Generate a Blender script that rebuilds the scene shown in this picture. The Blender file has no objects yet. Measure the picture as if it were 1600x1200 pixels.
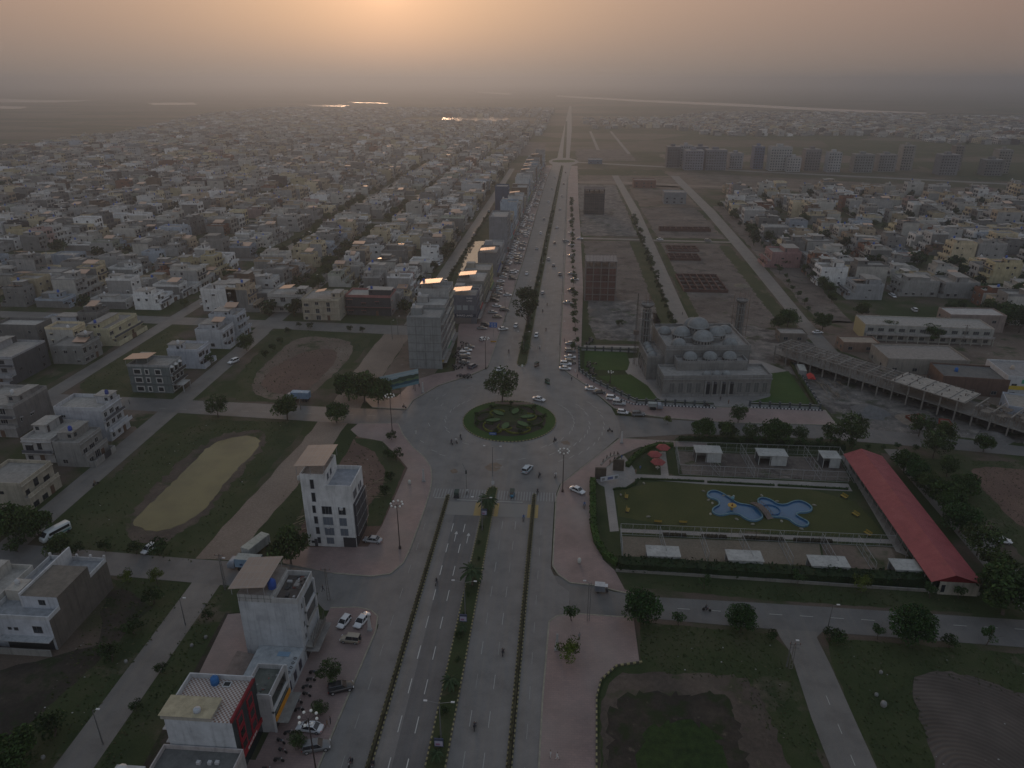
import bpy, math, random
from mathutils import Matrix, Vector
R = math.radians
sc = bpy.context.scene
# ---------------------------------------------------------------- camera
FPX, CAMH, HZ = 1110.0, 100.0, 125.0
PITCH = math.atan((600 - HZ) / FPX)
YAW = R(4.2)
def _raw(x, y, h=0.0):
    u = (x - 800) / FPX; v = (600 - y) / FPX
    Y = math.cos(PITCH) + v * math.sin(PITCH); Z = -math.sin(PITCH) + v * math.cos(PITCH)
    t = (CAMH - h) / -Z
    X = u * t; Y *= t
    return X * math.cos(YAW) - Y * math.sin(YAW), X * math.sin(YAW) + Y * math.cos(YAW)
OX, OY = _raw(796, 657)
def P(x, y, h=0.0):
    a, b = _raw(x, y, h)
    return (a - OX, b - OY)
def proj(X, Y, Z=0.0):
    X += OX; Y += OY
    a = X * math.cos(YAW) + Y * math.sin(YAW); b = -X * math.sin(YAW) + Y * math.cos(YAW)
    dz = Z - CAMH
    f = b * math.cos(PITCH) - dz * math.sin(PITCH); up = b * math.sin(PITCH) + dz * math.cos(PITCH)
    if f <= 1: return (-9999, -9999, 1e9)
    return (800 + FPX * a / f, 600 - FPX * up / f, f)
cam = bpy.data.cameras.new("camera"); camo = bpy.data.objects.new("camera", cam)
sc.collection.objects.link(camo); sc.camera = camo
camo.location = (-OX, -OY, CAMH); camo.rotation_euler = (R(90) - PITCH, 0, YAW)
cam.sensor_width = 36; cam.lens = 36 * FPX / 1600; cam.clip_start = 0.5; cam.clip_end = 40000
# ---------------------------------------------------------------- world and sun
SUN_EL, SUN_AZ = R(7.0), R(-13.2)          # azimuth from +Y, negative to the left
sund = Vector((math.sin(SUN_AZ) * math.cos(SUN_EL), math.cos(SUN_AZ) * math.cos(SUN_EL), math.sin(SUN_EL)))
w = bpy.data.worlds.new("World"); sc.world = w; w.use_nodes = True
nt = w.node_tree; N = nt.nodes; L = nt.links; N.clear()
out = N.new("ShaderNodeOutputWorld"); bg = N.new("ShaderNodeBackground"); bg.inputs[1].default_value = 0.1
sky = N.new("ShaderNodeTexSky"); sky.sky_type = 'NISHITA'; sky.sun_disc = False
sky.sun_elevation = SUN_EL; sky.sun_rotation = SUN_AZ; sky.dust_density = 6; sky.air_density = 1.5; sky.altitude = 100
def wm(op, a, b=None, c=None, clamp=False):
    n = N.new("ShaderNodeMath"); n.operation = op; n.use_clamp = clamp
    for i, x in enumerate((a, b, c)):
        if x is None: continue
        if isinstance(x, (int, float)): n.inputs[i].default_value = x
        else: L.new(x, n.inputs[i])
    return n.outputs[0]
tc = N.new("ShaderNodeTexCoord"); nrm = N.new("ShaderNodeVectorMath"); nrm.operation = 'NORMALIZE'
L.new(tc.outputs['Generated'], nrm.inputs[0])
sep = N.new("ShaderNodeSeparateXYZ"); L.new(nrm.outputs[0], sep.inputs[0])
dot = N.new("ShaderNodeVectorMath"); dot.operation = 'DOT_PRODUCT'; L.new(nrm.outputs[0], dot.inputs[0]); dot.inputs[1].default_value = sund
d = dot.outputs['Value']
el = wm('MAXIMUM', sep.outputs[2], 0.0)
ramp = N.new("ShaderNodeValToRGB"); L.new(el, ramp.inputs[0])
# smog brightness by height (towards the sun)
cr = ramp.color_ramp
SKYR = [(0.0, (0.295, 0.238, 0.202)), (0.03, (0.345, 0.268, 0.225)), (0.09, (0.43, 0.305, 0.25)), (0.2, (0.56, 0.46, 0.37)), (0.45, (0.46, 0.47, 0.49)), (1.0, (0.35, 0.385, 0.43))]
while len(cr.elements) < len(SKYR): cr.elements.new(0.5)
for e, (p_, c_) in zip(cr.elements, SKYR): e.position = p_; e.color = (*c_, 1)
# cooler away from the sun, dimmer midway; brightness added behind camera to light walls
away = wm('MULTIPLY_ADD', d, 0.5, 0.5, True)
ramp2 = N.new("ShaderNodeValToRGB"); L.new(away, ramp2.inputs[0]); c2 = ramp2.color_ramp
for k in range(2): c2.elements.new(0.5)
for e, (p_, c_) in zip(c2.elements, [(0.0, (0.95, 1.08, 1.25)), (0.5, (0.70, 0.79, 0.92)), (0.88, (0.76, 0.74, 0.75)), (1.0, (1.0, 1.0, 1.0))]): e.position = p_; e.color = (*c_, 1)
mul = N.new("ShaderNodeMix"); mul.data_type = 'RGBA'; mul.blend_type = 'MULTIPLY'; mul.inputs[0].default_value = 1
L.new(ramp.outputs[0], mul.inputs[6]); L.new(ramp2.outputs[0], mul.inputs[7])
dp = wm('MAXIMUM', d, 0.0)
g1 = wm('MULTIPLY', wm('POWER', dp, 3000.0), 0.42); g2 = wm('MULTIPLY', wm('POWER', dp, 330.0), 0.20); g3 = wm('MULTIPLY', wm('POWER', dp, 40.0), 0.13)
def wc(val, col):
    n = N.new("ShaderNodeMix"); n.data_type = 'RGBA'; n.blend_type = 'MULTIPLY'; n.inputs[0].default_value = 1
    L.new(val, n.inputs[6]); n.inputs[7].default_value = (*col, 1); return n.outputs[2]
def wadd(a, b):
    n = N.new("ShaderNodeMix"); n.data_type = 'RGBA'; n.blend_type = 'ADD'; n.inputs[0].default_value = 1
    L.new(a, n.inputs[6]); L.new(b, n.inputs[7]); return n.outputs[2]
smog = wadd(wadd(wadd(mul.outputs[2], wc(g1, (1.0, 0.62, 0.30))), wc(g2, (1.0, 0.50, 0.32))), wc(g3, (1.0, 0.70, 0.52)))
s10 = N.new("ShaderNodeMix"); s10.data_type = 'RGBA'; s10.blend_type = 'MULTIPLY'; s10.inputs[0].default_value = 1
L.new(smog, s10.inputs[6]); s10.inputs[7].default_value = (10, 10, 10, 1)
mx = N.new("ShaderNodeMix"); mx.data_type = 'RGBA'; mx.inputs[0].default_value = 0.93
L.new(sky.outputs[0], mx.inputs[6]); L.new(s10.outputs[2], mx.inputs[7])
L.new(mx.outputs[2], bg.inputs[0]); L.new(bg.outputs[0], out.inputs[0])
sl = bpy.data.lights.new("sun", 'SUN'); sl.energy = 0.7; sl.angle = R(10); sl.color = (1.0, 0.62, 0.38)
slo = bpy.data.objects.new("sun", sl); sc.collection.objects.link(slo)
slo.rotation_euler = sund.to_track_quat('Z', 'Y').to_euler()
vs = sc.view_settings; vs.view_transform = 'Standard'; vs.look = 'None'; vs.exposure = 0.0; vs.gamma = 1; vs.use_curve_mapping = False
sc.cycles.max_bounces = 4; sc.cycles.diffuse_bounces = 2; sc.cycles.glossy_bounces = 2; sc.cycles.transmission_bounces = 2
sc.cycles.volume_bounces = 1; sc.cycles.transparent_max_bounces = 4; sc.cycles.use_denoising = True
sc.cycles.caustics_reflective = False; sc.cycles.caustics_refractive = False
# ---------------------------------------------------------------- materials
MATS = {}
def new_mat(name, rough=0.9, spec=0.3):
    m = bpy.data.materials.new(name); m.use_nodes = True; MATS[name] = m
    b = m.node_tree.nodes["Principled BSDF"]; b.inputs["Roughness"].default_value = rough
    b.inputs["Specular IOR Level"].default_value = spec
    return m, m.node_tree.nodes, m.node_tree.links, b
def _tex(n, l, kind, scale, coord, **k):
    t = n.new("ShaderNodeTex" + kind); t.inputs["Scale"].default_value = scale
    l.new(coord, t.inputs["Vector"])
    for a, v in k.items(): t.inputs[a].default_value = v
    return t
def _ramp(n, l, src, stops):
    r = n.new("ShaderNodeValToRGB"); l.new(src, r.inputs[0]); c = r.color_ramp
    while len(c.elements) < len(stops): c.elements.new(0.5)
    for e, (p_, col) in zip(c.elements, stops):
        e.position = p_; e.color = (*((col,) * 3 if isinstance(col, (int, float)) else col), 1)
    return r.outputs[0]
def _mix(n, l, a, b, fac, mode='MIX'):
    m = n.new("ShaderNodeMix"); m.data_type = 'RGBA'; m.blend_type = mode
    for i, x in ((0, fac), (6, a), (7, b)):
        if isinstance(x, (int, float)): m.inputs[i].default_value = x if i == 0 else (x, x, x, 1)
        elif isinstance(x, tuple): m.inputs[i].default_value = (*x, 1)
        else: l.new(x, m.inputs[i])
    return m.outputs[2]
def _bump(n, l, b, h, strength, dist=0.1):
    u = n.new("ShaderNodeBump"); u.inputs["Strength"].default_value = strength; u.inputs["Distance"].default_value = dist
    l.new(h, u.inputs["Height"]); l.new(u.outputs[0], b.inputs["Normal"])
def ground_mat(name, stops, scale, fine=4.0, rough=0.95, patch=None, bump=0.3, spec=0.2):
    """colour from large noise, broken up by fine noise; patch=(colour, scale, lo, hi) adds blotches"""
    m, n, l, b = new_mat(name, rough, spec)
    g = n.new("ShaderNodeNewGeometry").outputs["Position"]
    t = _tex(n, l, "Noise", scale, g, Detail=8.0, Roughness=0.62)
    c = _ramp(n, l, t.outputs[0], stops)
    f = _tex(n, l, "Noise", fine, g, Detail=5.0, Roughness=0.75)
    fr = _ramp(n, l, f.outputs[0], [(0.25, 0.68), (0.75, 1.3)])
    c = _mix(n, l, c, fr, 1.0, 'MULTIPLY')
    if patch:
        for (pc, ps, lo, hi) in patch:
            t2 = _tex(n, l, "Noise", ps, g, Detail=6.0, Roughness=0.65)
            c = _mix(n, l, c, pc, _ramp(n, l, t2.outputs[0], [(lo, 0.0), (hi, 1.0)]))
    l.new(c, b.inputs["Base Color"])
    if bump: _bump(n, l, b, f.outputs[0], bump, 0.15)
    return m
def attr_mat(name, rough, spec=0.3, stain=0.0, metallic=0.0, scale=0.35, coat=0.0, streak=False):
    m, n, l, b = new_mat(name, rough, spec); b.inputs["Metallic"].default_value = metallic
    a = n.new("ShaderNodeAttribute"); a.attribute_name = "Col"; c = a.outputs["Color"]
    if stain:
        g = n.new("ShaderNodeNewGeometry").outputs["Position"]
        t = _tex(n, l, "Noise", scale, g, Detail=7.0, Roughness=0.7)
        c = _mix(n, l, c, _ramp(n, l, t.outputs[0], [(0.3, 1.0 - stain), (0.7, 1.0 + stain * 0.4)]), 1.0, 'MULTIPLY')
        if streak:
            mp = n.new("ShaderNodeMapping"); l.new(g, mp.inputs[0]); mp.inputs["Scale"].default_value = (1.6, 1.6, 0.12)
            t2 = _tex(n, l, "Noise", 1.0, mp.outputs[0], Detail=4.0, Roughness=0.6)
            c = _mix(n, l, c, _ramp(n, l, t2.outputs[0], [(0.5, 1.0), (0.72, 1.0 - stain)]), 1.0, 'MULTIPLY')
    l.new(c, b.inputs["Base Color"])
    if coat: b.inputs["Coat Weight"].default_value = coat
    return m
attr_mat("plaster", 0.9, 0.2, 0.28, streak=True)
attr_mat("plain", 0.75, 0.3)
attr_mat("concrete", 0.92, 0.2, 0.35, scale=0.9)
attr_mat("leaf", 0.8, 0.15)
attr_mat("metal", 0.45, 0.5, metallic=0.3)
attr_mat("carpaint", 0.28, 0.5, coat=0.6)
attr_mat("glass", 0.12, 0.7)
# solar panels and wet surfaces mirror the low sky
m, n, l, b = new_mat("solar", 0.5, 0.6); b.inputs["Base Color"].default_value = (0.42, 0.40, 0.38, 1); b.inputs["Metallic"].default_value = 0.3
g = n.new("ShaderNodeTexCoord").outputs["Object"]
bt = n.new("ShaderNodeTexBrick"); l.new(g, bt.inputs[0]); bt.offset = 0; bt.inputs["Scale"].default_value = 1; bt.inputs["Brick Width"].default_value = 1.1; bt.inputs["Row Height"].default_value = 2.0
bt.inputs["Mortar Size"].default_value = 0.05; bt.inputs["Color1"].default_value = (0.19, 0.16, 0.14, 1); bt.inputs["Color2"].default_value = (0.22, 0.185, 0.16, 1); bt.inputs["Mortar"].default_value = (0.2, 0.2, 0.2, 1)
l.new(bt.outputs[0], b.inputs["Base Color"])
m, n, l, b = new_mat("solar_gloss", 0.4, 0.6); b.inputs["Base Color"].default_value = (0.42, 0.28, 0.2, 1); b.inputs["Metallic"].default_value = 0.5
# asphalt with tyre-dust bands
def road_mat(name, c1, c2, dust):
    m, n, l, b = new_mat(name, 0.6, 0.42)
    g = n.new("ShaderNodeNewGeometry").outputs["Position"]
    t = _tex(n, l, "Noise", 0.035, g, Detail=8.0, Roughness=0.6)
    c = _ramp(n, l, t.outputs[0], [(0.35, c1), (0.65, c2)])
    mp = n.new("ShaderNodeMapping"); l.new(g, mp.inputs[0]); mp.inputs["Scale"].default_value = (1.0, 0.015, 1.0)
    t3 = _tex(n, l, "Noise", 0.8, mp.outputs[0], Detail=3.0)
    c = _mix(n, l, c, dust, _ramp(n, l, t3.outputs[0], [(0.45, 0.0), (0.75, 0.55)]))
    f = _tex(n, l, "Noise", 6.0, g, Detail=4.0, Roughness=0.8)
    c = _mix(n, l, c, _ramp(n, l, f.outputs[0], [(0.3, 0.85), (0.7, 1.15)]), 1.0, 'MULTIPLY')
    p2 = _tex(n, l, "Noise", 0.22, g, Detail=5.0, Roughness=0.6)
    c = _mix(n, l, c, _ramp(n, l, p2.outputs[0], [(0.3, 0.76), (0.5, 1.0), (0.72, 1.16)]), 1.0, 'MULTIPLY')
    l.new(c, b.inputs["Base Color"]); _bump(n, l, b, f.outputs[0], 0.2, 0.03)
road_mat("asphalt", (0.118, 0.116, 0.114), (0.145, 0.141, 0.136), (0.165, 0.15, 0.13))
road_mat("asphalt_side", (0.088, 0.087, 0.086), (0.112, 0.109, 0.105), (0.125, 0.115, 0.10))
road_mat("asphalt_dark", (0.070, 0.072, 0.076), (0.095, 0.096, 0.098), (0.12, 0.11, 0.098))
road_mat("lane_concrete", (0.105, 0.101, 0.095), (0.13, 0.124, 0.115), (0.145, 0.13, 0.11))
# brick pavers
def paver_mat(name, ca, cb, cm, bw=0.9):
    m, n, l, b = new_mat(name, 0.6, 0.45)
    g = n.new("ShaderNodeNewGeometry").outputs["Position"]
    bt = n.new("ShaderNodeTexBrick"); l.new(g, bt.inputs[0]); bt.inputs["Scale"].default_value = 1; bt.inputs["Brick Width"].default_value = bw; bt.inputs["Row Height"].default_value = bw * 0.5
    bt.inputs["Mortar Size"].default_value = 0.03; bt.inputs["Color1"].default_value = (*ca, 1); bt.inputs["Color2"].default_value = (*cb, 1); bt.inputs["Mortar"].default_value = (*cm, 1)
    t = _tex(n, l, "Noise", 0.12, g, Detail=8.0, Roughness=0.65)
    c = _mix(n, l, bt.outputs[0], _ramp(n, l, t.outputs[0], [(0.3, 0.68), (0.7, 1.15)]), 1.0, 'MULTIPLY')
    t2 = _tex(n, l, "Noise", 0.05, g, Detail=5.0)
    c = _mix(n, l, c, (0.20, 0.18, 0.165), _ramp(n, l, t2.outputs[0], [(0.45, 0.0), (0.7, 0.6)]))
    l.new(c, b.inputs["Base Color"])
paver_mat("paver_pink", (0.235, 0.165, 0.15), (0.205, 0.145, 0.135), (0.16, 0.125, 0.115))
paver_mat("paver_grey", (0.25, 0.235, 0.22), (0.21, 0.20, 0.19), (0.14, 0.135, 0.13))
GR1, GR2, GR3 = (0.020, 0.032, 0.011), (0.034, 0.046, 0.017), (0.058, 0.056, 0.03)
DI1, DI2, DI3 = (0.085, 0.066, 0.052), (0.13, 0.10, 0.08), (0.18, 0.15, 0.12)
ground_mat("grass", [(0.3, GR1), (0.5, GR2), (0.72, GR3)], 0.09, 3.0, patch=[(DI2, 0.06, 0.60, 0.72), (DI1, 0.5, 0.64, 0.74)])
ground_mat("lawn", [(0.3, (0.026, 0.055, 0.012)), (0.6, (0.036, 0.072, 0.016)), (0.8, (0.052, 0.082, 0.024))], 0.12, 5.0)
ground_mat("lawn_dry", [(0.3, (0.042, 0.050, 0.016)), (0.55, (0.054, 0.060, 0.020)), (0.8, (0.07, 0.07, 0.03))], 0.1, 4.0)
ground_mat("dirt", [(0.3, DI1), (0.5, DI2), (0.75, DI3)], 0.06, 1.6, patch=[(GR2, 0.10, 0.54, 0.66), ((0.2, 0.17, 0.145), 0.3, 0.6, 0.72)], bump=0.6)
ground_mat("dirt_bare", [(0.3, (0.075, 0.062, 0.054)), (0.5, (0.11, 0.093, 0.082)), (0.7, (0.15, 0.13, 0.112))], 0.05, 0.9, patch=[((0.06, 0.05, 0.045), 0.12, 0.52, 0.62), ((0.19, 0.17, 0.15), 0.25, 0.60, 0.70), ((0.045, 0.055, 0.025), 0.16, 0.60, 0.68)], bump=0.6)
ground_mat("dirt_dark", [(0.3, (0.05, 0.04, 0.033)), (0.5, (0.075, 0.06, 0.049)), (0.7, (0.105, 0.083, 0.066))], 0.1, 1.2, patch=[(GR2, 0.15, 0.55, 0.64), ((0.13, 0.10, 0.08), 0.3, 0.62, 0.7)], bump=0.7)
ground_mat("dirt_red", [(0.3, (0.085, 0.055, 0.045)), (0.6, (0.13, 0.085, 0.066)), (0.8, (0.17, 0.125, 0.095))], 0.07, 2.0)
ground_mat("dirt_road", [(0.3, (0.16, 0.125, 0.10)), (0.6, (0.215, 0.17, 0.135)), (0.8, (0.25, 0.20, 0.165))], 0.07, 2.0)
ground_mat("sand", [(0.3, (0.125, 0.105, 0.08)), (0.6, (0.165, 0.14, 0.108)), (0.8, (0.20, 0.17, 0.135))], 0.12, 2.0)
ground_mat("hedge_leaf", [(0.3, (0.014, 0.028, 0.008)), (0.6, (0.03, 0.052, 0.014)), (0.8, (0.045, 0.07, 0.02))], 0.7, 5.0, bump=1.0)
ground_mat("soil_dark", [(0.3, (0.022, 0.019, 0.015)), (0.5, (0.036, 0.030, 0.024)), (0.7, (0.058, 0.047, 0.036))], 0.12, 1.0, patch=[((0.022, 0.03, 0.012), 0.2, 0.5, 0.6), ((0.08, 0.065, 0.05), 0.5, 0.62, 0.7)], bump=0.8)
ground_mat("rubble", [(0.35, (0.075, 0.07, 0.066)), (0.5, (0.13, 0.12, 0.11)), (0.65, (0.21, 0.19, 0.17))], 0.22, 1.2, patch=[(GR2, 0.12, 0.56, 0.66), ((0.055, 0.05, 0.048), 0.09, 0.54, 0.62)], bump=0.8)
# ploughed soil: curved furrows
m, n, l, b = new_mat("ploughed", 0.95, 0.2); g = n.new("ShaderNodeNewGeometry").outputs["Position"]
wv = n.new("ShaderNodeTexWave"); mp = n.new("ShaderNodeMapping"); l.new(g, mp.inputs[0]); mp.inputs["Location"].default_value = (-82, 122, 0); l.new(mp.outputs[0], wv.inputs[0])
wv.wave_type = 'RINGS'; wv.rings_direction = 'Z'; wv.inputs["Scale"].default_value = 0.36; wv.inputs["Distortion"].default_value = 6.0; wv.inputs["Detail"].default_value = 3
wv.inputs["Detail Scale"].default_value = 0.3
c = _ramp(n, l, wv.outputs[1], [(0.2, (0.075, 0.062, 0.054)), (0.8, (0.092, 0.077, 0.067))])
t = _tex(n, l, "Noise", 0.15, g, Detail=6.0); c = _mix(n, l, c, _ramp(n, l, t.outputs[0], [(0.3, 0.7), (0.7, 1.2)]), 1.0, 'MULTIPLY')
l.new(c, b.inputs["Base Color"]); _bump(n, l, b, wv.outputs[1], 0.3, 0.2)
# the big ground sheet: scrub near by, strip fields far away
m, n, l, b = new_mat("ground_earth", 0.95, 0.15); g = n.new("ShaderNodeNewGeometry").outputs["Position"]
t = _tex(n, l, "Noise", 0.03, g, Detail=9.0, Roughness=0.62)
near = _ramp(n, l, t.outputs[0], [(0.3, GR1), (0.48, GR2), (0.58, DI1), (0.75, DI2)])
mp = n.new("ShaderNodeMapping"); l.new(g, mp.inputs[0]); mp.inputs["Scale"].default_value = (0.35, 1.0, 1.0); mp.inputs["Rotation"].default_value = (0, 0, 0.15)
vo = _tex(n, l, "Voronoi", 0.009, mp.outputs[0]); vs_ = n.new("ShaderNodeSeparateColor"); l.new(vo.outputs["Color"], vs_.inputs[0])
far = _ramp(n, l, vs_.outputs[0], [(0.0, (0.035, 0.05, 0.022)), (0.35, (0.06, 0.07, 0.03)), (0.6, (0.13, 0.10, 0.075)), (1.0, (0.19, 0.155, 0.12))])
far = _mix(n, l, far, near, 0.45)
sp = n.new("ShaderNodeSeparateXYZ"); l.new(g, sp.inputs[0])
mr = n.new("ShaderNodeMapRange"); l.new(sp.outputs[1], mr.inputs[0]); mr.inputs[1].default_value = 350; mr.inputs[2].default_value = 900
c = _mix(n, l, near, far, mr.outputs[0])
f = _tex(n, l, "Noise", 2.5, g, Detail=5.0, Roughness=0.75); c = _mix(n, l, c, _ramp(n, l, f.outputs[0], [(0.25, 0.7), (0.75, 1.3)]), 1.0, 'MULTIPLY')
l.new(c, b.inputs["Base Color"])
def water_mat(name, col, rough, spec=0.5):
    m, n, l, b = new_mat(name, rough, spec); b.inputs["Base Color"].default_value = (*col, 1)
    g = n.new("ShaderNodeNewGeometry").outputs["Position"]
    t = _tex(n, l, "Noise", 1.2, g, Detail=3.0); _bump(n, l, b, t.outputs[0], 0.06, 0.05)
    t2 = _tex(n, l, "Noise", 0.12, g, Detail=5.0); l.new(_mix(n, l, col, tuple(k * 0.75 for k in col), _ramp(n, l, t2.outputs[0], [(0.4, 0.0), (0.65, 1.0)])), b.inputs["Base Color"])
water_mat("water_mud", (0.145, 0.122, 0.048), 0.25, 0.25)
water_mat("water_dark", (0.012, 0.018, 0.016), 0.15, 0.5)
water_mat("water_river", (0.16, 0.13, 0.10), 0.1, 1.0)
water_mat("pool_blue", (0.03, 0.10, 0.19), 0.15, 0.5)
# ---------------------------------------------------------------- mesh building
class MB:
    def __init__(s): s.v = []; s.f = []; s.m = []; s.c = []; s.sm = []; s.T = None
    def face(s, pts, col, mat="plain", smooth=False):
        i = len(s.v); T = s.T
        if T is not None: pts = [tuple(T @ Vector(p)) for p in pts]
        s.v.extend(pts); s.f.append(tuple(range(i, i + len(pts)))); s.m.append(mat); s.c.append(col); s.sm.append(smooth)
    def mesh(s, vs, fs, col, mat="plain", smooth=False):
        i = len(s.v); T = s.T
        if T is not None: vs = [tuple(T @ Vector(p)) for p in vs]
        s.v.extend(vs)
        for f in fs: s.f.append(tuple(i + k for k in f)); s.m.append(mat); s.c.append(col); s.sm.append(smooth)
    def box(s, x0, y0, z0, x1, y1, z1, col, mat="plain", top=None, bottom=False):
        vs = [(x0, y0, z0), (x1, y0, z0), (x1, y1, z0), (x0, y1, z0), (x0, y0, z1), (x1, y0, z1), (x1, y1, z1), (x0, y1, z1)]
        fs = [(0, 1, 5, 4), (1, 2, 6, 5), (2, 3, 7, 6), (3, 0, 4, 7)]
        if bottom: fs.append((3, 2, 1, 0))
        if top is None: s.mesh(vs, fs + [(4, 5, 6, 7)], col, mat)
        else:
            s.mesh(vs, fs, col, mat); s.face([vs[4], vs[5], vs[6], vs[7]], top[0], top[1])
    def prism(s, poly, z0, z1, col, mat="plain", side=None, bottom=False):
        a = sum(poly[i][0] * poly[(i + 1) % len(poly)][1] - poly[(i + 1) % len(poly)][0] * poly[i][1] for i in range(len(poly)))
        if a < 0: poly = poly[::-1]
        n_ = len(poly); vs = [(x, y, z0) for x, y in poly] + [(x, y, z1) for x, y in poly]
        sc_, sm_ = side if side else (col, mat)
        s.mesh(vs, [(i, (i + 1) % n_, n_ + (i + 1) % n_, n_ + i) for i in range(n_)], sc_, sm_)
        s.mesh([(x, y, z1) for x, y in poly], [tuple(range(n_))], col, mat)
        if bottom: s.mesh([(x, y, z0) for x, y in poly][::-1], [tuple(range(n_))], col, mat)
    def tube(s, p0, p1, r0, r1=None, col=(0.2,) * 3, mat="plain", n=8, cap=True, smooth=True):
        r1 = r0 if r1 is None else r1
        a = Vector(p0); b_ = Vector(p1); d_ = (b_ - a)
        if d_.length < 1e-6: return
        d_.normalize(); u = d_.orthogonal().normalized(); v_ = d_.cross(u)
        vs = []
        for c_, r in ((a, r0), (b_, r1)):
            for k in range(n):
                t_ = 2 * math.pi * k / n; vs.append(tuple(c_ + (u * math.cos(t_) + v_ * math.sin(t_)) * r))
        s.mesh(vs, [(k, (k + 1) % n, n + (k + 1) % n, n + k) for k in range(n)], col, mat, smooth)
        if cap: s.mesh(vs, [tuple(range(n))[::-1], tuple(range(n, 2 * n))], col, mat)
    def bar(s, p0, p1, t, col, mat="plain"):
        s.tube(p0, p1, t, t, col, mat, 4, True, False)
    def lathe(s, cx, cy, prof, col, mat="plain", n=16, smooth=True, a0=0, a1=2 * math.pi):
        full = abs(a1 - a0 - 2 * math.pi) < 1e-6; m_ = n if full else n + 1
        vs = []
        for (r, z) in prof:
            for k in range(m_):
                t_ = a0 + (a1 - a0) * k / n; vs.append((cx + r * math.cos(t_), cy + r * math.sin(t_), z))
        fs = []
        for i in range(len(prof) - 1):
            for k in range(n):
                k2 = (k + 1) % m_; fs.append((i * m_ + k, i * m_ + k2, (i + 1) * m_ + k2, (i + 1) * m_ + k))
        s.mesh(vs, fs, col, mat, smooth)
    def ball(s, c, r, col, mat="plain", n=8, sz=1.0):
        pr = [(r * math.sin(math.pi * i / (n // 2 + 1)) + 1e-4, c[2] - r * sz * math.cos(math.pi * i / (n // 2 + 1))) for i in range(n // 2 + 2)]
        s.lathe(c[0], c[1], pr, col, mat, n)
    def data(s, name):
        me = bpy.data.meshes.new(name); me.from_pydata(s.v, [], s.f)
        names = sorted(set(s.m)); idx = {k: i for i, k in enumerate(names)}
        for k in names: me.materials.append(MATS[k])
        me.polygons.foreach_set("material_index", [idx[k] for k in s.m])
        me.polygons.foreach_set("use_smooth", s.sm)
        at = me.color_attributes.new("Col", 'FLOAT_COLOR', 'CORNER'); buf = []
        for f, c in zip(s.f, s.c): buf.extend((c[0], c[1], c[2], 1.0) * len(f))
        at.data.foreach_set("color", buf)
        me.update(); return me
    def build(s, name, parent=None, loc=(0, 0, 0), rz=0.0, **tags):
        if not s.f: return None
        o = bpy.data.objects.new(name, s.data(name)); sc.collection.objects.link(o)
        o.location = loc; o.rotation_euler = (0, 0, rz)
        if parent is not None: o.parent = parent
        tag(o, **tags); return o
def tag(o, label=None, cat=None, group=None, kind=None):
    if label: o["label"] = label
    if cat: o["category"] = cat
    if group: o["group"] = group
    if kind: o["kind"] = kind
    return o
def empty(name, loc, rz=0.0, **tags):
    o = bpy.data.objects.new(name, None); sc.collection.objects.link(o); o.location = loc; o.rotation_euler = (0, 0, rz); o.empty_display_size = 0.5
    tag(o, **tags); return o
KIDS = {}
def copy_tree(o, loc, rz=0.0, scale=None, **tags):
    """a copy of a thing with copies of its parts and sub-parts"""
    c = o.copy(); sc.collection.objects.link(c); c.location = loc; c.rotation_euler = (0, 0, rz)
    if scale: c.scale = (scale,) * 3 if isinstance(scale, (int, float)) else scale
    tag(c, **tags)
    def rec(src, dst):
        for ch in list(src.children):
            if ch == c: continue
            k = ch.copy(); sc.collection.objects.link(k); k.parent = dst; rec(ch, k)
    rec(o, c); return c
class Kit:
    """collects the parts of one thing; joined=True puts them all in one mesh"""
    def __init__(s, joined=False): s.joined = joined; s.one = MB() if joined else None; s.parts = []
    def part(s, name, parent=None, label=None):
        if s.joined: return s.one
        m_ = MB(); s.parts.append([name, m_, parent, label]); return m_
    def build(s, name, loc=(0, 0, 0), rz=0.0, **tags):
        if s.joined: return s.one.build(name, None, loc, rz, **tags)
        root = empty(name, loc, rz, **tags); made = {}
        for (nm, m_, par, lab) in s.parts:
            o = m_.build(nm, made.get(id(par)) or root)
            if o is not None:
                made[id(m_)] = o
                if lab: o["label"] = lab
        return root
def pip(x, y, poly):
    ins = False; j = len(poly) - 1
    for i in range(len(poly)):
        xi, yi = poly[i]; xj, yj = poly[j]
        if (yi > y) != (yj > y) and x < (xj - xi) * (y - yi) / (yj - yi) + xi: ins = not ins
        j = i
    return ins
def smooth_poly(pts, it=2):
    for _ in range(it):
        q = []
        for i in range(len(pts)):
            a = pts[i]; b_ = pts[(i + 1) % len(pts)]
            q.append((a[0] * .75 + b_[0] * .25, a[1] * .75 + b_[1] * .25)); q.append((a[0] * .25 + b_[0] * .75, a[1] * .25 + b_[1] * .75))
        pts = q
    return pts
def ragged(pts, step=1.5, amp=0.6, seed=1):
    """break straight polygon edges into an uneven natural outline"""
    rg = random.Random(seed); q = []
    for i in range(len(pts)):
        a = pts[i]; b_ = pts[(i + 1) % len(pts)]; L_ = math.dist(a, b_); k = max(1, int(L_ / step))
        for j in range(k):
            t_ = j / k; q.append((a[0] + (b_[0] - a[0]) * t_ + rg.uniform(-amp, amp), a[1] + (b_[1] - a[1]) * t_ + rg.uniform(-amp, amp)))
    return q
def sheet(name, poly, z, mat, kind='structure', **tags):
    m_ = MB(); a = sum(poly[i][0] * poly[(i + 1) % len(poly)][1] - poly[(i + 1) % len(poly)][0] * poly[i][1] for i in range(len(poly)))
    if a < 0: poly = poly[::-1]
    m_.mesh([(x, y, z) for x, y in poly], [tuple(range(len(poly)))], (0.5,) * 3, mat)
    return m_.build(name, kind=kind, **tags)
def PX(*a): return [P(a[i], a[i + 1]) for i in range(0, len(a), 2)]
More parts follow.
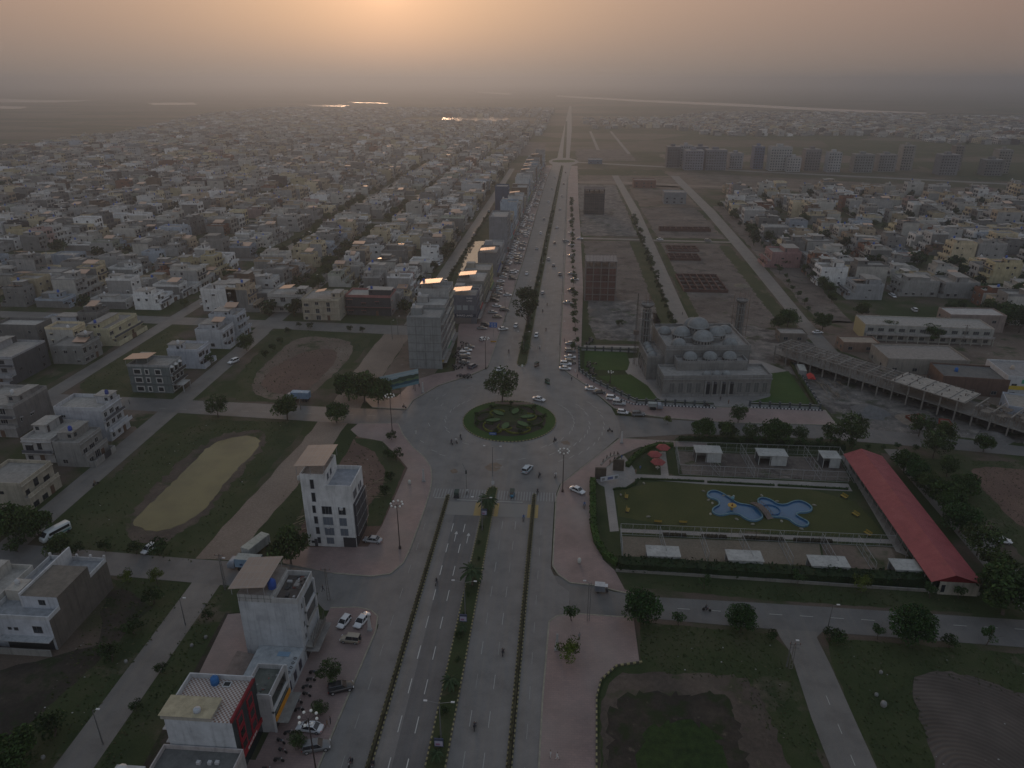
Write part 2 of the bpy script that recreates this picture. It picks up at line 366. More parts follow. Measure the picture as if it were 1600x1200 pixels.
def rect(x0, y0, x1, y1): return [(x0, y0), (x1, y0), (x1, y1), (x0, y1)]
def jit(c, rg, a=0.06): 
    k = 1 + rg.uniform(-a, a); return tuple(max(0.01, x * k) for x in c)
# ================================================================ ground, roads, pavements
gm = MB(); GX, GY0, GY1 = 11000, -900, 15000
for ix in range(-11, 11, 2):
    for iy in range(0, 16):
        y0 = -900 + iy * 1000; gm.face([(ix * 1000, y0, 0), (ix * 1000 + 2000, y0, 0), (ix * 1000 + 2000, y0 + 1000, 0), (ix * 1000, y0 + 1000, 0)], (.1, .1, .1), "ground_earth")
gm.build("ground", kind='structure')
def medx(y): return 0.9 + max(0.0, (y - 48)) * 0.0143
def circ(r, n=72, cx=0.0, cy=0.0, a0=0, a1=360): return [(cx + r * math.cos(R(a0 + (a1 - a0) * k / n)), cy + r * math.sin(R(a0 + (a1 - a0) * k / n))) for k in range(n + (a1 - a0 != 360))]
# --- natural plots (lowest layer)
sheet("dirt_lot", ragged(rect(-49, 18, -30, 90), 3, .6), .012, "dirt")
sheet("dirt_field", ragged(rect(-46, -72, -22, -10), 3, .5), .012, "dirt_red")
sheet("grass_verge", ragged(PX(366, 600, 368, 625, 455, 632, 500, 600, 560, 560, 585, 522, 470, 512, 430, 525, 385, 570), 3, .6, 2), .012, "grass")
sheet("dirt_lot", ragged(smooth_poly(PX(392, 590, 398, 622, 470, 628, 505, 600, 548, 560, 552, 530, 470, 524, 440, 545), 2), 2, .5, 3), .024, "dirt")
sheet("dirt_patch", ragged(smooth_poly(PX(412, 585, 408, 612, 470, 618, 500, 592, 528, 560, 526, 545, 490, 545, 450, 560), 2), 2, .5, 4), .036, "dirt_red")
sheet("dirt_lot", ragged(PX(150, 1010, 165, 925, 240, 905, 262, 960, 120, 1120, -60, 1200, -200, 1100), 3, .5, 5), .012, "soil_dark")
sheet("grass_verge", ragged(PX(170, 905, 280, 912, 288, 930, 90, 1190, -60, 1300, -200, 1300, 60, 1120, 240, 950), 2, .5, 6), .024, "grass")
sheet("grass_verge", ragged(PX(330, 925, 375, 920, 385, 1010, 150, 1300, 120, 1290, 145, 1205), 2, .4, 7), .012, "grass")
sheet("paved_yard", PX(352, 958, 388, 955, 405, 1055, 280, 1140, 230, 1240, 200, 1240), .03, "soil_dark")
sheet("paved_yard", PX(356, 960, 388, 957, 400, 1040, 300, 1075), .04, "paver_pink")
# pond lot
sheet("grass_verge", ragged(PX(70, 860, 100, 818, 235, 690, 330, 655, 460, 660, 478, 664, 300, 880, 120, 868), 2, .5, 8), .012, "grass")
sheet("mud_bank", ragged(smooth_poly(PX(192, 842, 212, 788, 322, 684, 405, 668, 420, 690, 372, 745, 300, 828, 245, 848), 1), 1.2, 1.0, 9), .024, "dirt_dark")
sheet("pond_water", ragged(smooth_poly(PX(204, 818, 226, 795, 290, 735, 330, 692, 380, 680, 408, 684, 400, 706, 358, 745, 318, 800, 275, 825, 235, 832), 1), 1.2, .35, 10), .04, "water_mud")
# left grass triangles
sheet("grass_verge", ragged(PX(125, 600, 165, 570, 265, 515, 290, 530, 215, 600, 200, 618, 130, 612), 2, .5, 11), .012, "grass")
sheet("grass_verge", ragged(PX(160, 640, 262, 640, 250, 665, 180, 712, 150, 700), 2, .4, 12), .012, "dirt")
sheet("grass_verge", ragged(PX(30, 607, 165, 540, 190, 535, 60, 610), 2, .4, 13), .012, "grass")
sheet("grass_verge", ragged(PX(190, 660, 300, 648, 318, 655, 245, 680), 1.5, .3, 14), .02, "grass")
sheet("grass_verge", ragged(PX(552, 684, 596, 688, 633, 730, 595, 822, 574, 822, 576, 790, 598, 762, 602, 735, 585, 706, 556, 692), 1.2, .15, 18), .03, "grass")
sheet("grass_verge", ragged(PX(500, 690, 530, 690, 470, 800, 430, 870, 370, 870, 420, 800), 2, .4, 19), .02, "grass")
# roads on the left (concrete lanes and one earth track)
def lane(name, x0, x1, y0, y1, mat="lane_concrete", z=.05, dx=0.0):
    k = max(1, int(abs(y1 - y0) / 40)); a = []; b_ = []
    for i in range(k + 1):
        t_ = i / k; y = y0 + (y1 - y0) * t_; s = dx * t_; a.append((x0 + s, y)); b_.append((x1 + s, y))
    return sheet(name, a + b_[::-1], z, mat)
sheet("dirt_road", ragged([(-66, -76), (-57, -76)] + [(-51.5, -20), (-50, 10), (-48.5, 80)] + [(-60, 80), (-61, 50), (-60.5, 10), (-61, -20)], 4, .35, 15), .05, "dirt_road")
lane("lane_road", -62.4, -56, -84, -300)
lane("lane_road", -111.5, -104.5, -300, 78, dx=-5)
lane("lane_road", -118, -110, 78, 900, dx=-6)
lane("lane_road", -163, -156.5, -8, 900, dx=-6)
lane("lane_road", -54, -47.6, 92, 700, dx=0.5)
# side streets
sheet("side_street", [(-33, 5.0), (-60, 5.6), (-132, 8.4), (-300, 13), (-300, 4), (-126, -1.3), (-60, -5.4), (-33, -7)], .06, "asphalt_side")
sheet("side_street", [(-14, -77.5), (-66, -76.5), (-110, -74), (-300, -68), (-300, -77), (-106, -82), (-62, -84.5), (-18, -86.5)], .06, "asphalt_side")
sheet("side_street", [(-48, 79), (-88, 81.5), (-116, 84), (-300, 92), (-300, 101), (-118, 94.5), (-98, 93.5), (-48, 91)], .06, "lane_concrete")
for ly in (205, 330, 470, 620, 780): sheet("side_street", rect(-700, ly, -56, ly + 7), .06, "lane_concrete")
# east streets
sheet("side_street", [(-34, -78), (-22, -78), (-18, -92), (-19.5, -95), (-25, -90.5), (-31, -91), (-34, -88)], .066, "asphalt")
sheet("side_street", PX(950, 648, 1077, 658, 1290, 664, 1475, 683, 1600, 698, 2300, 745, 2300, 775, 1600, 713, 1460, 700, 1290, 686, 1085, 678, 950, 686), .06, "asphalt_side")
E2T = PX(840, 895, 870, 900, 960, 925, 1020, 933, 1200, 943, 1600, 969, 2400, 1030); E2B = PX(2400, 1090, 1600, 1012, 1290, 988, 1175, 981, 1000, 965, 840, 975)
sheet("side_street", E2T + E2B, .06, "asphalt_side")
sheet("side_street", PX(1213, 983, 1218, 995, 1235, 1020, 1267, 1120, 1298, 1200, 1340, 1330, 1430, 1330, 1370, 1200, 1338, 1130, 1298, 1040, 1276, 996, 1285, 987), .05, "lane_concrete")
lane("lane_road", 111.5, 118.3, -11, -82, z=.05)
sheet("side_street", [(66, 20), (66.5, 128), (69, 330), (70, 400), (68, 640), (75, 640), (77.5, 400), (76.5, 330), (73.5, 128), (73, 20)], .05, "lane_concrete")
sheet("side_street", [(119, 60), (120.5, 112), (126, 250), (130.7, 404), (134, 640), (143, 640), (140, 404), (134, 250), (127, 112), (126, 60)], .05, "lane_concrete")
sheet("side_street", [(26, 285), (26, 290), (70, 287), (70, 282)], .056, "lane_concrete"); sheet("side_street", [(76, 281), (76, 286), (127, 283), (127, 279)], .056, "lane_concrete")
# earth strips and empty plots on the right
sheet("dirt_lot", ragged(rect(28, 296, 67, 560), 5, .8, 20), .012, "rubble")
sheet("dirt_lot", ragged(rect(29, 100, 60, 279), 5, .8, 21), .012, "dirt_bare")
sheet("dirt_lot", ragged(rect(78, 100, 118, 276), 5, .8, 22), .012, "dirt_bare")
sheet("grass_verge", ragged(rect(60, 100, 66, 279), 2, .8, 23), .02, "grass")
sheet("grass_verge", ragged([(74, 60), (78, 60), (80, 276), (77, 276)], 2, .5, 24), .02, "grass")
sheet("grass_verge", ragged([(112, 100), (119.5, 100), (124, 270), (117, 270)], 2, .8, 25), .02, "grass")
sheet("dirt_lot", ragged(rect(80, 292, 126, 420), 5, .8, 26), .012, "dirt_bare")
sheet("dirt_lot", ragged(rect(80, 424, 130, 560), 5, .8, 27), .012, "dirt")
sheet("dirt_lot", ragged([(131, 110), (146, 110), (158, 270), (180, 430), (143, 430), (136, 250)], 5, .8, 28), .012, "dirt_bare")
sheet("dirt_lot", ragged([(30, 566), (560, 455), (640, 470), (120, 690), (30, 712)], 8, 2, 29), .012, "dirt")
sheet("grass_verge", ragged(rect(30, 640, 132, 700), 8, 2, 30), .024, "grass")
sheet("dirt_road", [(24, 571), (66, 571), (170, 548), (560, 470), (560, 480), (170, 560), (66, 590), (24, 585)], .04, "dirt_road")
sheet("side_street", [(22, 790), (140, 738), (490, 600), (1100, 380), (1100, 370), (490, 586), (140, 724), (22, 776)], .05, "lane_concrete")
sheet("dirt_lot", ragged(rect(30, 800, 110, 980), 8, 2, 31), .012, "dirt_bare"); lane("lane_road", 62, 67, 960, 1400); lane("lane_road", 105, 110, 900, 1400)
# far plots
for (a, b_, c_, d_, mt) in ((-75, 420, -58, 520, "grass"), (-60, 860, -18, 1100, "dirt_bare"), (150, 800, 420, 900, "dirt"), (460, 620, 900, 820, "grass"), (-900, 760, -640, 900, "lawn_dry")):
    sheet("field", ragged(rect(a, b_, c_, d_), 10, 2.5, int(b_)), .01, mt)
KW_ = PX(622, 662, 630, 680, 646, 700, 662, 714, 673, 730, 675, 748, 672, 768, 662, 800, 640, 860, 630, 880, 610, 897, 580, 901, 520, 896)
# avenue: one long carriageway north and south
av = []
ys = [48, 120, 220, 330, 450, 600, 745]
Lx = [-11, -9.6, -8.2, -7.4, -6.8, -5, -1.5]; Rx = [15.2, 15.8, 16.6, 16.9, 17.2, 18, 22.5]
av = [(Lx[i], ys[i]) for i in range(7)] + [(Rx[i], ys[i]) for i in range(6, -1, -1)]
NFL = [(-33.5, 13), (-27, 26), (-17, 36), (-11.5, 44)]; NFR = [(15.2, 48), (19, 40), (25, 30), (33, 12)]
ring = NFL + av[:7] + av[7:] + NFR[1:]
sheet("avenue", [(-34.5, 5)] + NFL + [(Lx[i], ys[i]) for i in range(1, 7)] + [(Rx[i], ys[i]) for i in range(6, -1, -1)] + NFR[1:] + [(34.5, 3.5), (35, -4), (33.8, -9.5), (29, -18), (22, -29), (16.5, -38), (15.2, -45)] +
      [(14.9, -74), (16.5, -79), (19, -81.5), (19, -88), (16.2, -91), (14.8, -96), (14.4, -126), (13.8, -330)] +
      [(-24, -330), (-20.4, -126), (-18.9, -95), (-19.3, -91), (-21, -88.5), (-23, -87.5)] + [(p[0] - .3, p[1]) for p in KW_[::-1][1:]] + [(-36, -4)], .075, "asphalt")
sheet("avenue_far", [(-1.5, 743), (-6, 765), (-8, 790), (-4, 815), (3, 832), (8, 1500), (22, 3000), (30, 3000), (26, 1500), (20, 832), (28, 815), (32, 790), (30, 765), (22.5, 743)], .07, "asphalt")
sheet("asphalt_strip", [(-9.6, -52), (-3.4, -52), (-3.9, -130), (-4.4, -330), (-9.9, -330), (-9.0, -130)], .085, "asphalt_dark")
sheet("asphalt_strip", [(0.6, -60), (9.0, -60), (8.4, -130), (8, -330), (0, -330)], .083, "asphalt")
# ---------------------------------------------------------------- kerbed islands and pavements
KY, KB, KW = (0.27, 0.24, 0.13), (0.06, 0.056, 0.045), (0.5, 0.5, 0.48)
def kerb(name, pts, closed=True, w=.28, h=.18, z=.0, cols=(KY, KB), step=1.0, parent=None, **tags):
    """painted kerb stones laid along a line, alternating colours"""
    m_ = MB(); n_ = len(pts); k = 0; tot = 0.0
    for i in range(n_ if closed else n_ - 1):
        a = Vector(pts[i]); b_ = Vector(pts[(i + 1) % n_]); d_ = b_ - a; L_ = d_.length
        if L_ < 1e-4: continue
        d_ /= L_; nn = Vector((-d_.y, d_.x)) * w * .5; s = 0.0
        while s < L_ - 1e-6:
            e = min(L_, (k + 1) * step - tot) if len(cols) > 1 else L_
            if e <= s: k += 1; continue
            p0 = a + d_ * s; p1 = a + d_ * e; c_ = cols[k % len(cols)]
            q = [p0 - nn, p1 - nn, p1 + nn, p0 + nn]; vs = [(p.x, p.y, z) for p in q] + [(p.x, p.y, h) for p in q]
            m_.mesh(vs, [(0, 1, 5, 4), (1, 2, 6, 5), (2, 3, 7, 6), (3, 0, 4, 7), (4, 5, 6, 7)], c_, "concrete")
            s = e
        tot += L_
        while (k + 1) * step <= tot: k += 1
    return m_.build(name, parent, **tags)
def slab(name, poly, h, mat, kerbcol=(.30, .28, .22), z0=0.0):
    m_ = MB(); m_.prism(poly, z0, h, (.3,) * 3, mat, side=(kerbcol, "concrete")); return m_.build(name, kind='structure')
KC = ((.27, .25, .2),)
# roundabout island
ISL = circ(14.6, 80)
slab("roundabout_island", ISL, .22, "lawn")
kerb("island_kerb", circ(14.8, 80), True, .3, .26, step=.55, kind='structure')
# south median and its kerb
def medS(y): return (-3.35 + (y + 90) * 0.012 if y < -90 else -3.35 + (y + 90) * 0.013, -0.35 + (y + 90) * 0.006)
SM = [(medS(y)[0], y) for y in (-330, -200, -126, -90, -60, -44)] + [(-2.4, -41.5), (-1.2, -40.4), (0.0, -41.5)] + [(medS(y)[1], y) for y in (-44, -60, -90, -126, -200, -330)]
slab("south_median", SM, .24, "grass"); kerb("median_kerb", SM, False, .26, .28, step=.5, kind='structure')
# north median
NM = [(-0.9, 50), (-0.2, 47.6), (1.2, 46.8), (2.2, 47.6), (2.8, 50)] + [(medx(y) + 1.6, y) for y in (120, 250, 400, 600, 735)] + [(medx(y) - 1.6, y) for y in (735, 600, 400, 250, 120)]
slab("north_median", NM, .24, "grass"); kerb("median_kerb", NM, True, .26, .28, step=.8, kind='structure')
for (y0, y1) in ((836, 1250), (1260, 1800)): slab("north_median", rect(10.5, y0, 15, y1), .24, "grass")
slab("roundabout_island", circ(15.5, 40, 12, 790), .3, "lawn")
# narrow hedge dividers beside the slip roads
for (xa, ya, xb, yb, nm) in ((-12.6, -46, -12.9, -330, "left"), (9.9, -44, 8.4, -330, "right")):
    pl = [(xa - .42, ya), (xa, ya + .8), (xa + .42, ya), (xb + .42, yb), (xb - .42, yb)]
    slab("divider_bed", pl, .2, "soil_dark"); kerb("divider_kerb", [pl[4], pl[0], pl[1], pl[2], pl[3]], False, .22, .24, step=.5, kind='structure')
# paved areas
PSW = [(-20.6, -126), (-19.1, -96), (-19.7, -92), (-21.5, -90.3), (-24.5, -89.6), (-30, -90.2), (-31, -126), (-33, -126), (-33, -330), (-24.5, -330)]
PW = KW_ + [(-46, -76.4), (-47, -69.8)] + PX(485, 856, 575, 855, 597, 822, 637, 732, 620, 712, 598, 690, 560, 683, 548, 672, 560, 662)
PNW = [(-34.4, 5.8), (-46, 6.2), (-51, 13), (-40, 15), (-37, 30), (-30, 37), (-23.5, 40), (-29.5, 92), (-29.5, 330), (-26, 480), (-18, 735), (-2, 738), (-5.4, 600), (-7.2, 450), (-7.8, 330), (-8.6, 220), (-10, 120), (-11.5, 50), (-12, 44), (-17.4, 36.6), (-27.6, 26), (-33.9, 13)]
PNE = [(15.5, 48.4), (16.1, 120), (16.9, 220), (17.2, 330), (17.5, 450), (18.3, 600), (22.5, 735), (30, 735), (27.6, 450), (27.2, 300), (26.4, 160), (24, 70), (22.5, 46), (30, 33), (42, 15.6), (60, 14.6), (103, 15.0), (103, 4.0), (70, 3.4), (52, 5.2), (40, 8.0), (34, 11.6), (25.4, 30), (19.4, 40)]
PSE = [(34.4, -10), (45, -10.6), (62, -11.5), (61, -13.4), (40, -15), (33, -21.5), (26, -34), (25.3, -60), (26.6, -70), (29, -73.6), (30.8, -80), (34, -82.0), (24, -79.0), (19.2, -78.6), (16.6, -76), (15.3, -73), (15.6, -45), (16.9, -38), (22.4, -29), (29.4, -18)]
PSS = PX(858, 972, 870, 963, 905, 960, 990, 966, 999, 1035, 962, 1041, 938, 1063, 931, 1090, 931, 1200, 933, 1400, 835, 1400, 842, 1200, 848, 1090)
for pl in (PSW, PW, PNW, PNE, PSE, PSS):
    slab("pavement", pl, .17, "paver_pink")
kerb("pavement_kerb", [PSW[i] for i in (9, 0, 1, 2, 3, 4, 5)], False, .3, .2, cols=KC, kind='structure')
kerb("pavement_kerb", [PX(560, 662)[0]] + KW_, False, .3, .2, cols=KC, kind='structure')
kerb("pavement_kerb", [(-46, 6.2), (-34.4, 5.8)] + PNW[:11:-1][:0] + [PNW[i] for i in range(len(PNW) - 1, 14, -1)], False, .3, .2, cols=KC, kind='structure')
kerb("pavement_kerb", PNE[6::-1] + [PNE[i] for i in range(len(PNE) - 1, len(PNE) - 10, -1)], False, .3, .2, cols=KC, kind='structure')
kerb("pavement_kerb", [PSE[i] for i in (11, 12, 13, 14, 15, 16, 17, 18, 19, 0, 1, 2)], False, .3, .2, cols=KC, kind='structure')
kerb("pavement_kerb", PX(835, 1400, 842, 1200, 848, 1090, 858, 972, 870, 963, 905, 960, 990, 966), False, .3, .2, cols=KC, kind='structure')
kerb("pavement_kerb", PX(1003, 1035, 963, 1041, 939, 1063, 932, 1090, 932, 1200, 934, 1400), False, .28, .34, step=.6, kind='structure')
# grass lots in the south east
sheet("grass_verge", ragged(PX(1000, 972, 1205, 990, 1225, 1012, 1255, 1110, 1290, 1210, 1320, 1340, 945, 1340, 936, 1100, 944, 1066, 968, 1044, 1003, 1036), 1.5, .25, 40), .012, "grass")
sheet("dirt_lot", ragged(PX(940, 1110, 950, 1068, 970, 1050, 1150, 1056, 1170, 1110, 1215, 1200, 1240, 1340, 940, 1340), 1.5, .5, 41), .024, "dirt_dark")
sheet("muddy_ground", ragged(smooth_poly(PX(952, 1100, 985, 1078, 1060, 1082, 1150, 1088, 1165, 1200, 1190, 1330, 950, 1330), 1), 1.0, 1.0, 42), .034, "soil_dark")
sheet("muddy_ground", ragged(smooth_poly(PX(1000, 1200, 1010, 1140, 1060, 1120, 1120, 1140, 1135, 1200, 1120, 1320, 1010, 1320), 1), 1, 1.1, 43), .044, "hedge_leaf")
sheet("dirt_patch", ragged(PX(1150, 1060, 1168, 1055, 1200, 1110, 1235, 1200, 1250, 1330, 1225, 1330, 1190, 1200, 1165, 1110), 1.2, .5, 44), .05, "dirt_dark")
sheet("grass_verge", ragged(PX(1290, 996, 1600, 1022, 2300, 1080, 2300, 1400, 1440, 1400, 1374, 1200, 1342, 1130, 1302, 1042), 1.5, .25, 45), .012, "grass")
sheet("ploughed_plot", ragged(smooth_poly(PX(1432, 1050, 1505, 1050, 1600, 1088, 1900, 1110, 1950, 1350, 1500, 1350, 1465, 1200, 1425, 1090), 1), 1.2, .3, 46), .03, "ploughed")
sheet("grass_verge", ragged(PX(978, 908, 1000, 918, 1200, 938, 1520, 958, 1500, 925, 965, 892), 1.2, .2, 47), .012, "grass")
sheet("dirt_lot", ragged(PX(1440, 716, 1600, 722, 1900, 740, 1900, 900, 1600, 872, 1530, 800), 1.5, .4, 48), .012, "grass")
sheet("dirt_patch", ragged(smooth_poly(PX(1512, 740, 1530, 728, 1600, 734, 1800, 750, 1700, 840, 1600, 830, 1570, 800), 2), 1.5, .3, 49), .024, "dirt_red")
sheet("grass_verge", ragged(PX(1065, 680, 1290, 688, 1400, 694, 1408, 712, 1330, 702, 1050, 690), 1.2, .2, 50), .012, "grass")
# construction ground beside the arcade
sheet("dirt_lot", ragged([(86, 110), (110, 96), (160, 20), (175, -6), (155, -4), (107, 2), (104, 16), (102, 45), (86, 62)], 2, .5, 51), .02, "rubble")
sheet("dirt_lot", ragged([(110, 100), (116, 112), (230, 112), (260, 20), (240, -10), (175, -5), (160, 24)], 3, .8, 52), .012, "dirt")
# ---------------------------------------------------------------- painted road markings
mk = MB(); WP = (0.42, 0.42, 0.40)
def dash(x, y, a, L_=3.0, w_=.15, col=WP, z=.105):
    dx, dy = math.sin(a), math.cos(a); nx, ny = dy * w_ * .5, -dx * w_ * .5
    mk.face([(x - dx * L_ / 2 - nx, y - dy * L_ / 2 - ny, z), (x - dx * L_ / 2 + nx, y - dy * L_ / 2 + ny, z), (x + dx * L_ / 2 + nx, y + dy * L_ / 2 + ny, z), (x + dx * L_ / 2 - nx, y + dy * L_ / 2 - ny, z)], col)
rg = random.Random(5)
for k in range(34):
    y = -60 - k * 8.2
    for x in (-9.3, -6.4): dash(x + (y + 60) * .004, y, .0, 3.4, .16, jit((.44, .44, .42), rg, .12))
    for x in (2.7, 5.9): dash(x - (y + 60) * -.008, y + 2, .0, 3.4, .13, jit((.26, .26, .25), rg, .2))
    for x in (-16.2, 12.2): dash(x + (y + 60) * (.012 if x < 0 else .004), y, 0, 3, .11, (.24, .24, .23))
for k in range(62):
    y = 56 + k * 11
    for x in (-5.2, 5.6, 9.8): dash(x + medx(y) - .9, y, .014, 3.5, .14, (.25, .25, .24))
for a in range(0, 360, 7):
    for r in (20.5, 25.5, 30.0):
        if rg.random() < (.25 if 50 < (a + r * 3) % 360 < 150 else (.5 if 215 < (a + r * 3) % 360 < 310 else .88)): continue
        # the lane lines spiral out towards the exits
        x, y = r * math.sin(R(a + r * 3)), r * math.cos(R(a + r * 3)); dash(x, y, R(a + r * 3) + R(90 - 12), 2.3, .13, (.36, .36, .34))
for k in range(22): # crosswalk left and right of the median
    if k < 19: dash(-16.4 + k * .74, -44.6, 0, 4.2, .3, (.225, .225, .22))
for k in range(21): dash(.6 + k * .74, -44.6, 0, 4.2, .3, (.225, .225, .22))
for x, y, c_ in ((-14.5, -47.0, WP), (-6.8, -47.6, WP), (3.8, -47.6, WP)): dash(x, y, R(90), 6.5 if x > -12 else 3, .3, (.3, .3, .28))
for (x0, x1) in ((-4.9, -3.1), (.1, 1.2), (8.5, 9.3), (10.3, 11.2)):
    mk.face([(x0, -54.5, .1), (x1, -54.5, .1), (x1, -48.5, .1), (x0, -48.5, .1)], (.30, .22, .09))
mk.face([(-12, -54.5, .098), (-3.4, -54.5, .098), (-3.4, -48.5, .098), (-12, -48.5, .098)], (.19, .18, .165)); mk.face([(.4, -54.5, .098), (9.2, -54.5, .098), (9.2, -48.5, .098), (.4, -48.5, .098)], (.19, .18, .165))
for k in range(24):
    a = P(1020 + k * 48, 949 + k * 2.9); dash(a[0], a[1], R(92), 2.6, .16, (.34, .34, .32))
for k in range(9):
    a = P(1292 + k * 9.5, 1085 + k * 26); 
    dash(64.2 - .02 * k, -107 - k * 6.0, 0, 2.0, .14, (.34, .34, .32))
for k in range(12): dash(-38 - k * 7, .3, R(91), 2.4, .13, (.3, .3, .28))
for k in range(4):
    # straight arrows on the dark lanes
    x = (-8.0, -5.0, -8.0, -5.0)[k]; y = (-64, -64.5, -150, -150)[k]; dash(x, y, 0, 3.2, .16, (.4, .4, .38))
    mk.face([(x - .45, y + 1.4, .107), (x + .45, y + 1.4, .107), (x, y + 2.6, .107)], (.4, .4, .38))
mk.build("road_markings", kind='structure')
st = MB()
for (x, y, r, sd) in ((-2.2, -30, 2.4, 1), (-13, -33, 1.2, 3), (18, -14, 1.4, 4)):
    st.mesh([(px_, py_, .1) for px_, py_ in ragged(circ(r, 14, x, y), 1, .4, sd)], [tuple(range(len(ragged(circ(r, 14, x, y), 1, .4, sd))))], (.19, .145, .11), "concrete")
st.build("dust_patches", kind='structure')
# river and lakes far away
rv = [P(a, b_) for a, b_ in ((870, 149), (1000, 156), (1150, 162), (1300, 170), (1448, 176))]
bk = [P(a, b_) for a, b_ in ((1448, 180.5), (1300, 174), (1150, 166), (1000, 159), (870, 151))]
sheet("river_water", rv + bk, .1, "water_river")
for pts in ((690, 183, 720, 181, 745, 184, 790, 182, 800, 186, 780, 189.5, 740, 189, 700, 189), (-40, 153, 60, 156, 150, 157, 90, 160, -40, 160), (-60, 163, 40, 167, 30, 170, -60, 169), (230, 161, 300, 160.5, 310, 163.5, 240, 164), (480, 164, 545, 164.5, 540, 167, 490, 166), (540, 159, 600, 161, 610, 162, 570, 161), (740, 143, 800, 146, 796, 148, 750, 145)):
    sheet("lake_water", ragged(PX(*pts), 60, 12, pts[1].__hash__() % 97), .12, "water_river")
sheet("flooded_plot", ragged(smooth_poly(PX(736, 378, 762, 376, 762, 432, 720, 434, 717, 426), 1), 2, .7, 60), .05, "water_river")
# ================================================================ kits
PAL = {"white": (.61, .605, .59), "off-white": (.42, .405, .37), "cream": (.45, .385, .265), "pale grey": (.32, .315, .305), "concrete grey": (.19, .187, .18), "tan": (.35, .285, .21),
       "dusty pink": (.34, .25, .235), "pale blue": (.30, .34, .39), "yellow": (.42, .365, .23), "brick red": (.19, .095, .065), "charcoal": (.05, .05, .055), "brown": (.16, .115, .085), "pale green": (.33, .35, .29)}
NUMW = ["", "first", "second", "third", "fourth", "fifth", "sixth", "seventh", "eighth", "ninth", "tenth", "eleventh", "twelfth", "thirteenth", "fourteenth", "fifteenth", "sixteenth", "seventeenth", "eighteenth", "nineteenth", "twentieth"]
def ordw(k): return NUMW[k] if k < len(NUMW) else "%d%s" % (k, {1: "st", 2: "nd", 3: "rd"}.get(k % 10 if k % 100 not in (11, 12, 13) else 0, "th"))
GLS = (.022, .026, .032)
def faceT(x, y, z, ang): return Matrix.Translation((x, y, z)) @ Matrix.Rotation(ang, 4, 'Z')
def window(kit, parent, T, u, z, w_, h_, lod, frame=(.30, .29, .28), shade=None, glass=GLS, mull=True):
    """wall frame: x along the wall, z up, outward is -y"""
    if lod == 0:
        f = kit.part("window", parent); f.T = T; t = .07
        f.box(u - t, -.06, z - t, u + w_ + t, 0, z, frame, bottom=True); f.box(u - t, -.06, z + h_, u + w_ + t, 0, z + h_ + t, frame, bottom=True)
        f.box(u - t, -.06, z, u, 0, z + h_, frame); f.box(u + w_, -.06, z, u + w_ + t, 0, z + h_, frame)
        if mull and w_ > .9:
            for k in range(1, int(w_ / .75) + 1):
                if k * .75 < w_ - .2: f.box(u + k * .75 - .025, -.055, z, u + k * .75 + .025, -.012, z + h_, frame)
        p = kit.part("pane", f); p.T = T; p.face([(u, -.012, z), (u + w_, -.012, z), (u + w_, -.012, z + h_), (u, -.012, z + h_)], glass, "glass")
        if shade: 
            s = kit.part("window_ledge", f); s.T = T; s.box(u - .25, -.55, z + h_ + .12, u + w_ + .25, 0, z + h_ + .22, shade, "concrete", bottom=True)
    else:
        f = kit.part("window"); T0 = f.T; f.T = T if T0 is None else T0 @ T
        f.face([(u, -.04, z), (u + w_, -.04, z), (u + w_, -.04, z + h_), (u, -.04, z + h_)], glass, "glass")
        if shade and lod == 1: f.box(u - .25, -.45, z + h_ + .1, u + w_ + .25, 0, z + h_ + .2, shade, "plaster")
        f.T = T0
def tank(kit, x, y, z, col, r=.55, h=1.3):
    m_ = kit.part("water_tank"); m_.lathe(x, y, [(r, z), (r, z + h * .3), (r * 1.05, z + h * .32), (r, z + h * .36), (r, z + h * .75), (r * .75, z + h * .92), (r * .3, z + h), (r * .28, z + h * 1.08), (.01, z + h * 1.1)], col, "plain", 10)
def panel_array(kit, x0, y0, x1, y1, z, tilt, post=2.2, name="solar_panel", mat="solar_gloss"):
    """rooftop array on posts, rising towards +x by tilt"""
    s = kit.part(name); zz = z + post
    a = [(x0, y0, zz), (x1, y0, zz + tilt), (x1, y1, zz + tilt), (x0, y1, zz)]; b_ = [(p[0], p[1], p[2] - .08) for p in a]
    s.mesh(b_ + a, [(4, 5, 6, 7), (3, 2, 1, 0), (0, 1, 5, 4), (1, 2, 6, 5), (2, 3, 7, 6), (3, 0, 4, 7)], (.4,) * 3, mat)
    q = kit.part("post")
    for (px_, py_, pz) in ((x0 + .4, y0 + .4, zz), (x1 - .4, y0 + .4, zz + tilt * .9), (x1 - .4, y1 - .4, zz + tilt * .9), (x0 + .4, y1 - .4, zz), ((x0 + x1) / 2, y0 + .4, zz + tilt * .5)): q.bar((px_, py_, z), (px_, py_, pz - .1), .06, (.25, .25, .26))
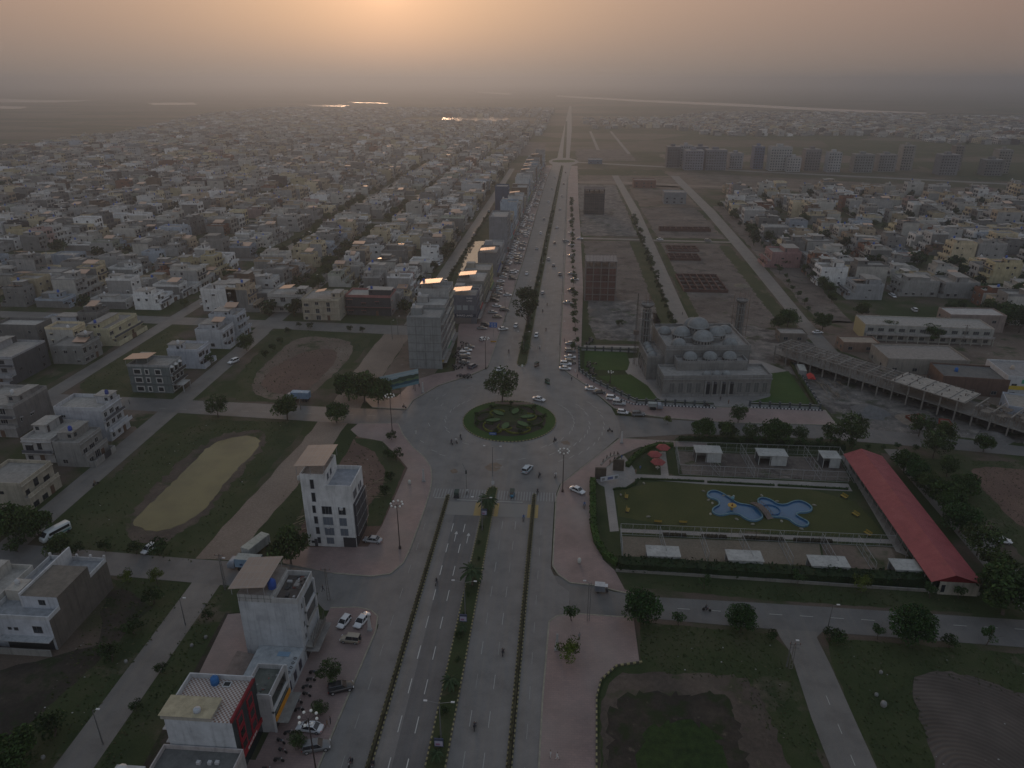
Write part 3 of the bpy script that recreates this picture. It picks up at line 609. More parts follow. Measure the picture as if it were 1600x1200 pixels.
def house(kit, w_, d_, n_, rg, lod, wall, side=None, fh=3.1, porch=2.5, panel=False, trim=None, tankc=None, frame=None, room=True, vx=None):
    """front at y=0 facing -y; lod 0 named parts, 1 one mesh, 2 distant"""
    side = side or wall; trim = trim or tuple(min(.7, c * 1.12) for c in wall); frame = frame or rg.choice([(.32, .31, .30), (.12, .10, .09), (.45, .45, .44)])
    RF = jit((.30, .285, .26), rg, .25); H_ = n_ * fh
    W = kit.part("wall"); RFm = kit.part("roof")
    def shell(x0, y0, z0, x1, y1, z1):
        W.mesh([(x0, y0, z0), (x1, y0, z0), (x1, y0, z1), (x0, y0, z1)], [(0, 1, 2, 3)], wall, "plaster")
        W.mesh([(x1, y1, z0), (x0, y1, z0), (x0, y1, z1), (x1, y1, z1)], [(0, 1, 2, 3)], wall, "plaster")
        W.mesh([(x1, y0, z0), (x1, y1, z0), (x1, y1, z1), (x1, y0, z1)], [(0, 1, 2, 3)], side, "plaster")
        W.mesh([(x0, y1, z0), (x0, y0, z0), (x0, y0, z1), (x0, y1, z1)], [(0, 1, 2, 3)], side, "plaster")
    yf = porch; back = rg.choice([0, 0, .8, 1.5]) if lod < 2 else 0; d1 = d_ - back; step = rg.choice([0, 0, 1.2, 2.2]) if n_ > 1 else 0
    shell(0, yf, 0, w_, d1, fh); top = [(0, yf + step, w_, d1)]
    for k in range(1, n_): shell(0, yf + step, k * fh, w_, d1, (k + 1) * fh)
    x0, y0, x1, y1 = top[0]; ph = rg.choice([.7, .9, 1.1])
    # roof slab and parapet
    RFm.face([(x0, y0, H_), (x1, y0, H_), (x1, y1, H_), (x0, y1, H_)], RF, "concrete")
    if step: RFm.face([(0, yf, fh), (w_, yf, fh), (w_, yf + step, fh), (0, yf + step, fh)], RF, "concrete")
    t = .16
    pm = kit.part("parapet")
    for (a, b_, c_, e) in ((x0, y0, x1, y0 + t), (x0, y1 - t, x1, y1), (x0, y0 + t, x0 + t, y1 - t), (x1 - t, y0 + t, x1, y1 - t)):
        pm.box(a, b_, H_, c_, e, H_ + ph, trim, "plaster")
    if step: pm.box(0, yf, fh, w_, yf + .14, fh + .9, trim, "plaster")
    # projecting floor bands / balconies
    if lod < 2:
        for k in range(1, n_ + 1):
            z = k * fh; p = rg.choice([.25, .9, 1.3]) if k < n_ else .35
            bm_ = kit.part("balcony" if p > .5 else "ledge"); yy = (yf if k == 1 else yf + step)
            bm_.box(0 if lod else -.04, yy - p, z - .2, w_ if lod else w_ + .04, yy - .004, z, trim, "plaster", bottom=True)
            if p > .5: bm_.box(0.02, yy - p + .02, z, w_ - .02, yy - p + .14, z + .85, rg.choice([trim, wall, (.10, .10, .11)]), "plaster")
    # openings
    if lod < 2:
        sh = trim if rg.random() < .7 else None
        for k in range(n_):
            yy = yf if k == 0 else yf + step; T = faceT(0, yy, k * fh, 0); nn = 2 if w_ < 9 else 3; ww = (w_ - 1.6) / nn
            for i in range(nn):
                if k == 0 and i == nn - 1:
                    dr = kit.part("door"); T0 = dr.T; dr.T = (T if T0 is None else T0 @ T); dr.box(.8 + i * ww, -.08, 0, .8 + i * ww + 1.3, 0, 2.3, (.10, .06, .04)); dr.T = T0; continue
                a = rg.uniform(1.1, min(2.4, ww - .5)); window(kit, W, T, .8 + i * ww + .1, .9 if rg.random() < .7 else .15, a, 1.35 if rg.random() < .7 else 2.1, lod, frame, sh)
            T = faceT(w_, d1, k * fh, math.pi)
            for i in range(2): window(kit, W, T, .9 + i * w_ * .5, 1.0, rg.choice([.7, 1.2, 1.5]), 1.2, lod, frame, sh)
        for (T, LL) in ((faceT(w_, yf + step, 0, math.pi / 2), d1 - yf - step), (faceT(0, d1, 0, -math.pi / 2), d1 - yf - step)):
            for k in range(n_):
                for i in range(int(LL / 4)):
                    if rg.random() < (.5 if side == wall else .18):
                        window(kit, W, T, 1.2 + i * 4 + rg.uniform(0, 1), k * fh + 1.0, rg.choice([.6, 1.1, 1.4]), rg.choice([.7, 1.2]), lod, frame, sh)
    else:
        c_ = (.05, .05, .055)
        for k in range(n_):
            for i in range(2):
                a = w_ * (.12 + .46 * i)
                q_ = yf + (step if k else 0) - .06; W.face([(a, q_, k * fh + .4), (a + w_ * .34, q_, k * fh + .4), (a + w_ * .34, q_, k * fh + 2.5), (a, q_, k * fh + 2.5)], c_, "plain")
                W.face([(a + w_ * .2, d1 + .06, k * fh + .9), (a, d1 + .06, k * fh + .9), (a, d1 + .06, k * fh + 2.2), (a + w_ * .2, d1 + .06, k * fh + 2.2)], c_, "glass")
            if rg.random() < .5: W.face([(w_ + .06, d_ * .4, k * fh + 1), (w_ + .06, d_ * .55, k * fh + 1), (w_ + .06, d_ * .55, k * fh + 2.1), (w_ + .06, d_ * .4, k * fh + 2.1)], c_, "glass")
            if rg.random() < .5: W.face([(-.06, d_ * .55, k * fh + 1), (-.06, d_ * .4, k * fh + 1), (-.06, d_ * .4, k * fh + 2.1), (-.06, d_ * .55, k * fh + 2.1)], c_, "glass")
    # stair room, tank, solar array
    rw = min(w_ - 1, rg.choice([3.8, w_ * .5, w_ * .72])); rd = (y1 - y0) * rg.uniform(.26, .52); rx = rg.choice([.3, w_ - rw - .35]); ry = rg.uniform(y0 + .6, y1 - rd - .5)
    if room:
        S = kit.part("stair_room"); S.box(rx, ry, H_, rx + rw, ry + rd, H_ + 2.5, wall, "plaster"); S.box(rx - .3, ry - .3, H_ + 2.5, rx + rw + .3, ry + rd + .3, H_ + 2.66, RF, "concrete", bottom=True)
        S.box(rx + rw, ry + .5, H_, rx + rw + .03, ry + 1.4, H_ + 2.0, (.07, .06, .06)); S.box(rx + .6, ry - .03, H_ + .9, rx + 1.7, ry, H_ + 2.0, GLS, "glass")
        S.box(rx - .03, ry + .5, H_ + .9, rx, ry + 1.5, H_ + 1.9, GLS, "glass")
        if rg.random() < .45: 
            S.box(rx, ry + rd, H_, rx + rw, min(y1 - .3, ry + rd + 4), H_ + 2.3, side, "plaster", top=(RF, "concrete"))
    tz = H_ + 2.66 if room else H_
    if tankc: tank(kit, rx + 1.2 if room else 2, (ry + 1.2) if room else y0 + 3, tz, tankc)
    if panel:
        a0, a1 = rg.uniform(3.5, 5.5), rg.uniform(4, 7)
        panel_array(kit, w_ / 2 - a0 / 2 + rg.uniform(-1, 1), y0 + 1, w_ / 2 + a0 / 2, y0 + 1 + a1, tz if rg.random() < .5 else H_, rg.uniform(.5, 1.2), .7 if room else 2.3)
    # boundary wall and gate
    if porch > 1 and lod < 2:
        B = kit.part("boundary_wall"); B.box(0, 0, 0, w_ * .45, .18, 1.9, trim, "plaster"); B.box(0, .18, 0, .16, yf, 1.9, side, "plaster"); B = kit.part("boundary_wall"); B.box(w_ * .45 + 3.2, 0, 0, w_, .18, 1.9, trim, "plaster"); B.box(w_ - .16, .18, 0, w_, yf, 1.9, side, "plaster")
        G = kit.part("gate"); G.box(w_ * .45, .04, .1, w_ * .45 + 3.2, .12, 1.9, rg.choice([(.05, .05, .055), (.14, .08, .05), (.22, .22, .22)]), "metal")
    return H_
# ---------------------------------------------------------------- trees
def crown_mb(rg, r, h, nleaf, leaf, base, clumps=16, shape="round"):
    m_ = MB(); cs = []
    for k in range(clumps):
        th = rg.uniform(0, 6.283); q = rg.random() ** .5; zz = rg.uniform(-.8, 1)
        rr = r * q * math.sqrt(max(.1, 1 - (zz * .8) ** 2)); cr_ = r * rg.uniform(.28, .5) * (1.0 if shape == "round" else .8)
        cs.append((rr * math.cos(th) * .78, rr * math.sin(th) * .78, h * .5 * (zz * .72 + 1), cr_, rg.uniform(.55, 1.5)))
    for i in range(nleaf):
        cx, cy, cz, cr_, sh = cs[i % clumps]
        a = rg.uniform(0, 6.283); u = rg.uniform(-1, 1); s = math.sqrt(1 - u * u); q = cr_ * rg.uniform(.65, 1.08)
        px_, py_, pz = cx + q * s * math.cos(a), cy + q * s * math.sin(a), cz + q * u * .8
        if pz < 0: pz *= .3
        n_ = Vector((rg.uniform(-1, 1), rg.uniform(-1, 1), rg.uniform(-.2, 1))).normalized(); t1 = n_.orthogonal().normalized(); t2 = n_.cross(t1); l_ = leaf * rg.uniform(.6, 1.3); c_ = Vector((px_, py_, pz)); ww = l_ * .62
        k_ = sh * rg.uniform(.75, 1.3); col = (base[0] * k_, base[1] * k_, base[2] * k_)
        m_.face([tuple(c_ - t1 * l_ * .5), tuple(c_ + t2 * ww * .5), tuple(c_ + t1 * l_ * .5), tuple(c_ - t2 * ww * .5)], col, "leaf")
    return m_
def trunk_mb(rg, h, r, limbs=5, top=1.0):
    m_ = MB(); bx, by = rg.uniform(-.2, .2), rg.uniform(-.2, .2); c_ = (.075, .058, .045)
    m_.tube((0, 0, 0), (bx, by, h * .55), r, r * .7, c_, n=7); m_.tube((bx, by, h * .55), (bx * 1.5, by * 1.5, h * (1 + .35 * top)), r * .7, r * .3, c_, n=6)
    for k in range(limbs):
        a = k * 6.283 / limbs + rg.uniform(-.3, .3); q = rg.uniform(.8, 1.5) * top
        m_.tube((bx, by, h * rg.uniform(.5, .8)), (bx + math.cos(a) * h * .5 * q, by + math.sin(a) * h * .5 * q, h * rg.uniform(1.05, 1.5)), r * .4, r * .14, c_, n=5)
    return m_
TREES = {}
def make_tree_protos():
    spec = {"broad": (3.5, 4.8, 3800, .46, (.036, .064, .018), 24, 1.7, .2), "broad2": (3.3, 4.6, 3200, .46, (.040, .060, .018), 20, 1.7, .18), "dense": (3.1, 4.4, 4400, .40, (.026, .056, .016), 34, 1.2, .18),
            "open": (3.2, 4.8, 2000, .42, (.042, .064, .022), 17, 2.0, .16), "light": (2.0, 2.7, 1200, .30, (.065, .085, .016), 12, 1.7, .09), "bush": (1.3, 1.7, 650, .26, (.026, .044, .014), 9, .5, .08),
            "small": (1.0, 1.4, 420, .24, (.030, .058, .018), 8, 1.3, .06), "tall": (3.0, 8.5, 3000, .46, (.028, .044, .016), 26, 2.4, .25)}
    for i, (k, (r, h, nl, lf, base, cl, th, tr)) in enumerate(spec.items()):
        rg = random.Random(100 + i); cm = crown_mb(rg, r, h, nl, lf, base, cl); tm = trunk_mb(rg, th * 1.25, tr)
        cm.v = [(x, y, z + th * .75) for x, y, z in cm.v]; TREES[k] = (cm.data("crown"), tm.data("trunk"), th * .75 + h)
    for i in range(4):
        rg = random.Random(200 + i); cm = crown_mb(rg, 3, 4.2, 260, 1.15, (.026, .042, .016), 12); cm.v = [(x, y, z + 1.2) for x, y, z in cm.v]
        cm.tube((0, 0, 0), (0, 0, 2.6), .2, .15, (.07, .055, .04), n=5); TREES["far%d" % i] = (cm.data("tree"), None, 5.4)
make_tree_protos()
_tr = random.Random(77)
def tree(x, y, kind="broad", s=1.0, name="tree", z=0.0, label=None, group=None, cat="tree"):
    s *= 1.22 if kind not in ('bush', 'small') else 1.08
    cd, td, h = TREES[kind]; sx = s * _tr.uniform(.92, 1.08)
    if td is None:
        o = bpy.data.objects.new(name, cd); sc.collection.objects.link(o); o.location = (x, y, z); o.scale = (sx, sx, s); o.rotation_euler = (0, 0, _tr.uniform(0, 6)); tag(o, label, cat, group); return o
    e = empty(name, (x, y, z), _tr.uniform(0, 6), label=label, cat=cat, group=group); e.scale = (sx, sx, s)
    for nm, dd in (("trunk", td), ("crown", cd)):
        o = bpy.data.objects.new(nm, dd); sc.collection.objects.link(o); o.parent = e
    return e
def palm_proto():
    rg = random.Random(9); e = empty("palm_tree", (0, 0, 0)); t_ = MB(); n_ = 7
    for k in range(n_): t_.tube((.05 * math.sin(k), 0, k * .55), (.05 * math.sin(k + 1), 0, (k + 1) * .55), .24 - .012 * k, .2 - .012 * k, jit((.10, .08, .06), rg, .2), n=8)
    t_.build("trunk", e); c_ = MB()
    for k in range(26):
        a = k * 2.4; el_ = rg.uniform(-.3, 1.1); L_ = rg.uniform(2.2, 2.9); pts = []
        for j in range(7):
            q = j / 6; rr = L_ * q * math.cos(el_ * (1 - q * .5)); zz = 3.9 + L_ * q * math.sin(el_) - 1.5 * q * q; pts.append((rr * math.cos(a), rr * math.sin(a), zz))
        col = jit((.035, .055, .024), rg, .3); dx, dy = -math.sin(a), math.cos(a)
        for j in range(6):
            p, q_ = pts[j], pts[j + 1]; w1, w2 = (.12 + .32 * math.sin(math.pi * j / 6), .12 + .32 * math.sin(math.pi * (j + 1) / 6))
            for s_ in (-1, 1):
                c_.face([p, (p[0] + dx * w1 * s_, p[1] + dy * w1 * s_, p[2] - .16), (q_[0] + dx * w2 * s_ * .6, q_[1] + dy * w2 * s_ * .6, q_[2] - .2), q_], col, "leaf")
    c_.build("fronds", e); return e
# ---------------------------------------------------------------- vehicles (nose towards +y)
def loft(m_, stations, col, mat):
    """stations: y, half width, z low, z high, corner"""
    vs = []
    for (y, hw, zl, zh, c_) in stations:
        for (x, z) in ((-hw + c_, zl), (-hw, zl + c_), (-hw * .99, (zl + zh) * .5), (-hw + c_ * 1.3, zh - c_ * .4), (-hw + c_ * 2.6, zh), (hw - c_ * 2.6, zh), (hw - c_ * 1.3, zh - c_ * .4), (hw * .99, (zl + zh) * .5), (hw, zl + c_), (hw - c_, zl)): vs.append((x, y, z))
    n_ = 10; fs = []
    for i in range(len(stations) - 1):
        for k in range(n_): fs.append((i * n_ + k, i * n_ + (k + 1) % n_, (i + 1) * n_ + (k + 1) % n_, (i + 1) * n_ + k))
    m_.mesh(vs, fs, col, mat, True); L_ = (len(stations) - 1) * n_
    m_.mesh(vs, [tuple(range(n_))[::-1], tuple(range(L_, L_ + n_))], col, mat)
def car_kit(kit, kind, col):
    dims = {"sedan": (4.5, 1.75, .86, 1.42, (-1.55, -.85, .45, 1.25)), "hatchback": (3.6, 1.6, .92, 1.48, (-1.75, -1.5, .25, 1.0)), "suv": (4.5, 1.85, 1.05, 1.72, (-2.15, -1.95, .3, 1.05)), "jeep": (3.9, 1.65, 1.0, 1.75, (-1.9, -1.85, .5, .8))}
    L_, W_, zb, zt, (r0, r1, f1, f0) = dims[kind]; hw = W_ / 2; h = L_ / 2; B = kit.part("body")
    loft(B, [(-h, hw * .82, .38, zb * .86, .08), (-h + .15, hw * .95, .26, zb * .97, .1), (-h + .7, hw, .22, zb, .1), (0, hw, .22, zb, .1), (f0, hw, .22, zb, .1), (h - .55, hw * .97, .24, zb * .88, .1), (h - .12, hw * .88, .28, zb * .78, .1), (h, hw * .74, .36, zb * .66, .08)], col, "carpaint")
    G = kit.part("window_glass"); a, b_ = hw * .93, hw * .74; zz = zb - .02
    G.mesh([(-a, r0, zz), (a, r0, zz), (a, f0, zz), (-a, f0, zz), (-b_, r1, zt - .05), (b_, r1, zt - .05), (b_, f1, zt - .05), (-b_, f1, zt - .05)], [(1, 0, 4, 5), (2, 1, 5, 6), (3, 2, 6, 7), (0, 3, 7, 4)], (.015, .018, .022), "glass")
    RR = kit.part("roof"); RR.mesh([(-b_ - .02, r1 - .03, zt - .06), (b_ + .02, r1 - .03, zt - .06), (b_ + .02, f1 + .03, zt - .06), (-b_ - .02, f1 + .03, zt - .06), (-b_ * .86, r1 + .12, zt), (b_ * .86, r1 + .12, zt), (b_ * .86, f1 - .12, zt), (-b_ * .86, f1 - .12, zt)], [(0, 1, 5, 4), (1, 2, 6, 5), (2, 3, 7, 6), (3, 0, 4, 7), (4, 5, 6, 7)], col, "carpaint")
    for s in (-1, 1): # pillars
        for (y0, y1) in ((f0, f1), (r0, r1)): RR.bar((s * (a + .005), y0, zz), (s * (b_ + .01), y1, zt - .05), .045, col, "carpaint")
        ym = (r1 + f1) / 2; RR.bar((s * (a + .005), ym, zz), (s * (b_ + .015), ym, zt - .05), .04, col, "carpaint")
    r = .31 if kind != "suv" else .37
    for sy in (-1, 1):
        for s in (-1, 1):
            w_ = kit.part("wheel"); cy = sy * (h - .78); w_.tube((s * (hw - .2), cy, r), (s * (hw + .015), cy, r), r, r, (.02, .02, .02), n=12); w_.tube((s * (hw + .015), cy, r), (s * (hw + .03), cy, r), r * .6, r * .55, (.35, .35, .36), "metal", n=10)
    for s in (-1, 1):
        hl = kit.part("headlight"); hl.box(s * hw * .68 - .2, h - .16, zb * .58, s * hw * .68 + .2, h - .02, zb * .58 + .15, (.6, .6, .6), "glass", bottom=True)
        tl = kit.part("tail_light"); tl.box(s * hw * .72 - .16, -h - .01, zb * .66, s * hw * .72 + .16, -h + .12, zb * .66 + .16, (.30, .02, .015), "glass", bottom=True)
    if kind == "jeep": kit.part("spare_wheel").tube((0, -h - .2, 1.0), (0, -h, 1.0), .33, .33, (.03, .03, .03), n=12)
def van_kit(kit, col, L_=5.2, W_=1.8, H_=2.1, stripe=None):
    B = kit.part("body"); hw = W_ / 2; h = L_ / 2
    loft(B, [(-h, hw * .94, .35, H_ * .96, .09), (-h + .2, hw, .28, H_, .1), (h * .35, hw, .28, H_, .1), (h * .62, hw, .28, H_ * .93, .1), (h * .86, hw * .97, .28, H_ * .60, .1), (h, hw * .88, .34, H_ * .5, .09)], col, "carpaint")
    G = kit.part("window_glass")
    for s in (-1, 1): G.face([(s * (hw + .012), -h + .4, H_ * .56), (s * (hw + .012), h * .55, H_ * .56), (s * (hw - .01), h * .55, H_ * .84), (s * (hw - .01), -h + .4, H_ * .84)][::s], (.02, .022, .026), "glass")
    G.face([(-hw * .86, h * .88 + .03, H_ * .60), (hw * .86, h * .88 + .03, H_ * .60), (hw * .82, h * .63 + .03, H_ * .92), (-hw * .82, h * .63 + .03, H_ * .92)], (.02, .022, .026), "glass"); G.face([(hw * .8, -h - .02, H_ * .55), (-hw * .8, -h - .02, H_ * .55), (-hw * .8, -h - .02, H_ * .85), (hw * .8, -h - .02, H_ * .85)], (.02, .022, .026), "glass")
    for sy in (-1, 1):
        for s in (-1, 1): w_ = kit.part("wheel"); w_.tube((s * (hw - .2), sy * (h - .95), .34), (s * (hw + .02), sy * (h - .95), .34), .34, .34, (.02,) * 3, n=12)
    if stripe: kit.part("stripe").box(-hw - .02, -h + .3, .7, hw + .02, h * .6, .95, stripe)
    for s in (-1, 1): kit.part("headlight").box(s * hw * .65 - .18, h - .1, .6, s * hw * .65 + .18, h + .01, .78, (.6, .6, .6), "glass")
def rickshaw_kit(kit, col, cargo=False):
    B = kit.part("body"); roofc = (.5, .5, .5) if cargo else (.04, .06, .05)
    if cargo:
        B.box(-.75, -1.6, .45, .75, .55, .6, (.2, .2, .2), "metal", bottom=True); B.box(-.78, -1.62, .6, .78, .5, 1.95, (.17, .18, .2), "plaster", top=((.50, .50, .50), "plaster"))
        B.box(-.5, .7, .4, .5, 1.2, 1.1, col, "carpaint"); B.bar((-.45, 1.15, 1.1), (-.35, .7, 1.7), .03, (.1,) * 3); B.bar((.45, 1.15, 1.1), (.35, .7, 1.7), .03, (.1,) * 3); B.box(-.5, .45, 1.7, .5, 1.1, 1.78, roofc, bottom=True)
    else:
        loft(B, [(-1.3, .6, .3, 1.0, .06), (-1.1, .65, .25, 1.05, .06), (.3, .62, .25, .95, .06), (.9, .4, .25, 1.0, .06), (1.15, .2, .35, .85, .04)], col, "carpaint"); kit.part("canopy").box(-.6, -1.25, 1.62, .6, .6, 1.7, roofc, bottom=True); C_ = kit.part("canopy"); C_.box(-.6, -1.27, 1.0, .6, -1.2, 1.62, roofc)
        for s in (-1, 1): C_.bar((s * .57, .6, .95), (s * .55, .5, 1.62), .025, (.1,) * 3); C_.bar((s * .58, -.3, 1.0), (s * .58, -.3, 1.62), .025, (.1,) * 3)
        G = kit.part("windscreen"); G.face([(-.45, .82, .98), (.45, .82, .98), (.5, .6, 1.6), (-.5, .6, 1.6)], (.03,) * 3, "glass")
    for (x, y) in ((-.6, -.95), (.6, -.95), (0, 1.05)): kit.part("wheel").tube((x - .06, y, .25), (x + .06, y, .25), .25, .25, (.02,) * 3, n=10)
def bike_kit(kit, col):
    for y in (-.62, .62):
        W = kit.part("wheel"); W.tube((-.05, y, .3), (.05, y, .3), .3, .3, (.02,) * 3, n=12)
    B = kit.part("body"); B.bar((0, -.62, .3), (0, -.1, .5), .04, (.1,) * 3, "metal"); B.box(-.12, -.2, .32, .12, .2, .6, (.12, .12, .12), "metal", bottom=True); B.bar((0, .62, .3), (0, .42, .95), .045, (.2,) * 3, "metal")
    B.ball((0, .16, .74), .19, col, "carpaint", 8, .7); B.bar((-.33, .38, .98), (.33, .38, .98), .025, (.08,) * 3); B.ball((0, .5, .85), .1, (.4, .4, .4), "glass", 6)
    kit.part("seat").box(-.12, -.72, .68, .12, .02, .78, (.03,) * 3, bottom=True)
# ---------------------------------------------------------------- people: one skinned surface each
def person_data(name, joints, edges, paint):
    """joints: list of (x,y,z,rx); edges between them; paint(center)->colour"""
    me = bpy.data.meshes.new(name + "_cage"); me.from_pydata([j[:3] for j in joints], edges, []); o = bpy.data.objects.new(name + "_cage", me); sc.collection.objects.link(o)
    sk = o.modifiers.new("skin", 'SKIN'); sk.use_smooth_shade = True; sb = o.modifiers.new("sub", 'SUBSURF'); sb.levels = 1; sb.render_levels = 1
    for v_, j in zip(me.skin_vertices[0].data, joints): v_.radius = (j[3], j[3]); v_.use_root = False
    me.skin_vertices[0].data[0].use_root = True
    dg = bpy.context.evaluated_depsgraph_get(); ev = o.evaluated_get(dg); m2 = bpy.data.meshes.new_from_object(ev)
    bpy.data.objects.remove(o); bpy.data.meshes.remove(me)
    m2.name = name; m2.materials.clear(); m2.materials.append(MATS["plain"]); at = m2.color_attributes.new("Col", 'FLOAT_COLOR', 'CORNER'); buf = []
    for p in m2.polygons: p.material_index = 0; buf.extend((*paint(p.center), 1.0) * p.loop_total)
    at.data.foreach_set("color", buf); return m2
SKIN = (.22, .13, .09)
def body(pose):
    if pose == "stand": hip = .92; kn = [(-.1, .02, .5), (.1, .02, .5)]; ft = [(-.11, 0, .07), (.11, 0, .07)]; sh_ = 1.42; lean = 0; hands = [(-.25, .04, .82), (.25, .04, .82)]; elb = [(-.25, -.02, 1.12), (.25, -.02, 1.12)]
    elif pose == "walk": hip = .9; kn = [(-.1, .2, .52), (.1, -.02, .5)]; ft = [(-.1, .3, .07), (.1, -.32, .1)]; sh_ = 1.4; lean = .04; hands = [(-.24, -.18, .88), (.24, .24, .9)]; elb = [(-.25, -.1, 1.12), (.25, .02, 1.1)]
    else: hip = .86; kn = [(-.24, .3, .66), (.24, .3, .66)]; ft = [(-.22, .12, .25), (.22, .12, .25)]; sh_ = 1.33; lean = .08; hands = [(-.28, .62, .98), (.28, .62, .98)]; elb = [(-.3, .3, 1.08), (.3, .3, 1.08)]
    J = [(0, 0, hip, .13), (0, lean * .5, (hip + sh_) / 2, .14), (0, lean, sh_, .11), (0, lean + .01, sh_ + .12, .055), (0, lean + .03, sh_ + .24, .098), (0, lean + .03, sh_ + .33, .07)]
    E_ = [(0, 1), (1, 2), (2, 3), (3, 4), (4, 5)]
    for s in (0, 1):
        sx = -.19 if s == 0 else .19; i = len(J)
        J += [(sx, lean, sh_ - .02, .06), (*elb[s], .045), (*hands[s], .035)]; E_ += [(2, i), (i, i + 1), (i + 1, i + 2)]
        k = len(J); J += [(-.1 + .2 * s, 0, hip - .06, .09), (*kn[s], .065), (*ft[s], .045), (ft[s][0], ft[s][1] + .15, ft[s][2] - .02, .04)]; E_ += [(0, k), (k, k + 1), (k + 1, k + 2), (k + 2, k + 3)]
    return J, E_, hip, sh_
PEOPLE = {}
def make_people():
    cl = {"white": (.5, .5, .48), "dark": (.04, .04, .05), "blue": (.08, .14, .28), "brown": (.18, .12, .08), "grey": (.2, .2, .2)}
    for pose in ("stand", "walk", "ride"):
        for nm, top in cl.items():
            if pose == "ride" and nm == "grey": continue
            J, E_, hip, sh_ = body(pose); low = top if nm in ("white", "brown") else (.05, .05, .06)
            def paint(c, top=top, low=low, hip=hip, sh_=sh_):
                if c.z > sh_ + .27: return (.02, .017, .015)
                if c.z > sh_ + .07: return SKIN
                if abs(c.x) > .2 and c.z < hip + .04 and c.z > .7 and pose != "ride": return SKIN
                if pose == "ride" and c.y > .5: return SKIN
                if c.z < .12: return (.03,) * 3
                return top if c.z > hip - .25 else low
            PEOPLE[pose, nm] = person_data("person", J, E_, paint)
make_people()
def person(x, y, pose="stand", cloth="dark", rz=0.0, z=0.0, label=None, group=None):
    o = bpy.data.objects.new("person", PEOPLE[pose, cloth]); sc.collection.objects.link(o); o.location = (x, y, z); o.rotation_euler = (0, 0, rz); return tag(o, label, "person", group)
TAKEN = []
def put_house(x0, y0, w_, d_, face, n_, seed, lod, wall, name="house", label=None, group=None, cat="house", kit=None, **k):
    """plot corner box centre x0,y0 ; face 0:-y 1:+x 2:+y 3:-x"""
    ang = (0, math.pi / 2, math.pi, -math.pi / 2)[face]; rg = random.Random(seed)
    own = kit is None; kit = kit or Kit(lod > 0)
    ox_, oy_ = Matrix.Rotation(ang, 2) @ Vector((-w_ / 2, -d_ / 2)); loc = (x0 + ox_, y0 + oy_, 0)
    if not own: kit.one.T = Matrix.Translation(loc) @ Matrix.Rotation(ang, 4, 'Z')
    house(kit, w_, d_, n_, rg, lod, wall, **k)
    if own: return kit.build(name, loc, ang, label=label, cat=cat, group=group)
# ================================================================ landmarks west of the avenue
def text_data(txt, size, col, mat="plain", align='CENTER', bold=.0):
    cu = bpy.data.curves.new("t", 'FONT'); cu.body = txt; cu.size = size; cu.align_x = align; cu.align_y = 'CENTER'; cu.extrude = .01; cu.offset = bold
    o = bpy.data.objects.new("t", cu); sc.collection.objects.link(o); dg = bpy.context.evaluated_depsgraph_get(); me = bpy.data.meshes.new_from_object(o.evaluated_get(dg))
    bpy.data.objects.remove(o); bpy.data.curves.remove(cu); me.materials.clear(); me.materials.append(MATS[mat]); at = me.color_attributes.new("Col", 'FLOAT_COLOR', 'CORNER')
    at.data.foreach_set("color", (*col, 1.0) * len(me.loops)); 
    for p in me.polygons: p.material_index = 0
    return me
def lettering(txt, size, col, parent, loc, ang, tilt=90, bold=.01):
    """upright letters whose reading side faces -y when ang=0"""
    o = bpy.data.objects.new("lettering", text_data(txt, size, col, bold=bold)); sc.collection.objects.link(o); o.parent = parent; o.location = loc; o.rotation_euler = (R(tilt), 0, ang); return o
def parapet(kit, x0, y0, x1, y1, z, h=.9, col=(.4, .4, .4), t=.18, mat="plaster"):
    pm = kit.part("parapet")
    for (a, b_, c_, e) in ((x0, y0, x1, y0 + t), (x0, y1 - t, x1, y1), (x0, y0 + t, x0 + t, y1 - t), (x1 - t, y0 + t, x1, y1 - t)): pm.box(a, b_, z, c_, e, z + h, col, mat)
E_ = math.pi / 2
# --- white corner block with louvred east front
k = Kit(); W0 = (.56, .565, .565); wl = k.part("wall"); wl.box(0, 0, 0, 11.4, 9.2, 15.6, W0, "plaster"); wl.box(0, 0, 15.6, 5.4, 9.2, 18.8, W0, "plaster")
rf = k.part("roof"); rf.face([(5.4, 0, 15.62), (11.4, 0, 15.62), (11.4, 9.2, 15.62), (5.4, 9.2, 15.62)], (.28, .30, .33), "concrete"); rf.face([(0, 0, 18.82), (5.4, 0, 18.82), (5.4, 9.2, 18.82), (0, 9.2, 18.82)], (.30, .27, .25), "concrete")
parapet(k, 5.42, 0, 11.4, 9.2, 15.6, 1.0, W0); parapet(k, 0, 0, 5.4, 9.2, 18.8, .5, W0)
T = faceT(0, 0, 0, 0); fr = (.20, .21, .23); blu = (.12, .14, .17)
for (u, z, ww, hh) in ((2.2, 15.6, .8, 2.3), (2.2, 12.2, .8, 2.3), (2.0, 9.2, .7, 1.9), (4.2, 9.0, 2.2, 2.0), (8.0, 9.0, 1.6, 1.9), (2.1, 6.3, .8, 1.9), (4.2, 6.1, 2.2, 2.0), (8.0, 6.0, 1.6, 2.0), (2.2, 3.5, .8, 1.8), (4.3, 3.3, 2.1, 1.9), (8.0, 3.3, 1.7, 1.8), (2.3, .9, .7, 1.6), (4.5, .9, 1.6, 1.6), (0.8, .9, .8, .6)):
    window(k, wl, T, u, z, ww, hh, 0, fr, None, blu if ww > 1.4 and z < 6.2 else GLS)
d = k.part("door"); d.box(1.5, -.07, 0, 2.2, 0, 2.0, (.05, .05, .06)); s = k.part("shopfront"); s.box(8.4, -.05, 0, 11.35, 0, 2.8, (.035, .035, .04), "glass"); s.box(11.4, .3, 0, 11.46, 9, 2.8, (.03, .03, .035), "glass")
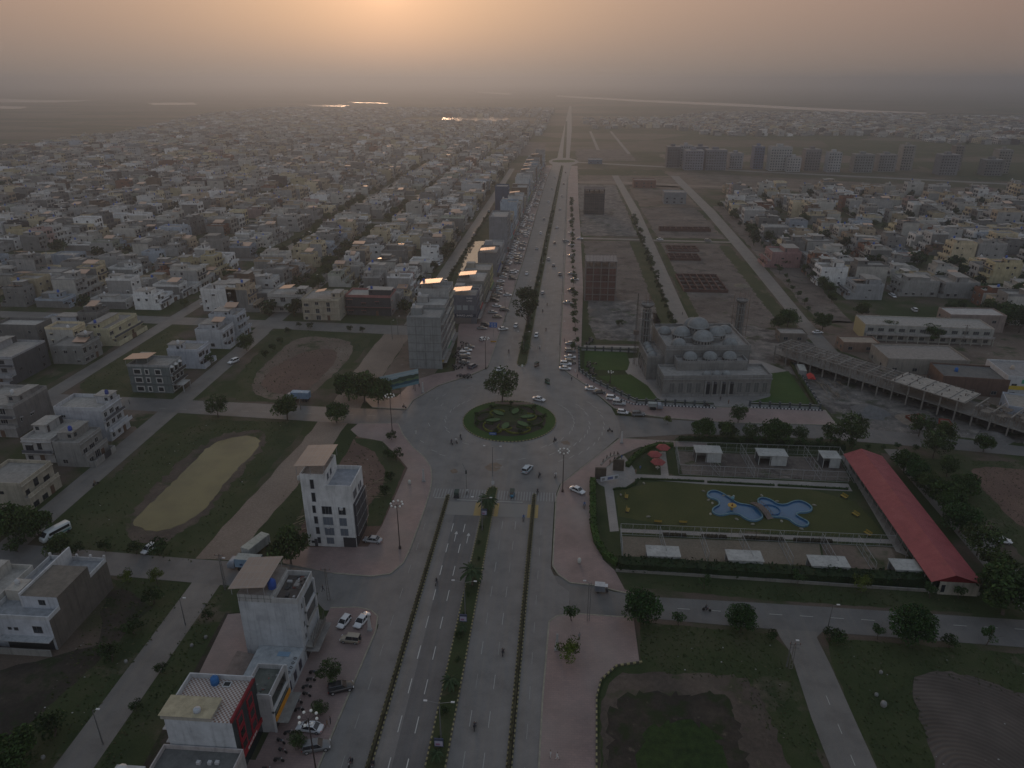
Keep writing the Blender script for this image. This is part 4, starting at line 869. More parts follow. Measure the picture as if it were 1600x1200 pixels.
TE = faceT(11.4, 0, 0, E_)
for (u, z, ww, hh) in ((1.2, 12.4, 1.0, 1.9), (2.5, 12.4, 1.0, 1.9), (5.2, 12.2, .8, 1.6), (6.6, 12.2, .8, 1.6)): window(k, wl, TE, u, z, ww, hh, 0, fr)
TT = faceT(5.4, 0, 0, E_); window(k, wl, TT, 2.2, 16.5, .9, 1.6, 0, fr); window(k, wl, TT, 4.4, 16.5, .9, 1.6, 0, fr)
lv = k.part("louvre_screen"); lv.box(11.42, .4, 3.0, 11.9, 8.9, 11.6, (.045, .043, .05))
for z in range(0, 22): lv.box(11.9, .35, 3.1 + z * .39, 12.05, 8.95, 3.22 + z * .39, (.09, .085, .09) if z % 7 else (.35, .35, .35), "metal", bottom=True)
for kx in range(4): lv.box(12.05, .4 + kx * 2.8, 3.0, 12.12, .5 + kx * 2.8, 11.6, (.16, .16, .17), "metal")
panel_array(k, -.9, -.6, 6.2, 9.4, 19.3, .5, 2.2, mat="solar")
ac = k.part("air_conditioner"); ac.box(8.4, -.45, 10.4, 9.1, 0, 11.0, (.45, .45, .45), bottom=True); ac.box(4.9, -.42, 5.3, 5.6, 0, 5.8, (.4, .4, .4), bottom=True)
tank(k, -.6, 1.0, 17.2, (.4, .4, .38), .45, 1.1)
k.build("corner_building", (-41.6, -69.6, 0), label="white five-storey corner block with dark louvred side and flat solar array on posts", cat="building")
# --- stained white block above the slip road
k = Kit(); W1 = (.42, .44, .46); wl = k.part("wall"); wl.box(0, 0, 0, 11, 8, 13.6, W1, "plaster"); wl.box(0.02, 0.02, 13.6, 6.3, 7.98, 15.2, (.36, .36, .35), "plaster")
rf = k.part("roof"); rf.face([(6.3, .1, 13.62), (10.9, .1, 13.62), (10.9, 7.9, 13.62), (6.3, 7.9, 13.62)], (.10, .085, .075), "concrete"); rf.face([(0, 0, 15.22), (6.3, 0, 15.22), (6.3, 8, 15.22), (0, 8, 15.22)], (.2, .19, .18), "concrete")
parapet(k, 6.32, 0, 11, 8, 13.6, 1.1, (.40, .40, .39)); g_ = k.part("tile_joint")
for i in range(6): g_.box(.3 + i * 1.15, -.02, 13.6, .34 + i * 1.15, 0.02, 15.2, (.06, .06, .06))
g_.box(0, -.02, 14.4, 6.3, .02, 14.44, (.06, .06, .06)); TE = faceT(11, 0, 0, E_)
f = k.part("opening", wl); f.T = TE; f.face([(2.6, -.03, 10.2), (7.6, -.03, 10.2), (7.6, -.03, 12.9), (2.6, -.03, 12.9)], (.025, .03, .03), "glass"); f.face([(2.6, -.03, 6.8), (7.6, -.03, 6.8), (7.6, -.03, 9.4), (2.6, -.03, 9.4)], (.06, .065, .065), "glass"); f.box(2.3, -.3, 9.5, 7.9, 0, 9.9, (.45, .46, .47), bottom=True); f.box(2.3, -.3, 6.3, 7.9, 0, 6.7, (.30, .29, .27), bottom=True); f.box(7.7, -.3, 0, 8.0, 0, 13.2, (.45, .46, .47)); f.box(2.3, -.3, 0, 2.5, 0, 13.2, (.38, .38, .38))
for (u, z) in ((1.3, 11.4), (1.4, 7.2), (1.3, 4.5)): window(k, wl, TE, u, z, .45, 1.1, 0, (.3,) * 3)
b2 = k.part("balcony"); b2.T = TE; b2.box(.6, -1.6, 3.1, 7.8, 0, 3.3, (.26, .25, .23), "concrete", bottom=True); b2.box(.6, -1.6, 3.3, 7.8, -1.5, 4.2, (.14, .13, .12), "concrete")
for i in range(10): b2.box(.7 + i * .75, -1.45, 4.2, .78 + i * .75, -1.38, 5.9, (.10, .09, .085))
cn = k.part("canopy"); cn.T = TE; cn.box(.2, -2.6, 2.5, 7.9, 0, 2.62, (.20, .19, .18), "concrete", bottom=True); k.part("shopfront").box(11.0, .8, 0, 11.05, 7.5, 2.4, (.03, .03, .03), "glass")
panel_array(k, -1.2, -.5, 5.6, 8.6, 15.2, .7, 1.5, mat="solar"); tank(k, 5.7, 2.2, 15.2, (.03, .07, .26), .75, 1.9)
jk = k.part("roof_clutter"); rg = random.Random(3)
for i in range(16): a, b_ = rg.uniform(6.8, 10), rg.uniform(.6, 7); jk.box(a, b_, 13.63, a + rg.uniform(.3, 1.1), b_ + rg.uniform(.3, 1.1), 13.63 + rg.uniform(.1, .5), rg.choice([(.05,) * 3, (.15, .05, .04), (.2, .19, .18), (.3, .3, .3), (.1, .08, .07)]))
jk.lathe(8.6, 5.6, [(1.4, 13.65), (1.5, 13.75), (1.3, 13.8)], (.12, .12, .12), "plain", 14)
k.build("apartment_block", (-41.0, -105.0, 0), label="stained white four-storey block with blue tank and solar array on its roof", cat="building")
# low roof between
k = Kit(); wl = k.part("wall"); wl.box(0, 0, 0, 8.4, 9.2, 3.6, (.40, .42, .44), "plaster"); rf = k.part("roof"); rf.face([(0, 0, 3.62), (8.4, 0, 3.62), (8.4, 9.2, 3.62), (0, 9.2, 3.62)], (.33, .35, .36), "concrete"); k.part("tarpaulin").box(4.2, 6.8, 3.63, 6.4, 7.9, 3.70, (.18, .27, .36))
TE = faceT(8.4, 0, 0, E_)
for u in (1, 3.6, 6.2): window(k, wl, TE, u, 1.0, 1.1, 1.9, 0, (.1, .1, .14))
wr = k.part("wire_coil"); 
for i in range(5): wr.lathe(7.8, 2 + i * 1.1, [(.25, 3.7), (.32, 3.78), (.25, 3.86)], (.08, .08, .08), "plain", 8)
k.build("low_annexe", (-38.4, -114.3, 0), label="low grey-white annexe with a stained flat roof below the white block", cat="building")
k = Kit(); k.part("roof").mesh([(0, 0, 3.2), (3.2, 0, 2.6), (3.2, 7.5, 2.6), (0, 7.5, 3.2)], [(0, 1, 2, 3)], (.20, .16, .14), "concrete"); w_ = k.part("wall"); w_.box(.2, .2, 0, 3.1, 7.3, 2.55, (.2, .17, .15), "plaster")
k.build("shed", (-42.2, -113.8, 0), label="narrow brown lean-to shed behind the low grey-white annexe", cat="shed")
# shop with open dark roof and orange sign
k = Kit(); wl = k.part("wall"); wl.box(0, 0, 0, 4.6, 6.6, 7.4, (.36, .36, .36), "plaster"); k.part("roof").face([(.1, .1, 7.42), (4.5, .1, 7.42), (4.5, 6.5, 7.42), (.1, 6.5, 7.42)], (.11, .12, .105), "concrete"); parapet(k, 0, 0, 4.6, 6.6, 7.4, 1.0, (.42, .42, .42))
for (z0, z1, c_) in ((5.0, 7.0, (.02, .025, .022)), (3.4, 4.3, (.06, .09, .10))): k.part("window_band").box(4.6, .3, z0, 4.66, 6.3, z1, c_, "glass")
fr_ = k.part("facade_frame"); fr_.box(4.6, -.1, 4.45, 4.95, 6.7, 4.8, (.45, .45, .45), bottom=True); fr_.box(4.6, -.1, 0, 4.95, .12, 8.3, (.42, .42, .42)); fr_.box(4.6, 6.5, 0, 5.0, 6.8, 8.3, (.42, .42, .42))
sg = k.part("signboard"); sg.box(4.95, .15, 2.4, 5.12, 6.45, 3.35, (.46, .20, .02), bottom=True); cn = k.part("canopy"); cn.box(4.6, .1, 2.25, 7.0, 6.5, 2.33, (.19, .19, .18), "concrete", bottom=True); k.part("shopfront").box(4.6, .3, 0, 4.65, 6.3, 2.2, (.03,) * 3, "glass")
rb = k.part("rubble"); rg = random.Random(4)
for i in range(14): a, b_ = rg.uniform(.5, 3.8), rg.uniform(.6, 5.6); rb.box(a, b_, 7.43, a + rg.uniform(.1, .8), b_ + rg.uniform(.1, .5), 7.43 + rg.uniform(.05, .2), rg.choice([(.18, .07, .06), (.2, .2, .19), (.1, .1, .1)]))
k.build("shop_building", (-34.4, -120.6, 0), label="narrow shop with dark glass bands and orange signboard behind the red-trimmed block", cat="building")
# red and black fronted block with chequered roof
k = Kit(); W3 = (.46, .48, .50); wl = k.part("wall"); wl.box(0, 0, 0, 10.6, 8.4, 11, W3, "plaster"); wl.box(-.5, 0, 11, 7.4, 3.6, 11.9, (.36, .34, .30), "plaster")
m_, n, l, b = new_mat("tile_checker", .6, .3); g = n.new("ShaderNodeTexCoord").outputs["Object"]; mp = n.new("ShaderNodeMapping"); l.new(g, mp.inputs[0]); mp.inputs["Rotation"].default_value = (0, 0, 0); ch = n.new("ShaderNodeTexChecker"); l.new(mp.outputs[0], ch.inputs[0]); ch.inputs["Scale"].default_value = 3.1; ch.inputs["Color1"].default_value = (.42, .40, .38, 1); ch.inputs["Color2"].default_value = (.2, .125, .095, 1); l.new(ch.outputs[0], b.inputs["Base Color"])
rf = k.part("roof"); rf.face([(0, 3.6, 11.02), (7.4, 3.6, 11.02), (7.4, 8.4, 11.02), (0, 8.4, 11.02)], (.3,) * 3, "tile_checker"); rf.face([(7.4, 0, 11.02), (10.6, 0, 11.02), (10.6, 8.4, 11.02), (7.4, 8.4, 11.02)], (.3,) * 3, "tile_checker"); rf.face([(-.7, -.2, 11.92), (7.6, -.2, 11.92), (7.6, 3.8, 11.92), (-.7, 3.8, 11.92)], (.36, .32, .22), "concrete")
pm = k.part("parapet"); pm.box(0, 8.2, 11, 10.6, 8.4, 11.9, (.45, .46, .47), "plaster"); pm.box(0, 3.8, 11, .2, 8.2, 11.9, (.45, .46, .47), "plaster"); pm.box(10.35, -.02, 11, 10.7, 8.42, 11.6, (.20, .025, .03), "plaster")
ef = k.part("east_front"); ef.box(10.6, -.02, 3.4, 10.72, 8.42, 11, (.045, .052, .055), "plaster"); 
for i in range(3):
    for j in range(2):
        y_, z_ = 1.3 + j * 3.6, 3.9 + i * 2.5; fz = k.part("window_surround"); fz.box(10.72, y_ - .25, z_ - .5, 10.9, y_ + 1.65, z_ + 1.75, (.24, .02, .03)); p_ = k.part("pane", fz); p_.face([(10.92, y_, z_), (10.92, y_ + 1.35, z_), (10.92, y_ + 1.35, z_ + 1.4), (10.92, y_, z_ + 1.4)], (.015,) * 3, "glass")
sg = k.part("signboard"); sg.box(10.72, .1, 2.5, 10.95, 8.3, 3.35, (.26, .02, .025), bottom=True); k.part("shopfront").box(10.6, .2, 0, 10.66, 8.2, 2.45, (.02, .025, .03), "glass")
for i in range(3): k.part("rear_balcony").box(-1.0, .5, 2.6 + i * 2.8, 0, 3.5, 2.8 + i * 2.8, (.4, .4, .4), "plaster", bottom=True)
tank(k, 4.6, 7.3, 11.02, (.03, .12, .30), .65, 1.5); tank(k, 4.9, 1.0, 11.92, (.36, .38, .40), .55, .7); hb = k.part("roof_hatch"); hb.box(6.0, 6.6, 11.03, 7.3, 7.7, 11.2, (.4, .4, .4)); hb.face([(6.15, 6.75, 11.21), (7.15, 6.75, 11.21), (7.15, 7.55, 11.21), (6.15, 7.55, 11.21)], (.02,) * 3)
root = k.build("shop_block", (-42.6, -128.6, 0), label="white block with chequered roof terrace and red and black shop front", cat="building")
lm_ = MB()
for i, (u, w_) in enumerate(((2.4, .5), (3.1, .45), (3.7, .2), (4.1, .5), (4.8, .42), (5.4, .3))): lm_.box(10.95, u, 2.66 + (i % 2) * .08, 10.99, u + w_, 3.16, (.42, .38, .36))
lm_.build("lettering", root)
# next roof at the bottom edge
k = Kit(); wl = k.part("wall"); wl.box(0, 0, 0, 12.6, 13, 5.2, (.34, .33, .32), "plaster"); k.part("roof").face([(0, 0, 5.22), (12.6, 0, 5.22), (12.6, 13, 5.22), (0, 13, 5.22)], (.13, .13, .125), "concrete"); parapet(k, 0, 0, 12.6, 13, 5.2, .8, (.40, .37, .36)); 
for (x, y) in ((6.3, 10.4), (8.0, 10.5), (9.1, 10.6)): k.part("gas_cylinder").box(x, y, 5.22, x + .6, y + .5, 5.7, (.4, .4, .4))
k.build("flat_roof_building", (-43.5, -141.8, 0), label="dark flat roof with thin pale parapet at the bottom edge", cat="building")
k = Kit(); k.part("wall").box(0, 0, 0, 4.4, 4, 6.6, (.42, .42, .41), "plaster"); tank(k, 1.8, 2.6, 6.62, (.5, .5, .49), .75, 1.5)
k.build("stair_tower", (-48.2, -137.2, 0), label="small white stair tower carrying a round white tank, bottom edge", cat="building")
# --- named houses on the left
def nh(name, x0, y0, x1, y1, face, n_, seed, col, label, fh=3.1, **kw):
    TAKEN.append((x0, y0, x1, y1)); w_, d_ = (x1 - x0, y1 - y0) if face in (0, 2) else (y1 - y0, x1 - x0)
    return put_house((x0 + x1) / 2, (y0 + y1) / 2, w_, d_, face, n_, seed, 0, col, name, label, "houses left of the avenue", fh=fh, **kw)
k = Kit(); OW = (.135, .16, .16); wl = k.part("wall"); wl.box(0, 0, 0, 14.6, 9, 9.6, OW, "plaster"); TAKEN.append((-133, 12, -117, 22)); k.part("roof").face([(0, 0, 9.62), (14.6, 0, 9.62), (14.6, 9, 9.62), (0, 9, 9.62)], (.27, .26, .24), "concrete"); parapet(k, 0, 0, 14.6, 9, 9.6, .8, (.30, .31, .31))
for z in (3.1, 6.3): bd = k.part("floor_band"); bd.box(-.15, -.2, z, 14.75, 0, z + .3, (.10, .115, .12), "plaster", bottom=True); bd.box(14.6, 0, z, 15.9, 9, z + .25, (.30, .31, .31), "plaster", bottom=True); bd.box(15.75, 0, z + .25, 15.9, 9, z + 1.1, (.05,) * 3)
for z in (.7, 4.0, 7.1):
    for u, ww in ((2.2, 2.2), (6.2, 1.0), (9.8, 1.7)):
        q = k.part("window_surround"); q.box(u - .3, -.14, z - .3, u + ww + .3, 0, z + 1.8, (.46, .46, .45), "plaster", bottom=True); p_ = k.part("pane", q); p_.face([(u, -.16, z), (u + ww, -.16, z), (u + ww, -.16, z + 1.5), (u, -.16, z + 1.5)], GLS, "glass")
    for v in (.8, 3.6, 6.4):
        q = k.part("window_surround"); q.box(14.6, v - .2, z - .3, 14.75, v + 1.9, z + 2.0, (.5, .5, .49), "plaster", bottom=True); q.lathe(14.68, v + .85, [(.95, z + 2.0), (.8, z + 2.4), (.1, z + 2.7)], (.5, .5, .49), "plaster", 8); p_ = k.part("pane", q); p_.face([(14.77, v, z), (14.77, v + 1.7, z), (14.77, v + 1.7, z + 1.8), (14.77, v, z + 1.8)], GLS, "glass")
sr = k.part("stair_room"); sr.box(1, 3.5, 9.62, 5, 8, 12, OW, "plaster", top=((.28, .27, .25), "concrete")); panel_array(k, -1.0, .2, 7.8, 6, 9.6, .7, 2.5); k.part("canopy").box(14.75, 1, 2.6, 18.2, 6, 2.8, (.34, .34, .33), "plaster", bottom=True)
for v in (1.2, 5.7): k.part("post").box(17.8, v, 0, 18.05, v + .2, 2.6, (.3,) * 3)
k.build("house", (-132.6, 12.8, 0), label="dark green-grey ornate house with white window surrounds, alone beside the side street", cat="house", group="houses left of the avenue")
nh("house", -132, 35.5, -117.5, 45, 1, 2, 12, (.42, .44, .48), "pale blue-white house with tank behind the dark ornate house", fh=3.4, tankc=(.5,) * 3, porch=2.0, side=(.38, .41, .46))
nh("house", -131, 57, -117.5, 68, 1, 2, 13, (.42, .43, .45), "white house with thin rooftop array, third from the side street", fh=3.5, panel=True, porch=2.5)
nh("house", -131, 69.5, -117.5, 79, 1, 3, 14, (.38, .40, .43), "tall off-white house beside the cross street, fourth from the side street", porch=.5, panel=True)
nh("house", -178, 36.5, -165, 48, 1, 2, 15, (.22, .22, .21), "unplastered grey house with slanting solar array beside the second lane", fh=3.4, panel=True, porch=.4, tankc=(.5,) * 3)
nh("house", -193, 13.5, -178, 36, 0, 3, 16, (.30, .30, .31), "long house with dark blank side wall and small blue tank", side=(.085, .085, .09), tankc=(.04, .07, .3), porch=2)
nh("house", -178, 57, -164, 78, 1, 2, 33, (.46, .42, .29), "pale yellow house at the end of the block left of the second lane", fh=3.3, tankc=(.04, .08, .3))
nh("house", -203, 60, -186, 74, 0, 2, 34, (.40, .42, .46), "white-blue house with dark square windows at the far left edge", fh=3.4)
nh("house", -163, -23, -148, -5.5, 0, 3, 17, (.26, .25, .24), "weathered grey house with white tank at the left edge", side=(.18, .17, .165), tankc=(.45,) * 3, porch=.3)
nh("house", -126, -38.4, -113.4, -28.6, 1, 2, 18, (.24, .235, .225), "bare concrete house with blue tank and dark gate beside the lane", fh=3.5, tankc=(.03, .06, .28), porch=2.0)
nh("house", -135, -37, -126.2, -24, 0, 2, 19, (.36, .35, .34), "black and white framed house tight against the bare concrete house", fh=3.3, side=(.05, .05, .055), porch=.4, frame=(.05,) * 3)
nh("house", -134, -23, -118, -13.2, 1, 3, 20, (.40, .41, .43), "plain white tower house with dark blue tank near the junction", side=(.38, .39, .42), fh=3.3, tankc=(.03, .05, .2), porch=.1)
nh("house", -131, -60, -116.2, -48.5, 1, 2, 21, (.34, .31, .25), "cream house with tall black window frames at the left edge", fh=3.4, frame=(.03,) * 3, porch=.2, room=False)
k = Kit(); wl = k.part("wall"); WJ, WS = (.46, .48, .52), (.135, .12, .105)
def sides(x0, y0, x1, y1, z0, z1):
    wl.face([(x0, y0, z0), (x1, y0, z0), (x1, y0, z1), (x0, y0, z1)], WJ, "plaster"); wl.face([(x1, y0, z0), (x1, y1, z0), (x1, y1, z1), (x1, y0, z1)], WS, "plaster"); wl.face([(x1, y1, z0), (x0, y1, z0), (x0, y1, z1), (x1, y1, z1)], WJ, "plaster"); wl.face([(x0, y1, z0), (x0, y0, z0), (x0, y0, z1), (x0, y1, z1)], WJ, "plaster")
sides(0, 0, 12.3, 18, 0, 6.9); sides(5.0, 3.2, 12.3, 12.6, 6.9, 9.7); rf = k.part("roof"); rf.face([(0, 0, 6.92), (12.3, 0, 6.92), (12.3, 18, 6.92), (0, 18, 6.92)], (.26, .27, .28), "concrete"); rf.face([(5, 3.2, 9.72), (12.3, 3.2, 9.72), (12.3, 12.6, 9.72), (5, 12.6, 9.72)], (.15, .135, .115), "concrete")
parapet(k, 0, 0, 12.28, 18, 6.9, .9, (.46, .47, .48)); pm = k.part("parapet"); pm.box(4.7, 3.2, 6.9, 5.0, 18, 10.2, (.46, .47, .48), "plaster")
for i in range(5): k.part("parapet_post").box(i * 2.98, 17.7, 7.8, i * 2.98 + .4, 18.05, 8.5, (.5, .5, .5), "plaster")
sr = k.part("stair_room"); sr.box(.4, 5, 6.92, 3.4, 8.5, 9.3, (.40, .38, .34), "plaster"); tank(k, 1.6, 7, 9.3, (.42,) * 3, .5, 1.1); T = faceT(0, 0, 0, 0)
for (u, z, ww, hh) in ((8.6, 3.9, 1.7, 1.5), (3.6, 4.4, .6, .5), (4.8, 4.3, .7, .6)): window(k, wl, T, u, z, ww, hh, 0, (.1,) * 3)
window(k, wl, faceT(5, 3.2, 0, 0), 3.4, 7.8, 1.2, 1.1, 0, (.1,) * 3); pc = k.part("porch"); pc.box(2.2, -1.6, 2.9, 12.3, 0, 3.1, (.36, .37, .38), "plaster", bottom=True); pc.box(2.6, -.05, 0, 11.8, 0, 2.85, (.035,) * 3); pc.box(0, -1.9, 0, 12.3, -1.7, 1.5, (.24, .235, .22), "plaster")  # near-black sheet under the porch slab stands in for the shaded recess
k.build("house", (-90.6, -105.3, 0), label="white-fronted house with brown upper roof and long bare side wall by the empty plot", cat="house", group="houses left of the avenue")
nh("house", -100, -113, -90.7, -92, 0, 2, 23, (.40, .39, .36), "cream-white house cut by the left edge beside the bare-walled house", fh=3.9, tankc=(.4,) * 3)
nh("house", -101, 96.4, -84, 112, 0, 3, 24, (.36, .32, .25), "beige three-storey house with flat rooftop array facing the cross street", panel=True, porch=.3, side=(.34, .31, .25))
nh("house", -83.5, 105, -62.5, 117, 0, 2, 25, (.055, .057, .065), "house with a broad charcoal rear wall and red roof room facing the cross street", fh=4.4, side=(.30, .28, .27), porch=.1, tankc=(.03, .08, .3), trim=(.30, .14, .13))
nh("house", -122, 106, -108 + 3, 122, 0, 2, 26, (.34, .33, .31), "grey house with tilted array at the head of the lane", fh=3.5, panel=True, porch=1)
# --- shops along the west side of the avenue
def commercial(x0, y0, x1, y1, h, wall, east, label, fl=3.4, panel=False, tankc=None, sign=None, room=True, seed=0, lod=0, band=(.06, .07, .08), name="shop_building"):
    rg = random.Random(seed); k = Kit(lod > 0); W_, D_ = x1 - x0, y1 - y0
    wl = k.part("wall"); wl.box(0, 0, 0, W_, D_, h, wall, "plaster"); wl.box(W_, .05, 0, W_ + .12, D_ - .05, h - .1, east, "plaster")
    k.part("roof").face([(0, 0, h + .02), (W_, 0, h + .02), (W_, D_, h + .02), (0, D_, h + .02)], jit((.30, .29, .27), rg, .2), "concrete"); parapet(k, 0, 0, W_, D_, h, rg.choice([.7, 1, 1.4]), jit(wall, rg, .1))
    z = 3.6; i = 0
    while z < h - 1.5:
        b_ = k.part("window_band" if lod == 0 else "x"); b_.box(W_ + .12, .5, z + .7, W_ + .18, D_ - .5, min(z + 2.6, h - .3), band, "glass")
        q = k.part("mullion")
        for j in range(1, int(D_ / 1.8)): q.box(W_ + .18, j * 1.8, z + .7, W_ + .24, j * 1.8 + .12, min(z + 2.6, h - .3), jit(east, rg, .2))
        if rg.random() < .5: k.part("ledge").box(W_ + .12, .1, z + .1, W_ + rg.choice([.5, 1.0]), D_ - .1, z + .28, jit(east, rg), "plaster", bottom=True)
        z += fl; i += 1
    k.part("shopfront").box(W_ + .12, .3, 0, W_ + .16, D_ - .3, 2.7, (.03,) * 3, "glass"); k.part("signboard").box(W_ + .12, .2, 2.7, W_ + .45, D_ - .2, 3.5, sign or rg.choice([(.3, .03, .03), (.04, .06, .2), (.35, .25, .04), (.4, .4, .4), (.03, .03, .03), (.04, .2, .08)]), bottom=True)
    k.part("canopy").box(W_ + .12, 0, 2.5, W_ + 1.8, D_, 2.6, jit((.2, .19, .18), rg, .3), "concrete", bottom=True)
    tz = h
    if room: r_ = k.part("stair_room"); r_.box(.6, D_ * .4, h, 4.8, D_ * .4 + 4, h + 2.6, wall, "plaster", top=((.30, .29, .27), "concrete")); r_.box(4.8, D_ * .4 + 1, h, 4.83, D_ * .4 + 2, h + 2, (.06,) * 3); tz = h + 2.6
    if tankc: tank(k, 1.6, D_ * .4 + 1.2, tz, tankc, .6, 1.4)
    if panel: panel_array(k, 1, 1.0, min(W_ - .5, 9), min(D_ - 1, 8), h, .8, 3.0 if room else 2.0)
    return k.build(name, (x0, y0, 0), label=label, cat="building", group="shop buildings along the west side of the avenue")
SG = "shop buildings along the west side of the avenue"
r_ = commercial(-41, 42, -28.6, 54, 19.5, (.22, .235, .235), (.25, .25, .24), "tall bare grey concrete block at the corner facing the roundabout", room=True, seed=1, tankc=(.4,) * 3)
ln = MB()
for z in (3.4, 6.7, 10, 13.2, 16.5): ln.box(-.03, -.04, z, 12.43, 0, z + .25, (.15, .16, .16), "plaster")
for x in (3.0, 6.2, 9.3): ln.box(x, -.05, 0, x + .22, 0, 19.5, (.155, .165, .165), "plaster")
ln.build("joint_line", r_)
commercial(-41, 54.5, -28.8, 65, 20.5, (.28, .28, .275), (.34, .33, .31), "grey block with pale roof terraces directly behind the bare concrete block", seed=2, tankc=(.45,) * 3)
commercial(-41.5, 65.5, -29, 77, 23, (.36, .36, .35), (.38, .36, .30), "pale block with dark blue tank and tan array above the corner row", seed=3, panel=True, tankc=(.03, .05, .2))
r_ = commercial(-33.6, 96, -22, 108, 12.5, (.115, .125, .15), (.14, .15, .18), "slate-blue shop with tan roof array and white lettering on its side", seed=4, panel=True, room=False, sign=(.02, .03, .06))
sb = MB(); sb.box(.2, -.25, 3.2, 11.4, 0, 4.7, (.015, .025, .05), bottom=True); sb.box(2.8, -.06, 6.4, 5.0, 0, 8.6, (.22, .26, .28), "glass"); sb.box(5.6, -.06, 6.4, 7.8, 0, 8.6, (.25, .29, .31), "glass"); sb.box(.2, -.06, 6.4, 2.2, 0, 8.6, (.18, .22, .23), "glass"); sb.box(8.6, -.06, 6.4, 10.6, 0, 8.6, (.17, .2, .22), "glass"); sb.box(.8, -.1, 0, 9.2, 0, 2.7, (.12, .11, .105)); sb.build("side_sign", r_)
lettering("SHAKE LAND", 1.25, (.55, .55, .55), r_, (6.4, -.28, 3.95), 0); lettering("SHAKE", .9, (.5, .5, .5), r_, (8.6, -.05, 11.9), 0); lettering("LAND", .9, (.5, .5, .5), r_, (8.6, -.05, 10.7), 0)
commercial(-34.4, 108.4, -22, 119, 10.5, (.28, .28, .27), (.36, .34, .3), "low grey shop behind the slate-blue lettered shop", seed=5)
commercial(-34.5, 122, -21.4, 141, 12, (.22, .21, .19), (.27, .26, .19), "broad brown-grey shop with dark flat roof", seed=6, panel=True)
commercial(-34, 143.5, -20.8, 158, 12, (.30, .275, .23), (.40, .36, .18), "yellow-fronted shop block with low parapet below the flooded plot", seed=7, panel=False, band=(.07, .08, .05))
commercial(-31, 178, -20.5, 198, 12.5, (.17, .17, .17), (.24, .24, .24), "dark grey windowless block with a small tilted array above the flooded plot", seed=8, panel=True, room=False)
commercial(-31, 200.5, -20, 220, 11, (.32, .33, .34), (.3, .3, .3), "pale blue-roofed low shop beside the dark grey block", seed=9)
commercial(-31, 238, -19.6, 262, 21.5, (.20, .21, .225), (.24, .24, .24), "tall plain grey block by the far green strip", seed=10, room=False, tankc=(.4,) * 3)
rg = random.Random(61); y = 264; i = 0; used = {(.24)}
CN = [("white", (.42, .43, .43)), ("grey", (.26, .26, .26)), ("pale blue", (.28, .34, .40)), ("cream", (.38, .34, .26)), ("brown", (.16, .12, .09)), ("white", (.40, .41, .42))]
while y < 728:
    D_ = rg.uniform(12, 22); x1 = -19.6 + (y - 264) * .018; cn, cc = rg.choice(CN); h = rg.choice([9, 12, 12, 15, 18, 20])
    if 372 < y < 392 or 165 < y < 176: y += 14; continue
    commercial(x1 - rg.uniform(11, 14), y, x1, y + D_ - .3, h, jit(cc, rg, .15), jit(rg.choice(CN)[1], rg, .15), f"{cn} {int(h / 3)}-storey shop block, {ordw(i + 1)} beyond the tall plain grey block", seed=70 + i, lod=0 if y < 330 else 1, panel=rg.random() < .4, tankc=rg.choice([None, (.4,) * 3])); y += D_; i += 1
commercial(-42, 392, -31.5, 408, 19, (.045, .075, .13), (.06, .09, .15), "dark navy blue tower block behind the avenue shops", seed=30, room=False, band=(.05, .08, .12))
commercial(-81, 470, -62, 486, 11, (.44, .45, .46), (.40,) * 3, "bright white blank-walled building beside the far lane", seed=31)
sheet("grass_verge", ragged(rect(-47, 112, -34, 235), 3, .8, 81), .02, "grass"); sheet("grass_verge", ragged(rect(-47, 240, -33, 370), 3, .8, 82), .02, "grass"); sheet("dirt_lot", ragged(rect(-46, 126, -36, 150), 2, .6, 83), .03, "dirt_red")
# --- billboard by the roundabout
k = Kit(); bx0, by0, bx1, by1 = -44.8, 13.2, -33.3, 21.5; a = Vector((bx0, by0)); b_ = Vector((bx1, by1)); L_ = (b_ - a).length; ang = math.atan2(by1 - by0, bx1 - bx0)
p = k.part("board"); p.box(0, .02, 2.6, L_, .35, 8.2, (.12, .13, .13), bottom=True)
pic = k.part("picture"); rg = random.Random(12)
pic.face([(0, 0, 2.6), (L_, 0, 2.6), (L_, 0, 8.2), (0, 0, 8.2)], (.25, .33, .36)); 
def strip(z0a, z0b, z1a, z1b, c_, y_, seg=14, am=.3):
    bt = [(L_ * i / seg, z0a + (z0b - z0a) * i / seg) for i in range(seg + 1)]; tp = [(L_ * i / seg, z1a + (z1b - z1a) * i / seg + rg.uniform(-am, am)) for i in range(seg + 1)]
    for i in range(seg): pic.face([(bt[i][0], y_, bt[i][1]), (bt[i + 1][0], y_, bt[i + 1][1]), (tp[i + 1][0], y_, tp[i + 1][1]), (tp[i][0], y_, tp[i][1])], c_)
strip(2.6, 2.6, 6.2, 6.6, (.035, .06, .045), -.005); strip(2.6, 2.6, 5.1, 5.3, (.09, .15, .08), -.01); strip(2.6, 2.6, 4.5, 4.6, (.025, .07, .10), -.015); strip(2.6, 2.6, 3.5, 3.7, (.10, .20, .24), -.02, am=.15); strip(6.9, 7.1, 7.3, 7.5, (.32, .38, .40), -.004, am=.1)
for x in (1.2, L_ / 2, L_ - 1.5): k.part("post").bar((x, .2, 0), (x, .2, 2.6), .14, (.07, .065, .06), "metal"); 
for x in (1.2, L_ - 1.5): k.part("brace").bar((x, 1.9, 0), (x, .3, 5.5), .08, (.07, .065, .06), "metal")
k.build("billboard", (bx0, by0, 0), ang, label="long billboard printed with a teal lakeside landscape beside the big dark tree", cat="billboard")
